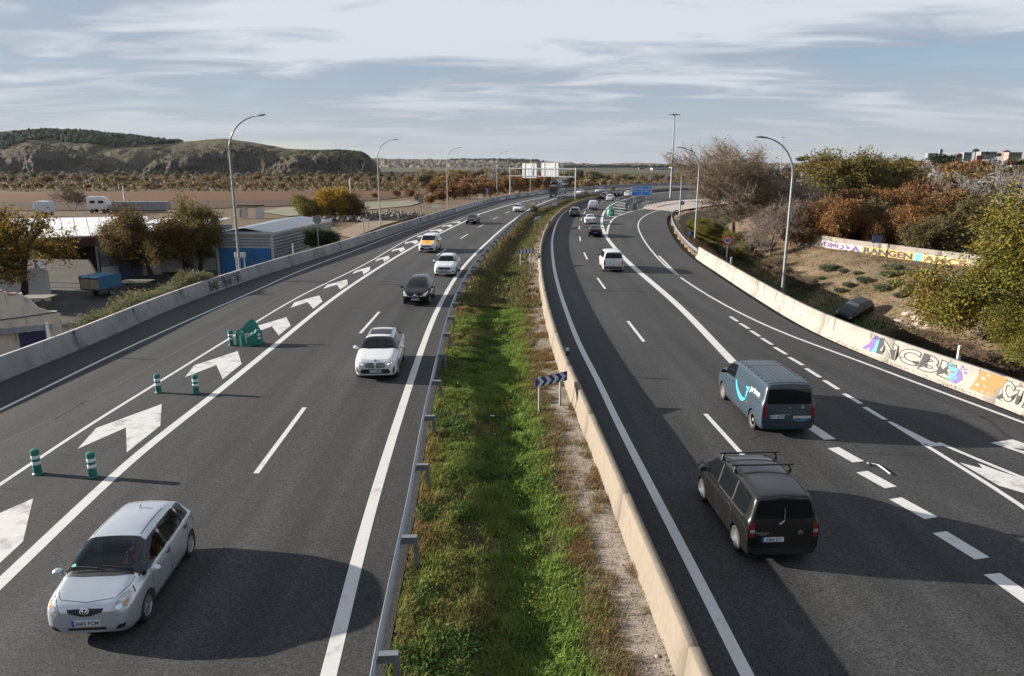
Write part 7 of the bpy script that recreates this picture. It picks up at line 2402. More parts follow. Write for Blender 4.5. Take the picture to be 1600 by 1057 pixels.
# ================================================================ HILLS
def hill_sheet(name, label, prof, Yf, Yb, base_z, seed, m, n=(420, 70), rough=1.0, cliff=0.5, gully=1.0):
 px = np.linspace(prof[0][0], prof[-1][0], n[0])
 py = np.interp(px, [p[0] for p in prof], [p[1] for p in prof])
 t = np.linspace(0, 1.35, n[1])
 PX, T = np.meshgrid(px, t, indexing='ij')
 PY = np.repeat(py[:, None], n[1], 1)
 crest = (CAMH + (YH - PY) / FPX * Yb * 1.0) - base_z
 Yc = Yf + (Yb - Yf) * np.clip(T, 0, 1.35)
 XX = (PX - 800) / FPX / _cp * Yb * (0.86 + .14 * np.clip(T, 0, 1)) if False else (PX - 800) / FPX * Yc * (1.0 / _cp)
 g = fbm(XX, XX * 0 + seed, 0.011, 3, seed)
 g2 = fbm(XX, Yc, 0.035, 4, seed + 2)
 g3 = fbm(XX, XX * 0 + seed * 3.1, .045, 4, seed + 9)
 t0 = np.clip(T + .12 * g * gully + .09 * g2 * gully + .07 * g3 * gully * np.clip(1.2 - T, 0, 1), 0, 1.35)
 up = np.where(t0 < .10, t0 * .6, np.where(t0 < .30, .06 + cliff * sstep(.10, .28, t0), 0))
 upper = .06 + cliff + (1 - cliff - .06) * np.sin(np.clip((t0 - .30) / .70, 0, 1) * math.pi / 2) ** .8
 z = np.where(t0 < .30, up, upper)
 z = np.where(T > 1, z * (1 - .25 * (T - 1)), z)
 ZZ = base_z + crest * z
 Yc = Yc + (fbm(XX, ZZ, .07, 4, seed + 6) * 9 + fbm(XX, ZZ, .2, 3, seed + 7) * 3) * rough * np.clip(T * 8, 0, 1) * np.clip(1.1 - T, 0, 1)
 fade = np.clip(T * 4, 0, 1)
 ZZ = ZZ + fade * rough * (fbm(XX, Yc, .03, 5, seed + 4) * 4.5 - np.abs(fbm(XX, Yc, .07, 4, seed + 5)) * 6 + fbm(XX, Yc, .2, 3, seed + 8) * 1.6) * np.clip(1.15 - T, 0, 1)
 V = np.stack([XX, Yc, ZZ], -1).reshape(-1, 3)
 i, j = np.meshgrid(np.arange(n[0] - 1), np.arange(n[1] - 1), indexing='ij')
 F = np.stack([i * n[1] + j, i * n[1] + j + 1, (i + 1) * n[1] + j + 1, (i + 1) * n[1] + j], -1).reshape(-1, 4)
 o = link(name, fix_up(mesh_np(name, V, F, [m], smooth=True)))
 tag(o, label, kind='structure')
 return XX, Yc, ZZ
def slope_mat(name, flat, steep, lo, hi, vs, strata=0.0):
 m = bpy.data.materials.new(name); m.use_nodes = True
 N, L = m.node_tree.nodes, m.node_tree.links
 b = N['Principled BSDF']; b.inputs['Roughness'].default_value = .95; b.inputs['Specular IOR Level'].default_value = .1
 g = N.new('ShaderNodeNewGeometry'); s = N.new('ShaderNodeSeparateXYZ'); L.new(g.outputs['Normal'], s.inputs[0])
 mr = N.new('ShaderNodeMapRange'); mr.inputs[1].default_value, mr.inputs[2].default_value = lo, hi; L.new(s.outputs[2], mr.inputs[0])
 t = N.new('ShaderNodeTexCoord')
 n1_ = N.new('ShaderNodeTexNoise'); n1_.inputs['Scale'].default_value = vs; n1_.inputs['Detail'].default_value = 9; n1_.inputs['Roughness'].default_value = .7; L.new(t.outputs['Object'], n1_.inputs['Vector'])
 n2_ = N.new('ShaderNodeTexNoise'); n2_.inputs['Scale'].default_value = vs * .25; n2_.inputs['Detail'].default_value = 6; L.new(t.outputs['Object'], n2_.inputs['Vector'])
 mp = N.new('ShaderNodeMapping'); mp.inputs['Scale'].default_value = (.04, .04, .22); L.new(t.outputs['Object'], mp.inputs[0])
 n3_ = N.new('ShaderNodeTexNoise'); n3_.inputs['Scale'].default_value = 1.0; n3_.inputs['Detail'].default_value = 6; L.new(mp.outputs[0], n3_.inputs['Vector'])
 mx = N.new('ShaderNodeMix'); mx.data_type = 'RGBA'
 for i_, c in ((6, steep[0]), (7, steep[1])): mx.inputs[i_].default_value = (*c, 1)
 r3 = N.new('ShaderNodeMapRange'); r3.inputs[1].default_value, r3.inputs[2].default_value = .38, .62; L.new(n3_.outputs[0], r3.inputs[0]); L.new(r3.outputs[0], mx.inputs[0])
 my = N.new('ShaderNodeMix'); my.data_type = 'RGBA'
 for i_, c in ((6, flat[0]), (7, flat[1])): my.inputs[i_].default_value = (*c, 1)
 r2 = N.new('ShaderNodeMapRange'); r2.inputs[1].default_value, r2.inputs[2].default_value = .42, .60; L.new(n1_.outputs[0], r2.inputs[0]); L.new(r2.outputs[0], my.inputs[0])
 mz_ = N.new('ShaderNodeMix'); mz_.data_type = 'RGBA'
 ad = N.new('ShaderNodeMath'); ad.operation = 'MULTIPLY_ADD'; L.new(n2_.outputs[0], ad.inputs[0]); ad.inputs[1].default_value = .8; ad.inputs[2].default_value = -.4
 a2 = N.new('ShaderNodeMath'); a2.operation = 'ADD'; a2.use_clamp = True; L.new(mr.outputs[0], a2.inputs[0]); L.new(ad.outputs[0], a2.inputs[1])
 L.new(a2.outputs[0], mz_.inputs[0]); L.new(mx.outputs[2], mz_.inputs[6]); L.new(my.outputs[2], mz_.inputs[7])
 L.new(mz_.outputs[2], b.inputs['Base Color'])
 bp = N.new('ShaderNodeBump'); bp.inputs['Strength'].default_value = .9; bp.inputs['Distance'].default_value = 6.0; L.new(n1_.outputs[0], bp.inputs['Height']); L.new(bp.outputs[0], b.inputs['Normal'])
 return m
m_cliff = slope_mat('cliff', ((.100, .084, .052), (.045, .044, .028)), ((.090, .078, .070), (.038, .034, .032)), .62, .88, .09)
m_far = slope_mat('far_hill', ((.135, .110, .085), (.075, .075, .055)), ((.12, .10, .085), (.09, .08, .07)), .3, .6, .012)
back = hill_sheet('hills', 'long pine topped ridge on the left horizon', [(-420, 216), (-100, 214), (0, 222), (60, 214), (110, 210), (180, 212), (240, 218), (300, 225), (340, 222), (380, 219), (420, 225), (470, 234), (540, 236), (580, 242), (596, 250), (604, 262), (608, 276)], 830, 1080, -4, 3, m_cliff, (520, 50), .8, .35, .6)
lob = [('left bare cliff under the pines, at the edge of the picture', [(-300, 240), (-180, 232), (-60, 236), (20, 236), (44, 246), (58, 262), (66, 277)], 800, 880, 11),
  ('broad bare cliff with a rounded top under the pine wood', [(40, 277), (48, 256), (62, 240), (84, 231), (107, 228), (140, 233), (180, 240), (215, 249), (240, 258), (258, 268), (266, 277)], 790, 890, 5),
  ('middle rounded cliff beneath the bare hilltop', [(248, 277), (258, 262), (275, 250), (310, 240), (345, 236), (380, 226), (405, 226), (430, 234), (455, 247), (472, 262), (480, 277)], 770, 880, 8),
  ('right hand cliff ending the ridge', [(430, 277), (438, 258), (455, 245), (480, 240), (505, 237), (530, 236), (552, 236), (578, 238), (590, 246), (596, 260), (600, 277)], 750, 850, 14)]
SC_ = []
for lab, prof, yf, yb, sd in lob:
 g_ = hill_sheet('cliff', lab, prof, yf, yb, -4, sd, m_cliff, (260, 90), 1.0, .70, 1.0)
 SC_.append(g_)
r0 = np.random.default_rng(3)
ico = bmesh.new(); bmesh.ops.create_icosphere(ico, subdivisions=1, radius=1.0)
iv = np.array([v.co[:] for v in ico.verts]); ifc = np.array([[v.index for v in f.verts] for f in ico.faces]); ico.free()
m_leaf_far = M('far_foliage', attr='Col', rough=.9, var=.3, vs=.5, spec=.1)
sp = np.concatenate([np.stack([a.ravel(), b.ravel(), c.ravel()], 1)[r0.integers(0, a.size, 1500)] for a, b, c in SC_])
ss = r0.uniform(.35, 1.5, len(sp)) ** 1.3
Vs = (iv[None] * ss[:, None, None] + sp[:, None]).reshape(-1, 3)
tag(link('hill_scrub', mesh_np('hill_scrub', Vs, (ifc[None] + (np.arange(len(sp)) * len(iv))[:, None, None]).reshape(-1, 3), [m_leaf_far], cols=np.repeat(np.array([(.035, .038, .022)]) * r0.uniform(.6, 1.5, (len(sp), 1)), len(iv), 0))), 'scattered dark scrub on the bare hills', kind='stuff')
hill_sheet('far_hills', 'hazy brown hills on the horizon behind the gantry', [(560, 252), (600, 248), (640, 249), (700, 250), (760, 251), (830, 252), (900, 256), (960, 257), (1010, 258), (1100, 259), (1200, 260)], 2300, 3300, -10, 21, m_far, (320, 40), 6, .1, .3)
hill_sheet('far_hills', 'low far flat topped hill on the horizon right of the gantry', [(900, 262), (950, 255.5), (985, 254.5), (1010, 256), (1060, 256.5), (1130, 254.5), (1200, 255), (1400, 257), (1600, 258)], 3600, 4400, -20, 31, m_far, (200, 30), 6, .3, .3)
XX, YY, ZZ = back
pts = []
for _ in range(26000):
 a, b_ = r0.integers(0, XX.shape[0]), r0.integers(0, XX.shape[1])
 x, y, z = XX[a, b_], YY[a, b_], ZZ[a, b_]
 px_ = 800 + FPX * _cp * x / y
 t = b_ / (XX.shape[1] - 1) * 1.35
 lo = np.interp(px_, [-300, 0, 110, 115, 150, 200, 250, 290, 318], [.50, .50, .46, .62, .48, .44, .46, .62, 1.0]) + .12 * float(fbm(np.array([x]), np.array([y]), .02, 2, 6)[0])
 if px_ < 316 and lo < t < 1.12:
  pts.append((x + r0.normal() * 1.5, y + r0.normal() * 3, z))
pts = np.array(pts[:7000])
sc = r0.uniform(1.5, 3.0, len(pts))
V = (iv[None] * (1 + .25 * r0.normal(size=(len(pts), len(iv), 1))) * np.stack([sc, sc, sc * 1.05], 1)[:, None] + (pts + np.array([0, 0, 1.8]))[:, None]).reshape(-1, 3)
F = (ifc[None] + (np.arange(len(pts)) * len(iv))[:, None, None]).reshape(-1, 3)
Cc = np.repeat(np.array([(.014, .024, .016)]) * r0.uniform(.6, 1.5, (len(pts), 1)), len(iv), 0)
tag(link('pine_forest', mesh_np('pine_forest', V, F, [m_leaf_far], cols=Cc)), 'dark pine wood covering the ridge', kind='stuff')
pts = []
for _ in range(2600):
 px_ = r0.uniform(560, 1080); py_ = None
 k = r0.random()
 if k < .35: px_ = 760 + 34 * np.clip(r0.normal(), -1.6, 1.6); py_ = r0.uniform(249.5, 253); Y_ = 3100
 elif k < .5: px_ = 818 + 14 * np.clip(r0.normal(), -1.5, 1.5); py_ = r0.uniform(250.5, 254); Y_ = 3000
 elif k < .75: px_ = r0.uniform(580, 705); py_ = r0.uniform(267, 271); Y_ = 1900
 else: px_ = r0.uniform(880, 1130); py_ = r0.uniform(259.5, 266); Y_ = 2300
 p = at_depth(px_, py_, Y_); pts.append((p.x, p.y, p.z))
pts = np.array(pts); sc = r0.uniform(5, 9, len(pts))
V = (iv[None] * (1 + .25 * r0.normal(size=(len(pts), len(iv), 1))) * np.stack([sc * 1.6, sc, sc * .55], 1)[:, None] + pts[:, None]).reshape(-1, 3)
F = (ifc[None] + (np.arange(len(pts)) * len(iv))[:, None, None]).reshape(-1, 3)
Cc = np.repeat(np.array([(.030, .040, .028)]) * r0.uniform(.6, 1.4, (len(pts), 1)), len(iv), 0)
tag(link('far_woods', mesh_np('far_woods', V, F, [m_leaf_far], cols=Cc)), 'dark strips of wood on the far hills', kind='stuff')
# ---------------------------------------------------------------- car transporter lorry on the oncoming carriageway
q2 = np.array(G(864.5, 309.5)[:2])
t2 = -tangent_at(L4, q2)
h2 = heading_of(t2)
d2 = np.array((math.cos(h2), math.sin(h2)))
tr = thing('car_transporter', 'dark car transporter lorry with cars on its two decks, in the outer oncoming lane', 'lorry', (q2[0], q2[1], 0), h2)
pg = M('cab_dark_green', (0.012, 0.022, 0.024), .35, .2, coat=.8)
c = MB()
c.prism([(0, .5), (-.05, 1.1), (-.12, 1.7), (-.35, 2.75), (-.8, 3.0), (-2.1, 3.0), (-2.2, .5)], 2.4, Matrix(((1, 0, 0, 0), (0, 0, 1, -1.2), (0, 1, 0, 0), (0, 0, 0, 1))))
cab = c.build('cab', pg, tr, bevel=.06)
for nm, y0, y1, z0, z1, x, m in [('windscreen', -1.05, 1.05, 1.65, 2.5, -.19, m_glass), ('grille', -.8, .8, .9, 1.5, -.02, m_dark), ('licence_plate', -.26, .26, .62, .74, .05, m_plate)]:
 c = MB(); dx_ = -.02 if nm != 'windscreen' else 0
 c.add([(x + .10 if nm == 'windscreen' else x + .06, y0, z0), (x + .10 if nm == 'windscreen' else x + .06, y1, z0), (x - .08 if nm == 'windscreen' else x + .03, y1, z1), (x - .08 if nm == 'windscreen' else x + .03, y0, z1)], [(0, 1, 2, 3)])
 c.build(nm, m, cab)
for sg in (1, -1):
 c = MB(); c.box((.03, sg * .95, .75), (.12, .34, .2)); c.build('headlight', m_lamp, tr, bevel=.03)
 c = MB(); c.box((-.3, sg * 1.38, 2.0), (.15, .2, .55)); c.build('mirror', m_dark, tr)
c = MB(); c.box((-.9, 0, 3.12), (1.4, 2.2, .22)); c.build('roof_visor', M('visor_pink', (.40, .30, .27), .5), tr)
c = MB()
for sg in (1, -1):
 c.box((-10, sg * 1.2, 1.05), (15, .12, .25)); c.box((-9, sg * 1.2, 3.2), (17, .12, .2))
 for x in (-2.8, -6, -9.5, -13, -17):
  c.box((x, sg * 1.2, 2.1), (.14, .14, 2.3))
c.build('deck_frame', m_galv_d, tr)
for zz, nm in ((.98, 'lower_deck'), (3.25, 'upper_deck')):
 c = MB(); c.box((-10, 0, zz), (15, 2.3, .08)); c.build(nm, m_galv_d, tr)
tyr, dru, rimm = wheel_meshes(.5, .3, 'steel')
for x in (-1.1, -3.6, -12.5, -13.8):
 for sg in (1, -1):
  w_ = link('wheel', dru, tr, (x, sg * 1.0, .5)); w_.rotation_euler = (0, 0, 0 if sg > 0 else math.pi)
  link('tyre', tyr, w_); link('rim', rimm, w_)
for x, z, typ, pt, lab in [(-2.3, 3.30, 'suv', 'black', 'dark car on the upper deck of the transporter, over the cab'), (-7.3, 3.30, 'hatch', 'palegrey', 'pale car on the upper deck of the transporter'), (-6.5, 1.03, 'hatch', 'grey', 'grey car on the lower deck of the transporter'), (-11.8, 1.03, 'suv', 'white', 'white car on the lower deck at the tail of the transporter')]:
 p = q2 + d2 * x
 make_car('hatchback_car', lab, 'car', typ, pt, (p[0], p[1], z), h2, 'five', head=hd_sedan, grille=gr_sedan, detail=0, hi=False, mirrors=False)
# ---------------------------------------------------------------- wrecked black car in the ditch
wp = on_ground(1333, 497)
wz = wp.z
def x_wreck(B, root, put, X, pm):
 b_ = MB(); b_.tube([(-L_ / 2 + .2, .72, .42), (-L_ / 2 - .05, .55, .55), (-L_ / 2 - .12, .1, .75), (-L_ / 2 - .02, -.2, 1.0)], .05, 6); b_.build('loose_bumper_strip', M('bare_plastic', (.50, .46, .40), .6), root)
L_ = SPECS['hatch']['L']
wr_h = math.atan2(-.58, -.81)
wrk = make_car('wrecked_car', 'wrecked black hatchback lying tilted in the grassy ditch, its rear bumper hanging off', 'car', 'hatch', M('dusty_black_paint', (.012, .012, .014), .45, var=.4, vs=3), (wp.x, wp.y, wz + .05), wr_h, 'steel', tail=[(.56, .80), (.74, .80), (.72, 1.02), (.58, 1.02)], extras=x_wreck, mirrors=False)
for o in wrk.children:
 if o.name.startswith(('side_window', 'windscreen')): o.data.materials.clear(); o.data.materials.append(M('dusty_glass', (.045, .055, .065), .35))
wrk.scale = (.86,) * 3
wrk.rotation_euler = (R(-13), R(9), wr_h)
# ================================================================ TREES AND SHRUBS
m_bark = M('bark_brown', (.055, .040, .028), .9, var=.3, vs=6)
m_barkd = M('bark_dark', (.022, .017, .013), .9, var=.3, vs=6)
m_barkw = M('bark_pale', (.36, .335, .31), .8, var=.3, vs=3, dirt=((.10, .09, .08), 2, .52, .7))
m_barkg = M('bark_grey', (.135, .115, .100), .9, var=.3, vs=5)
m_leaf = M('leaf', attr='Col', rough=.7, sss=.32, spec=.2)
m_leaf_s = M('leaf_thick', attr='Col', rough=.8, sss=.2, spec=.15)
m_twig = M('twig', attr='Col', rough=.9, spec=.1)
def grow(seed, h, trunk=.25, spread=.5, levels=5, nkids=(3, 4), rad=.02, lean=0.0, droop=.0, len_k=.66, jit=.35, up=.25, multi=1):
 r = random.Random(seed)
 segs, tips = [], []
 def branch(p, d, L, rd, lev):
  n = 3 if lev < levels - 1 else 2
  q = p
  for i in range(n):
   d2 = (d + Vector((r.gauss(0, 1), r.gauss(0, 1), r.gauss(0, .6))) * jit * .33 + Vector((0, 0, up - droop * lev * .25)) * .22).normalized()
   e = q + d2 * (L / n)
   r1 = rd * (1 - .18 * (i + 1) / n * 2)
   segs.append((q, e, rd * (1 - .36 * i / n), r1, lev))
   q, d = e, d2
   if lev < levels - 1 and i < n - 1 and lev > 0:
    kid(q, d, L * .8, rd * .5, lev)
  if lev < levels - 1:
   for _ in range(r.randint(*nkids)):
    kid(q, d, L, rd * .66, lev)
  tips.append((q, d, lev))
 def kid(q, d, L, rd, lev):
  a = Vector((r.gauss(0, 1), r.gauss(0, 1), r.gauss(0, .7))).normalized()
  a = (a - d * a.dot(d)).normalized() if (a - d * a.dot(d)).length > .05 else Vector((1, 0, 0))
  d2 = (d * (1 - spread) + a * spread * r.uniform(.7, 1.25)).normalized()
  branch(q, d2, L * len_k * r.uniform(.8, 1.2), rd, lev + 1)
 for k in range(multi):
  a = r.uniform(0, 6.28)
  b0 = Vector((math.cos(a), math.sin(a), 0)) * (.0 if multi == 1 else h * .03)
  d0 = Vector((math.cos(a) * (lean if multi == 1 else .30), math.sin(a) * (lean if multi == 1 else .30), 1)).normalized()
  branch(b0, d0, h * trunk, h * rad / (1 if multi == 1 else 1.5), 0)
 return segs, tips
def seg_mesh(name, segs, mat_, cols=None, minr=.0):
 V, F4, off = [], [], 0
 P0 = np.array([s[0][:] for s in segs]); P1 = np.array([s[1][:] for s in segs]); R0 = np.maximum([s[2] for s in segs], minr); R1 = np.maximum([s[3] for s in segs], minr * .7)
 D = P1 - P0; D /= np.linalg.norm(D, axis=1)[:, None] + 1e-9
 A = np.cross(D, np.array([.3, .2, .93])); A /= np.linalg.norm(A, axis=1)[:, None] + 1e-9
 B_ = np.cross(D, A)
 big = R0 > .05
 for sel, n in ((big, 6), (~big, 3)):
  if not sel.any(): continue
  a = np.arange(n) * 2 * math.pi / n
  ring = A[sel][:, None] * np.cos(a)[None, :, None] + B_[sel][:, None] * np.sin(a)[None, :, None]
  v = np.stack([P0[sel][:, None] + ring * R0[sel][:, None, None], P1[sel][:, None] + D[sel][:, None] * (R1[sel] * .3)[:, None, None] + ring * R1[sel][:, None, None]], 1).reshape(-1, 3)
  m = sel.sum()
  b = (np.arange(m) * 2 * n)[:, None]; k = np.arange(n)[None]; k2 = (k + 1) % n
  F4.append((np.stack([b + k, b + k2, b + n + k2, b + n + k], -1).reshape(-1, 4) + off))
  V.append(v); off += len(v)
 V = np.concatenate(V)
 c = None
 if cols is not None:
  c = np.repeat(np.array([cols]), len(V), 0)
 return mesh_np(name, V, F4, [mat_], cols=c, smooth=True)
def leaf_mesh(name, pts, size, pal, seed, clump=1.5, flat=.0, asp=1.0, mat_=None):
 r = np.random.default_rng(seed)
 pts = np.asarray(pts); n = len(pts)
 a = r.normal(size=(n, 3)); a[:, 2] *= (1 - flat); a /= np.linalg.norm(a, axis=1)[:, None]
 b = r.normal(size=(n, 3)); b -= a * (a * b).sum(1)[:, None]; b /= np.linalg.norm(b, axis=1)[:, None]
 s = size * r.uniform(.6, 1.35, n)[:, None]
 V = np.stack([pts - a * s * asp, pts + b * s * .55, pts + a * s * asp, pts - b * s * .55], 1).reshape(-1, 3)
 F = np.arange(n * 4).reshape(-1, 4)
 pal = np.array(pal)
 g = fbm(pts[:, 0] + pts[:, 2] * .7, pts[:, 1] - pts[:, 2] * .6, 1 / clump, 2, seed) * .5 + .5 + r.normal(0, .14, n)
 x = np.clip(g, 0, .999) * (len(pal) - 1)
 i = x.astype(int); f = (x - i)[:, None]
 c = pal[i] * (1 - f) + pal[np.minimum(i + 1, len(pal) - 1)] * f
 c = c * r.uniform(.78, 1.24, (n, 1))
 return mesh_np(name, V, F, [mat_ or m_leaf], cols=np.repeat(c, 4, 0))
def tips_to_leaves(tips, per, rad, seed, lev_min, frac=1.0):
 r = np.random.default_rng(seed)
 T = np.array([t[0][:] for t in tips if t[2] >= lev_min])
 if frac < 1: T = T[r.random(len(T)) < frac]
 return (T[:, None] + r.normal(0, rad, (len(T), per, 3)) * np.array([1, 1, .75])).reshape(-1, 3)
TREES = {}
def tree(key, label, cat, base, h, group=None, rz=0.0, sx=1.0, name='tree', **kw):
 if key not in TREES:
  h0 = kw['h0']
  segs, tips = grow(**{k: v for k, v in kw.items() if k in ('seed', 'trunk', 'spread', 'levels', 'nkids', 'rad', 'lean', 'droop', 'len_k', 'jit', 'up', 'multi')}, h=h0)
  zmax = max(s[1].z for s in segs)
  k = h0 / zmax
  segs = [(a * k, b * k, r0_ * k, r1_ * k, l) for a, b, r0_, r1_, l in segs]; tips = [(p * k, d, l) for p, d, l in tips]
  T_ = np.array([p[:] for p, d, l in tips]).mean(0)
  sh = lambda p: Vector((p.x - T_[0] * p.z / T_[2], p.y - T_[1] * p.z / T_[2], p.z))
  segs = [(sh(a), sh(b), r0_, r1_, l) for a, b, r0_, r1_, l in segs]; tips = [(sh(p), d, l) for p, d, l in tips]
  tl_ = kw.get('twig_level', 2)
  tr_ = seg_mesh('trunk', [s for s in segs if s[4] < tl_], kw['bark'])
  tw_ = seg_mesh('twigs', [s for s in segs if s[4] >= tl_], m_twig, kw.get('twig', (.08, .06, .045)), kw.get('minr', .012))
  lf = None
  if kw.get('per', 0):
   pts = tips_to_leaves(tips, kw['per'], kw['lrad'], kw['seed'], kw.get('lev_min', 2), kw.get('frac', 1.0))
   lf = leaf_mesh('crown', pts, kw['lsize'], kw['pal'], kw['seed'], kw.get('clump', 1.5), mat_=kw.get('mat'))
  TREES[key] = (tr_, tw_, lf, h0)
 tr_, tw_, lf, h0 = TREES[key]
 r_ = thing(name, label, cat, base, rz, group)
 s = h / h0
 r_.scale = (s * sx, s * sx, s)
 link('trunk', tr_, r_); link('twigs', tw_, r_)
 if lf: link('crown', lf, r_)
 return r_
OLIVE = [(.060, .066, .020), (.100, .098, .028), (.135, .115, .032), (.18, .125, .034)]
YELL = [(.070, .075, .016), (.16, .125, .020), (.22, .150, .022), (.20, .105, .020)]
RUST = [(.085, .046, .024), (.140, .072, .032), (.185, .098, .042), (.135, .085, .046)]
BRN = [(.085, .058, .030), (.12, .078, .040), (.10, .082, .035), (.145, .10, .05)]
# ---- right side
tree('bare_big', 'big brown leafless tree with dark forked trunk, right of the exit bend', 'tree', on_ground(1139, 392) + Vector((.9, 0, -.1)), 15.4, seed=17, h0=13.4, trunk=.27, spread=.50, levels=8, nkids=(2, 3), rad=.019, len_k=.78, jit=.30, up=.40, bark=m_barkd, twig_level=3, twig=(.185, .145, .112), minr=.011, per=1, lrad=.35, lsize=.10, pal=[(.07, .075, .018), (.12, .09, .04), (.15, .11, .06)], lev_min=6, frac=.22, sx=1.15)
for px, py, hh_, lab, rz in [(1208, 398, 7.4, 'grey leafless willow scrub behind the nearest exit lane lamp', .8), (1180, 408, 4.2, 'grey brown leafless thicket at the foot of the big brown tree', 2.6), (1250, 372, 8.8, 'grey leafless tree between the lamp and the olive green tree', 4.0)]:
 tree('bare_grey', lab, 'tree', on_ground(px, py), hh_, 'leafless grey thicket beside the big brown tree', rz, 1.35, seed=9, h0=8.0, trunk=.22, spread=.52, levels=6, nkids=(2, 3), rad=.012, len_k=.76, jit=.55, up=.45, multi=3, bark=m_barkg, twig_level=2, twig=(.185, .155, .14), minr=.010, per=1, lrad=.3, lsize=.10, pal=[(.10, .085, .03), (.12, .08, .05)], lev_min=5, frac=.25)
kw_ol = dict(seed=21, h0=11, trunk=.17, spread=.60, levels=6, nkids=(2, 3), rad=.026, len_k=.76, jit=.45, up=.18, bark=m_bark, per=24, lrad=.55, lsize=.17, pal=OLIVE, lev_min=4, clump=2.4)
tree('olive', 'broad olive green tree rising above the rust bushes', 'tree', Vector(at_depth(1318, 336, 118)), 10.3, None, .4, 1.15, **kw_ol)
tree('olive', 'smaller olive brown tree on the right shoulder of the broad one', 'tree', Vector(at_depth(1375, 332, 126)), 9.5, None, 2.4, 1.0, **kw_ol)
kw_ra = dict(seed=33, h0=9.5, trunk=.18, spread=.58, levels=6, nkids=(2, 3), rad=.022, len_k=.77, jit=.45, up=.20, bark=m_bark, per=66, lrad=.44, lsize=.085, pal=[(.070, .085, .018), (.120, .122, .024), (.175, .145, .026), (.19, .115, .024)], lev_min=4, clump=1.3)
b_ = on_ground(1585, 560)
tree('elm', 'bushy yellow green tree at the right edge, nearest to the graffiti barrier', 'tree', b_ + Vector((.9, .5, -.3)), 9.6, None, 1.1, 1.08, **kw_ra)
tree('elm', 'low yellow green tree in front of the painted wall, left of the bushy one', 'tree', on_ground(1572, 500) + Vector((2.0, 1.5, -.5)), 6.2, None, 3.0, .9, **kw_ra)
tree('elm', 'yellow green bush leaning over the barrier at the right edge', 'bush', on_ground(1600, 585) + Vector((1.0, 0, -.6)), 4.6, None, 4.6, 1.3, name='bush', **kw_ra)
kw_ru = dict(seed=41, h0=5, trunk=.18, spread=.62, levels=5, nkids=(3, 4), rad=.016, len_k=.78, jit=.5, up=.25, multi=4, bark=m_bark, per=20, lrad=.22, lsize=.10, pal=RUST, lev_min=3, clump=1.0, mat=m_leaf_s)
rs = random.Random(8)
RB_ = 'rust coloured tamarisks above the painted wall'
spots = [(1268, 366, 86, 6.0), (1296, 368, 84, 5.6), (1322, 372, 82, 4.8), (1350, 374, 84, 5.6), (1378, 378, 80, 5.0), (1404, 382, 79, 5.2), (1432, 386, 77, 5.4), (1456, 392, 74, 5.0), (1284, 350, 100, 6.6), (1330, 352, 100, 6.0), (1372, 354, 102, 6.6), (1412, 356, 102, 6.4), (1446, 358, 98, 6.8), (1482, 366, 92, 6.0), (1240, 352, 100, 5.6), (1520, 372, 88, 5.4), (1352, 338, 116, 6.0), (1398, 338, 118, 6.5), (1460, 342, 116, 6.2)]
for i, (px, py, Y_, h_) in enumerate(spots):
 p = at_depth(px, py, Y_); p.z = min(p.z, ground_z(p.x, p.y) + .1) if i < 8 else p.z - .8
 lab = 'rust coloured tamarisk in the front row above the painted wall' if i < 8 else 'rust coloured tamarisk in the back row under the pale poplars'
 tree('tamarisk%d' % (i % 4), lab, 'bush', p, h_ * rs.uniform(.75, 1.12), RB_, rs.uniform(0, 6), rs.uniform(.85, 1.1), name='tamarisk', **dict(kw_ru, seed=41 + i % 4, pal=[RUST, [(.08, .048, .024), (.125, .07, .032), (.165, .10, .04), (.115, .085, .036)], [(.13, .066, .028), (.19, .098, .038), (.22, .125, .05)], [(.06, .058, .026), (.095, .080, .034), (.13, .095, .046)]][i % 4]))
kw_po = dict(seed=52, h0=9, trunk=.22, spread=.42, levels=6, nkids=(2, 2), rad=.024, len_k=.76, jit=.34, up=.55, bark=m_barkw, twig_level=3, twig=(.165, .150, .140), minr=.008)
for i, (px, py, Y_, h_, lab) in enumerate([(1443, 340, 108, 10.0, 'leafless pale poplar, leftmost of the white row'), (1490, 338, 106, 9.6, 'leafless pale poplar, second from the left in the white row'), (1512, 352, 98, 11.0, 'leafless pale poplar with the stoutest white trunk in the row'), (1538, 346, 102, 10.4, 'leafless pale poplar fourth in the white row'), (1562, 348, 98, 11.4, 'leafless pale poplar with a leaning white trunk near the yellow tree'), (1588, 340, 104, 10.6, 'leafless pale poplar behind the top of the yellow tree'), (1415, 322, 140, 9.5, 'leafless pale poplar standing behind, next to the round dark pine'), (1615, 336, 108, 10.5, 'leafless pale poplar at the right edge of the picture')]):
 p = at_depth(px, py, Y_)
 tree('poplar%d' % (i % 2), lab, 'tree', p - Vector((0, 0, 1)), h_ * .74, 'leafless pale poplars on the right', rs.uniform(0, 6), 1.3, **dict(kw_po, seed=52 + i % 2))
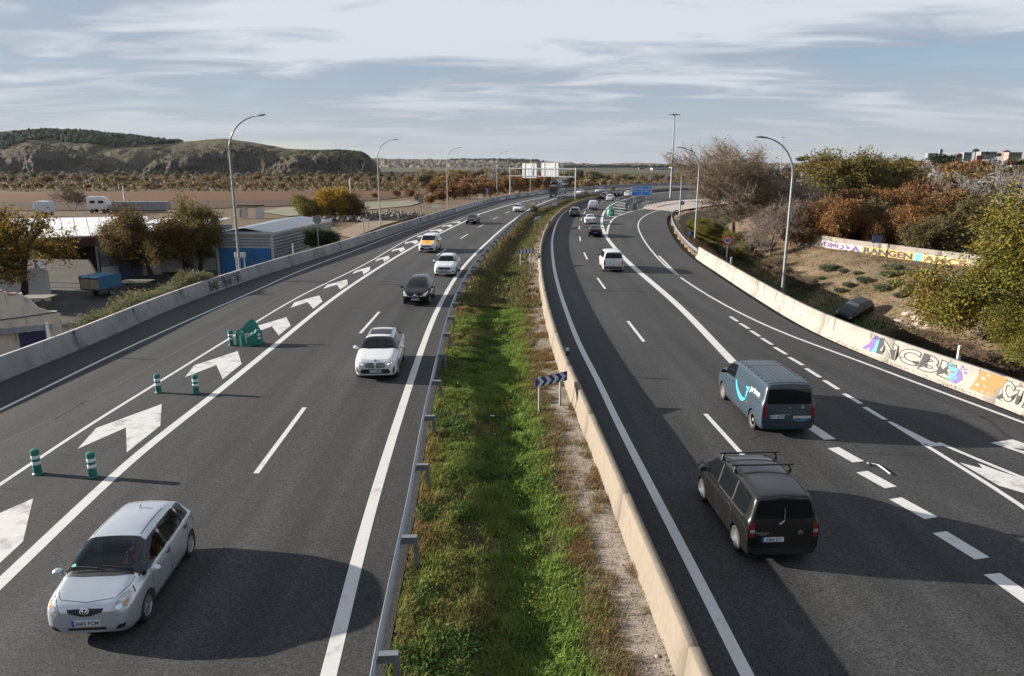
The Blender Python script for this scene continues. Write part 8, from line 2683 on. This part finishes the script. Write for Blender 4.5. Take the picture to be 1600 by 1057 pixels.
# ---- left side
kw_lt = dict(seed=61, h0=8, trunk=.26, spread=.58, levels=6, nkids=(2, 3), rad=.026, len_k=.72, jit=.45, up=.22, bark=m_barkd, per=11, lrad=.34, lsize=.105, pal=YELL, lev_min=4, clump=1.6, frac=.8)
p = at_depth(38, 468, 62); p.z = ZY; tree('ash', 'yellow leaved tree with a dark forked trunk in front of the white house wall', 'tree', p, at_depth(38, 322, 62).z - ZY, None, .6, 1.0, **kw_lt)
p = at_depth(-22, 470, 60); p.z = ZY; tree('ash', 'yellow leaved tree cut by the left edge of the picture', 'tree', p, 7.8, None, 3.2, 1.1, **kw_lt)
for px, Y_, h_, lab in [(-110, 72, 9.5, 'tall yellow leaved tree added beyond the left edge to shade the yard, by the warehouse'), (-190, 68, 9.0, 'yellow leaved tree added beyond the left edge to shade the yard, by the white house')]:  # unseen trees added left of the frame to cast leafy shade on the yard
 p = at_depth(px, 460, Y_); p.z = ZY; tree('ash', lab, 'tree', p, h_, None, px, 1.3, **kw_lt)
kw_l2 = dict(kw_lt, seed=66, per=22, frac=1.0, pal=[(.050, .055, .014), (.085, .065, .020), (.125, .080, .026), (.12, .065, .022)], lrad=.40)
p = at_depth(238, 428, 77); p.z = ZY; tree('robinia', 'round brown green tree hiding the end of the warehouse', 'tree', p, at_depth(238, 322, 77).z - ZY, None, 1.0, 1.08, **kw_l2)
p = at_depth(205, 420, 82); p.z = ZY; tree('robinia', 'darker green tree behind the round brown green one', 'tree', p, 7.0, None, 4.0, .8, **kw_l2)
kw_l3 = dict(kw_lt, seed=71, per=15, pal=[(.055, .06, .015), (.12, .10, .020), (.17, .125, .028)], frac=.8)
p = at_depth(309, 420, 80); p.z = ZY; tree('maple', 'slender yellow green tree against the left corner of the blue shed', 'tree', p, at_depth(325, 306, 79).z - ZY, None, 2.0, .72, **kw_l3)
p = at_depth(296, 418, 84); p.z = ZY; tree('maple', 'dark leaved small tree beside the indigo door', 'tree', p, 5.6, None, 5.0, 1.0, **kw_l3)
kw_y = dict(seed=81, h0=5, trunk=.14, spread=.62, levels=5, nkids=(3, 4), rad=.03, len_k=.78, jit=.4, up=.15, bark=m_bark, per=26, lrad=.36, lsize=.15, pal=[(.10, .10, .022), (.17, .14, .022), (.24, .165, .022)], lev_min=3)
for px, py, h_, pal, key, lab in [(486, 343, 5.2, [(.09, .095, .025), (.14, .125, .03), (.18, .15, .035)], 'y1', 'yellow green round bush left of the golden one on the plain'), (521, 342, 6.8, [(.20, .15, .02), (.30, .185, .02), (.26, .13, .02)], 'y2', 'golden yellow tree behind the shed'), (544, 341, 5.6, [(.10, .055, .02), (.13, .07, .022), (.08, .05, .02)], 'y3', 'brown tree touching the golden yellow one')]:
 tree(key, lab, 'tree', G(px, py, ZF), h_, None, px, 1.2, **dict(kw_y, seed=81 + px, pal=pal))
tree('shrub_bare', 'bare brown shrub between the abandoned lorries', 'shrub', G(116, 331, ZF), at_depth(116, 288, G(116, 331, ZF).y).z - ZF, None, 0, 1.2, name='shrub', seed=15, h0=8, trunk=.2, spread=.5, levels=6, nkids=(2, 3), rad=.012, len_k=.75, jit=.5, up=.3, multi=3, bark=m_barkg, twig_level=2, twig=(.075, .055, .042), minr=.016)
tree('green_bush', 'dark green bush in front of the long side of the shed', 'bush', at_depth(505, 394, 88), 2.9, None, 0, 1.1, name='bush', **dict(kw_y, seed=99, pal=[(.018, .038, .014), (.03, .06, .02), (.05, .075, .025)], lsize=.10, per=40))
kw_br = dict(seed=111, h0=2.4, trunk=.28, spread=.42, levels=5, nkids=(3, 5), rad=.012, len_k=.74, jit=.35, up=.45, multi=5, bark=m_barkg, twig_level=1, twig=(.150, .155, .085), minr=.007, per=1, lrad=.10, lsize=.05, pal=[(.10, .105, .045), (.15, .15, .075), (.17, .15, .075)], lev_min=3)
for i in range(26):
 t = (i + rs.random()) / 26
 s_ = nearest_s(LB, G(262, 486)[:2])[0]; s2_ = nearest_s(LB, G(352, 453)[:2])[0]; q_ = sub_by_s(offset(LB, rs.uniform(1.6, 5.5)), s_ + (s2_ - s_) * t, s_ + (s2_ - s_) * t + .5, 2)[0]
 p = Vector((q_[0], q_[1], ground_z(*q_) - .1))
 tree('broom%d' % (i % 2), 'pale green broom bush on the bank below the left barrier', 'bush', p, rs.uniform(1.9, 3.0), 'broom scrub below the left barrier', rs.uniform(0, 6), 1.25, name='broom_bush', **dict(kw_br, seed=111 + i % 2))
# ---- belts of trees beyond the fields: crowns of a few kinds, each an object of its own
BELT = {}
def belt_mesh(kind, seed):
 pal, n, sz = {'rust': (RUST, 900, .30), 'brown': (BRN, 800, .32), 'olive': ([(.055, .058, .026), (.095, .092, .040), (.12, .105, .05)], 900, .32), 'gold': ([(.15, .105, .03), (.21, .135, .03), (.16, .09, .03)], 800, .30), 'grey': ([(.17, .155, .145), (.22, .20, .185), (.15, .135, .12)], 620, .30), 'tan': ([(.17, .125, .065), (.21, .155, .085), (.14, .105, .055)], 800, .32), 'pine': ([(.014, .028, .012), (.022, .042, .016), (.03, .05, .02)], 900, .30)}[kind]
 r = np.random.default_rng(seed)
 nl = 9
 rd = r.uniform(.8, 1.6, nl); rd[0] = 1.7; c = r.normal(size=(nl, 3)); c /= np.linalg.norm(c, axis=1)[:, None]; c = c * np.array([1.4, 1.4, 1.15]) * r.uniform(.5, 1, (nl, 1)) + np.array([0, 0, 2.5]); c[0] = (0, 0, 2.4)
 w = r.integers(0, nl, n)
 d = r.normal(size=(n, 3)); d /= np.linalg.norm(d, axis=1)[:, None]
 pts = c[w] + d * (rd[w] * r.uniform(.45, 1.08, n))[:, None]
 pts[:, 2] = np.maximum(pts[:, 2], .1)
 if kind == 'grey':
  me = leaf_mesh('belt_tree', pts, sz, pal, seed, 1.5, 0, 1.5)
 else:
  me = leaf_mesh('belt_tree', pts, sz, pal, seed, 1.5)
 return me
def belt(kind, px, py, Y_, h, label, group, z=None):
 key = (kind, rs.randint(0, 2))
 if key not in BELT: BELT[key] = belt_mesh(kind, hash(key[1]) % 97 + len(BELT) * 7)
 p = at_depth(px, py, Y_)
 o = link({'rust': 'tamarisk', 'pine': 'pine_tree', 'grey': 'bare_tree'}.get(kind, 'tree'), BELT[key], None, p)
 s = h / 5.2
 o.scale = (s * rs.uniform(.9, 1.35), s * rs.uniform(.9, 1.3), s); o.rotation_euler = (0, 0, rs.uniform(0, 6))
 tag(o, label, 'tree', group)
 return o
BG = 'belt of riverside trees below the cliffs'
def zpx(Y_, z):
 return YH + (CAMH - z) / Y_ * FPX * _cp
for px in np.arange(-60, 672, 11.5):
 Y_ = rs.uniform(345, 380); belt(rs.choice(['rust', 'brown', 'rust', 'olive']), px + rs.uniform(-5, 5), zpx(Y_, YARD) + .5, Y_, rs.uniform(2.2, 3.6), 'low autumn coloured tamarisk in the row edging the ploughed field', BG)
for px in np.arange(-60, 760, 13):
 Y_ = rs.uniform(430, 520)
 k = rs.choice(['olive', 'olive', 'grey', 'brown', 'gold', 'tan'] if px < 330 else ['olive', 'olive', 'brown', 'tan', 'rust'])
 belt(k, px + rs.uniform(-6, 6), zpx(Y_, YARD), Y_, rs.uniform(3.8, 6.0), {'olive': 'olive green riverside tree below the cliffs', 'grey': 'grey leafless riverside tree below the cliffs', 'brown': 'brown riverside tree below the cliffs', 'gold': 'golden riverside tree below the cliffs', 'tan': 'tan riverside tree below the cliffs', 'rust': 'rust red riverside tree below the right hand cliff'}[k], BG)
for px in np.arange(-60, 760, 16):
 Y_ = rs.uniform(580, 700); k = rs.choice(['olive', 'grey', 'tan', 'olive'])
 belt(k, px, zpx(Y_, YARD), Y_, rs.uniform(4.8, 7.0), {'olive': 'tall olive green tree at the very foot of the cliffs', 'grey': 'tall grey leafless tree at the very foot of the cliffs', 'tan': 'tall tan tree at the very foot of the cliffs'}[k], BG)
CG = 'rust bushes between the left barrier and the plain'
for px, py, Y_, h in [(672, 322, 190, 3.6), (690, 318, 205, 4.5), (708, 317, 200, 6.0), (724, 316, 205, 6.6), (740, 313, 215, 6.4), (757, 311, 222, 6.0), (772, 309, 230, 6.5), (788, 307, 236, 6.6), (803, 305, 250, 6.8), (820, 304, 255, 7.0), (836, 302, 270, 7.6), (852, 301, 280, 7.2), (868, 300, 290, 6.8), (700, 306, 270, 7.0), (726, 304, 280, 7.5), (756, 302, 290, 7.5), (786, 300, 300, 8.0), (816, 298, 320, 8.0), (846, 297, 330, 8.2), (640, 312, 240, 4.0), (620, 310, 250, 3.2), (655, 318, 205, 3.4), (676, 306, 270, 5.5), (530, 309, 262, 2.4), (585, 311, 255, 2.6)]:
 b = belt('rust', px, py, Y_, h, 'rust brown bush beyond the left barrier, low and rounded', CG)
MG = 'belt of autumn trees behind the bend of the motorway'
for px in np.arange(655, 1130, 9):
 for row in range(2):
  Y_ = rs.uniform(330, 400) + row * 130 + max(0, (900 - px)) * .15
  k = rs.choice(['tan', 'tan', 'brown', 'olive', 'gold' if px < 940 else 'brown', 'grey'])
  belt(k, px + rs.uniform(-4, 4), zpx(Y_, -4.5), Y_, (rs.uniform(6.5, 9.5) + row * 2) * (1 if px < 930 else .62), {'tan': 'tan autumn tree beyond the bend of the motorway', 'brown': 'brown autumn tree beyond the bend of the motorway', 'olive': 'olive green tree beyond the bend of the motorway', 'gold': 'golden autumn tree beyond the bend of the motorway', 'grey': 'grey leafless tree beyond the bend of the motorway'}[k], MG)
HG = 'wooded rise on the right skyline'
for i in range(88):
 px = 1195 + 420 * (i + rs.random()) / 88
 row = i % 4
 Y_ = [150, 195, 255, 330][row] + rs.uniform(-15, 20)
 top = np.interp(px, [1195, 1260, 1330, 1420, 1480, 1620], [258, 250, 243, 243, 245, 243]) + [16, 9, 4, -1][row] + rs.uniform(-1, 4)
 h = rs.uniform(6.5, 9); base = at_depth(px, top, Y_).z - h
 p = at_depth(px, YH, Y_); k = rs.choice(['olive', 'brown', 'rust', 'grey', 'brown', 'tan'] if px < 1440 else ['brown', 'rust', 'olive', 'grey', 'gold'])
 o = belt(k, px, YH, Y_, h, {'olive': 'olive green tree on the wooded rise below the skyline houses', 'brown': 'brown tree on the wooded rise below the skyline houses', 'rust': 'rust red tree on the wooded rise below the skyline houses', 'grey': 'grey leafless tree on the wooded rise below the skyline houses', 'gold': 'golden tree on the wooded rise below the skyline houses', 'tan': 'tan tree on the wooded rise below the skyline houses'}[k], HG)
 o.location.z = base
for px, yt, yb_, Y_, wk, lab in [(1472, 237.5, 258, 300, 3.0, 'round dark green umbrella pine on the right skyline'), (1254, 242, 254, 300, 2.2, 'dark green pine behind the nearest exit lane lamp'), (1412, 244, 258, 330, 1.5, 'small dark pine left of the round one'), (1560, 238, 246, 420, 1.5, 'small dark pine right of the palms')]:
 t_, b2_ = at_depth(px, yt, Y_), at_depth(px, yb_, Y_)
 o = belt('pine', px, yb_, Y_, t_.z - b2_.z, lab, None); o.scale = (o.scale.z * wk, o.scale.z * wk, o.scale.z)
for px, yt, Y_, lab in [(1524.5, 233.5, 380, 'taller palm on the right skyline'), (1540.5, 238, 400, 'shorter palm right of the taller one')]:
 t_ = at_depth(px, yt + 3, Y_)
 r_ = thing('palm_tree', lab, 'palm', (t_.x, Y_, t_.z - 8))
 c = MB(); c.tube([(0, 0, 0), (.1, 0, 4), (0, 0, 8)], [.3, .24, .22], 8); c.build('trunk', m_bark, r_, smooth=True)
 r1_ = np.random.default_rng(int(px)); n_ = 240
 d = r1_.normal(size=(n_, 3)); d /= np.linalg.norm(d, axis=1)[:, None]; d[:, 2] = np.abs(d[:, 2]) * .9 - .25
 link('crown', leaf_mesh('crown', d * r1_.uniform(.3, 1.5, (n_, 1)) + np.array([0, 0, 8.2]), .32, [(.03, .045, .018), (.05, .065, .025)], 4, 1, 0, 1.8), r_)
n_ = 26000
r1_ = np.random.default_rng(77)
px = r1_.uniform(-90, 1130, n_); Y_ = r1_.uniform(340, 760, n_) 
xx_ = (px - 800) / FPX / _cp * Y_
zz_, o1, o2 = terrain_z(xx_[None], Y_[None]); zz_ = zz_[0]
keep = (o1[0] > 8) & ~((px > 870) & (Y_ < 330))
pts = np.stack([xx_, Y_, zz_ + r1_.uniform(.2, 2.8, n_)], 1)[keep]
tag(link('undergrowth', leaf_mesh('undergrowth', pts, .95, [(.065, .05, .025), (.10, .065, .03), (.085, .075, .035), (.12, .07, .03)], 5, 14)), 'brushwood between the riverside trees', kind='stuff')
n_ = 24000
px = r1_.uniform(1120, 1640, n_); Y_ = 78 * (420 / 78) ** r1_.random(n_)
xx_ = (px - 800) / FPX / _cp * Y_
zz_, o1, o2 = terrain_z(xx_[None], Y_[None]); zz_ = zz_[0]
keep = (o2[0] > 22) & ((px > 1260) | (Y_ > 96))
pts = np.stack([xx_, Y_, zz_ + r1_.uniform(.1, 1.7, n_)], 1)[keep]
tag(link('undergrowth', leaf_mesh('undergrowth', pts, .42, [(.05, .04, .022), (.085, .05, .025), (.07, .065, .03), (.10, .06, .028)], 6, 9)), 'brushwood under the trees on the right', kind='stuff')
# ================================================================ GRASS AND WEEDS
def blades(name, P, h, w, pal, seed, lean=.5, label='', clump=.8, colx=None):
 r = np.random.default_rng(seed)
 n = len(P)
 a = r.uniform(0, 2 * math.pi, n)
 d = np.stack([np.cos(a), np.sin(a), np.zeros(n)], 1); s = np.stack([-np.sin(a), np.cos(a), np.zeros(n)], 1)
 h = h * r.uniform(.5, 1.3, n); ln = lean * r.uniform(.2, 1.3, n)
 w = w * r.uniform(.7, 1.4, n)
 m1 = P + d * (h * ln * .35)[:, None] + np.array([0, 0, 1.0]) * (h * .62)[:, None]
 t1 = P + d * (h * ln)[:, None] + np.array([0, 0, 1.0]) * (h * (1 - .28 * ln))[:, None]
 ws = s * w[:, None] * .5
 V = np.stack([P - ws, P + ws, m1 + ws * .8, m1 - ws * .8, t1], 1).reshape(-1, 3)
 b = np.arange(n) * 5
 F = [np.stack([b, b + 1, b + 2, b + 3], 1), np.stack([b + 3, b + 2, b + 4], 1)]
 pal = np.array(pal)
 g = (fbm(P[:, 0], P[:, 1], 1 / clump, 3, seed) * .75 + .5 if colx is None else colx) + r.normal(0, .13, n)
 x = np.clip(g, 0, .999) * (len(pal) - 1); i = x.astype(int); f = (x - i)[:, None]
 c = (pal[i] * (1 - f) + pal[np.minimum(i + 1, len(pal) - 1)] * f) * r.uniform(.7, 1.3, (n, 1))
 me = mesh_np(name, V, F, [m_leaf], cols=np.repeat(c, 5, 0))
 return tag(link(name, me), label, kind='stuff')
r0 = np.random.default_rng(123)
MVz = np.concatenate([MV, mz[..., None]], -1)
sl = arclen(med_a)
def med_points(n, s_lo, s_hi, power, wfun):
 out = []
 while sum(len(o) for o in out) < n:
  m = n * 3
  s = s_lo + (s_hi - s_lo) * r0.random(m) ** power
  w_ = r0.random(m)
  fi = np.interp(s, sl, np.arange(len(sl))); i = np.clip(fi.astype(int), 0, NM - 2); f = (fi - i)[:, None]
  fj = w_ * (NW - 1); j = np.clip(fj.astype(int), 0, NW - 2); g = (fj - j)[:, None]
  p = (MVz[i, j] * (1 - f) + MVz[i + 1, j] * f) * (1 - g) + (MVz[i, j + 1] * (1 - f) + MVz[i + 1, j + 1] * f) * g
  keep = r0.random(m) < wfun(w_, p)
  out.append(np.c_[p, w_][keep])
 return np.concatenate(out)[:n]
def dens(w_, p):
 n1_ = fbm(p[:, 0], p[:, 1], .55, 3, 31); n2_ = fbm(p[:, 0], p[:, 1], 2.2, 3, 33)
 d_ = sstep(-.55, .15, n1_ * .6 + n2_ * .7) * .95 + .05
 d_ *= 1 - sstep(.71, .84, w_ + .10 * n1_ + .05 * n2_) * (.93 - .35 * sstep(.25, .5, n2_))
 d_ *= 1 - .75 * sstep(.30, .55, fbm(p[:, 0], p[:, 1], .25, 3, 12)) * sstep(26, 48, p[:, 1])
 return d_
sA_, sB_, sC_ = 6.0, 62.0, sl[-1] * .85
Pn = med_points(150000, 4.0, 46.0, 1.35, dens)
nz = fbm(Pn[:, 0], Pn[:, 1], .45, 3, 41)
lush = np.exp(-((Pn[:, 3] - .52) / .13) ** 2)
gx = np.clip(.60 + .30 * lush - .55 * np.maximum(nz, -.2) - .42 * sstep(.68, .80, Pn[:, 3]) - .25 * sstep(.14, .02, Pn[:, 3]) + .18 * fbm(Pn[:, 0], Pn[:, 1], 2.5, 2, 43), 0, 1)
GP = [(.175, .110, .048), (.165, .130, .046), (.150, .150, .040), (.130, .165, .034), (.110, .170, .030), (.135, .205, .038)]
hh_ = np.interp(Pn[:, 3], [0, .1, .3, .5, .62, .72, 1], [.13, .17, .17, .20, .20, .16, .09]) * (1 + .9 * fbm(Pn[:, 0], Pn[:, 1], 1.6, 2, 45)) * np.interp(Pn[:, 1], [8, 25, 60], [.85, 1.0, 1.25])
blades('grass', Pn[:, :3], hh_, np.interp(Pn[:, 1], [8, 30, 60], [.012, .020, .034]), np.array(GP) * 1.18, 7, .75, 'lush and dry grass filling the median', colx=gx)
Pn = med_points(52000, 44.0, sl[-1] * .92, 1.5, dens)
gx = np.clip(.36 - .45 * fbm(Pn[:, 0], Pn[:, 1], .25, 3, 41) + .25 * np.exp(-((Pn[:, 3] - .5) / .16) ** 2), 0, 1)
blades('grass', Pn[:, :3], np.full(len(Pn), .34), np.full(len(Pn), .07), [(.14, .10, .052), (.135, .112, .046), (.12, .122, .04), (.10, .135, .034)], 8, .8, 'rough weeds in the far median', colx=gx)
Pn = med_points(34000, 4.0, 60.0, 1.35, lambda w_, p: sstep(.66, .74, w_) * np.where(w_ < .82, .8, .5) * sstep(.0, .45, fbm(p[:, 0], p[:, 1], 1.1, 3, 71) + .22 * (w_ < .82)))
blades('dry_weeds', Pn[:, :3], np.full(len(Pn), .17), np.interp(Pn[:, 1], [8, 30, 60], [.010, .018, .03]), [(.165, .085, .04), (.19, .115, .055), (.155, .125, .05), (.20, .15, .085)], 17, 1.0, 'dry brown weeds between the grass and the buff barrier')
Pn = med_points(16000, 4, 40, 1.3, lambda w_, p: sstep(.1, .5, fbm(p[:, 0], p[:, 1], .8, 2, 51)) * (w_ < .72))
tag(link('broadleaf_weeds', leaf_mesh('broadleaf_weeds', Pn[:, :3] + np.array([0, 0, .09]) + r0.normal(0, .03, (len(Pn), 3)), .042, [(.030, .075, .016), (.042, .095, .022), (.06, .12, .03)], 9, .8)), 'patches of broad leaved weeds in the median', kind='stuff')
Pn = med_points(700, 5, 26, 1.2, lambda w_, p: sstep(.0, .4, fbm(p[:, 0], p[:, 1], .6, 2, 55)) * np.exp(-((w_ - .55) / .12) ** 2))
tag(link('wild_flowers', leaf_mesh('wild_flowers', Pn[:, :3] + np.array([0, 0, .24]), .016, [(.45, .36, .03), (.5, .42, .05), (.55, .5, .3)], 10, .4)), 'small yellow and white flowers in the grass', kind='stuff')
Pn = med_points(9000, 4, 60, 1.4, lambda w_, p: sstep(.72, .84, w_))
s_ = r0.uniform(.008, .026, len(Pn)) * (1 + 1.6 * (r0.random(len(Pn)) > .985))
V = (iv[None] * s_[:, None, None] * r0.uniform(.6, 1.2, (len(Pn), 12 if len(iv) == 12 else len(iv), 1)) * np.array([1, 1, .6]) + Pn[:, None, :3]).reshape(-1, 3)
V = V.reshape(-1, 3)
F = (ifc[None] + (np.arange(len(Pn)) * len(iv))[:, None, None]).reshape(-1, 3)
tag(link('gravel', mesh_np('gravel', V, F, [m_leaf_far], cols=np.repeat(np.array([(.225, .195, .168)]) * r0.uniform(.75, 1.2, (len(Pn), 1)), len(iv), 0))), 'loose stones along the buff barrier', kind='stuff')
for px, py, h_, lab in [(835, 335.5, 2.0, 'round green bush in the median before the fourth chevron board'), (880, 314, 1.6, 'low dark bush in the median past the fourth chevron board'), (915, 307, 1.8, 'low brown bush in the far median'), (957, 299.5, 2.2, 'olive bush in the far median')]:
 p = G(px, py, -.3)
 o = belt('olive', px, py, p.y, h_, lab, None); o.location = p; o.name = 'bush'; o['category'] = 'bush'
n_ = 130000
px = r0.uniform(1060, 1640, n_); py = 365 + (640 - 365) * r0.random(n_)
u_ = (px - 800) / FPX; v_ = (CYP - py) / FPX
Yg = r0.uniform(24, 95, n_) ; xg = r0.uniform(12, 60, n_)
zg, o1, o2 = terrain_z(xg[None], Yg[None]); zg, o2 = zg[0], o2[0]
pp = 800 + FPX * xg / (Yg * _cp + (CAMH - zg) * _sp)
n1_ = fbm(xg, Yg, .35, 3, 61); n2_ = fbm(xg, Yg, 1.2, 2, 62)
keep = (o2 > .75) & (o2 < 22) & (pp > 1040) & (pp < 1680) & (r0.random(n_) < np.where(o2 < 4.5, .95, np.where(o2 < 10, .9, sstep(-.35, .45, n1_ + .7 * n2_) * .8 + .12)))
P3 = np.stack([xg, Yg, zg - .02], 1)[keep]; o2k, n1k = o2[keep], n1_[keep]
wet = sstep(4, 6, o2k) * sstep(10.5, 8.5, o2k)
cx_ = np.clip(.12 + .30 * n1k + .75 * wet * sstep(-.3, .3, n1k + .3) + .25 * (r0.random(len(P3)) > .9), 0, 1)
blades('dry_grass', P3, np.where(o2k < 4.5, .50, np.where(o2k < 10, .26, .15)) * np.interp(P3[:, 1], [24, 60], [.8, 1.2]), np.full(len(P3), .045), [(.175, .115, .062), (.15, .105, .055), (.11, .085, .035), (.055, .075, .02), (.035, .075, .016)], 12, .9, 'dry grass and weeds on the ditch banks', colx=cx_)
GS = 'grey green scrub clumps on the ditch bank'
kw_sc = dict(seed=131, h0=.8, trunk=.3, spread=.6, levels=4, nkids=(4, 5), rad=.012, len_k=.7, jit=.4, up=.3, multi=6, bark=m_barkg, twig_level=1, twig=(.07, .075, .04), minr=.008, per=7, lrad=.09, lsize=.055, pal=[(.095, .115, .062), (.125, .14, .08), (.15, .155, .09)], lev_min=2)
for px, py in [(1292, 424), (1304, 420), (1318, 427), (1340, 430), (1283, 438), (1387, 420), (1400, 424), (1412, 430), (1424, 452), (1326, 450), (1312, 458), (1432, 436), (1447, 440), (1420, 462), (1405, 466), (1450, 432), (1350, 442), (1378, 455), (1462, 446), (1400, 448), (1388, 434)]:
 tree('scrub', 'low grey green scrub clump on the sunlit ditch bank', 'shrub', on_ground(px, py) - Vector((0, 0, .05)), rs.uniform(.35, .7), GS, rs.uniform(0, 6), 1.5, name='scrub', **kw_sc)
kw_th = dict(seed=141, h0=1.6, trunk=.3, spread=.65, levels=5, nkids=(3, 4), rad=.010, len_k=.74, jit=.7, up=.15, multi=5, bark=m_barkg, twig_level=1, twig=(.135, .10, .07), minr=.008)
for i, (px, py) in enumerate([(1240, 447), (1262, 452), (1208, 420), (1225, 432), (1180, 408), (1432, 545), (1450, 552), (1470, 560), (1488, 566), (1508, 572), (1415, 536), (1530, 582), (1165, 398), (1150, 392), (1548, 588)]):
 tree('thorn', 'tangled leafless brown brambles behind the pale barrier', 'shrub', on_ground(px, py) - Vector((0, 0, .1)), rs.uniform(1.0, 1.8), 'brambles behind the pale barrier', rs.uniform(0, 6), 1.3, name='bramble', **kw_th)
for i, (px, py) in enumerate([(1092, 372), (1104, 384), (1120, 396), (1148, 396), (1164, 402), (1112, 374)]):
 tree('elm', ['yellow brown bush at the foot of the third exit lamp', 'yellow brown bush behind the bend, second from the camera side', 'green brown bush left of the speed sign', 'green brown bush right of the speed sign', 'green brown bush under the big brown tree', 'yellow brown bush farthest up the bend'][i], 'bush', on_ground(px, py) - Vector((0, 0, .2)), rs.uniform(2.2, 3.4), 'bushes round the speed sign', rs.uniform(0, 6), 1.3, name='bush', **kw_ra)
for k in range(26):
 px, py = rs.uniform(1402, 1455), rs.uniform(488, 516)
 p = on_ground(px, py); c = MB(); s = rs.uniform(.12, .42)
 c.add([Vector(v) * s * rs.uniform(.7, 1.2) for v in iv], [tuple(f) for f in ifc.tolist()])
 o = c.build('stone', M('stone_pale', (.30, .255, .21), .9, var=.3, vs=3)); o.location = p; o.scale = (1.5, 1, .6); o.rotation_euler = (0, 0, rs.uniform(0, 6)); tag(o, 'pale stone in the heap on the ditch bank', 'stone', 'heap of pale stones in the ditch')
n_ = 260
s_ = nearest_s(RRc, G(1480, 600)[:2])[0] + np.repeat([-4.5, 0, 3.2, 7], 65) + r0.normal(0, .8, n_)
o_ = np.abs(r0.normal(0, .30, n_)) + .12
sr = arclen(RRc); nr = normals2(RRc)
P3 = np.stack([np.interp(s_, sr, RRc[:, 0]) + np.interp(s_, sr, nr[:, 0]) * o_, np.interp(s_, sr, RRc[:, 1]) + np.interp(s_, sr, nr[:, 1]) * o_, np.full(n_, .02)], 1)
tag(link('fallen_leaves', leaf_mesh('fallen_leaves', P3, .032, [(.16, .07, .025), (.21, .10, .035), (.12, .06, .03)], 14, .5, .93)), 'dead leaves along the foot of the pale barrier', kind='stuff')
LT = 'litter in the median'
for px, py, s, lab in [(770, 655, .22, 'white crumpled bag beside the chevron board'), (773, 683, .08, 'small white scrap, upper one in the middle of the grass'), (768, 697, .10, 'small white scrap, lower one in the middle of the grass'), (822, 370, .35, 'white litter under the second chevron board'), (684, 850, .20, 'pale cardboard scrap near the guard rail'), (741, 622, .12, 'white scrap near the fourth guard rail post')]:
 p = G(px, py, -.3); c = MB(); c.add([Vector(v) * s * .5 * rs.uniform(.6, 1.2) for v in iv], [tuple(f) for f in ifc.tolist()])
 o = c.build('litter', m_signwhite if 'card' not in lab else M('cardboard', (.26, .19, .13), .8)); o.location = p + Vector((0, 0, .12)); o.scale = (1.3, .9, .5); tag(o, lab, 'litter')
o = thing('litter', 'pale bent strip with a dark lump lying between the wide lane dashes', 'litter', G(1372, 732))
b0 = o.location
c = MB(); c.tube([G(x, y) - b0 + Vector((0, 0, .04)) for x, y in [(1354, 725.5), (1362, 727), (1372, 729), (1381, 735), (1391, 743)]], .022, 5); c.build('strip', m_signwhite, o)
c = MB(); c.add([Vector(v) * .055 + (G(1359, 728) - b0) + Vector((0, 0, .05)) for v in iv], [tuple(f) for f in ifc.tolist()]); c.build('lump', m_dark, o)
# ================================================================ HAZE
def haze_box(density):
 me = MB().box((0, 0, 24), (11400, 11400, 92)).mesh('haze', [])
 m = bpy.data.materials.new('haze'); m.use_nodes = True
 N, L = m.node_tree.nodes, m.node_tree.links
 N.clear()
 out = N.new('ShaderNodeOutputMaterial'); v = N.new('ShaderNodeVolumePrincipled')
 v.inputs['Color'].default_value = (.86, .92, 1.0, 1); v.inputs['Density'].default_value = density; v.inputs['Anisotropy'].default_value = 0.2
 L.new(v.outputs[0], out.inputs['Volume'])
 me.materials.append(m)
 return tag(link('haze', me), 'thin haze over the valley', kind='stuff')
haze_box(0.00002)
# ================================================================ LABELS OF LOOK-ALIKES BY PLACE
ORD = 'leftmost second third fourth fifth sixth seventh eighth ninth tenth eleventh twelfth thirteenth fourteenth fifteenth sixteenth seventeenth eighteenth nineteenth'.split()
TENS = {2: 'twent', 3: 'thirt', 4: 'fort', 5: 'fift', 6: 'sixt', 7: 'sevent', 8: 'eight'}
def ordinal(n):
 if n <= 19: return ORD[n - 1]
 t, u = divmod(n, 10)
 return TENS[t] + ('ieth' if u == 0 else 'y-' + ('first' if u == 1 else ORD[u - 1]))
same = {}
for o in bpy.data.objects:
 if o.parent is None and o.get('label'):
  same.setdefault(o['label'], []).append(o)
for lab, L_ in same.items():
 if len(L_) < 2: continue
 L_.sort(key=lambda o: o.location.x / max(o.location.y, 1))
 for i, o in enumerate(L_):
  o['label'] = (lab + ', leftmost' if i == 0 else lab + ', ' + ordinal(i + 1) + ' from left') if len(lab.split()) <= 13 else lab
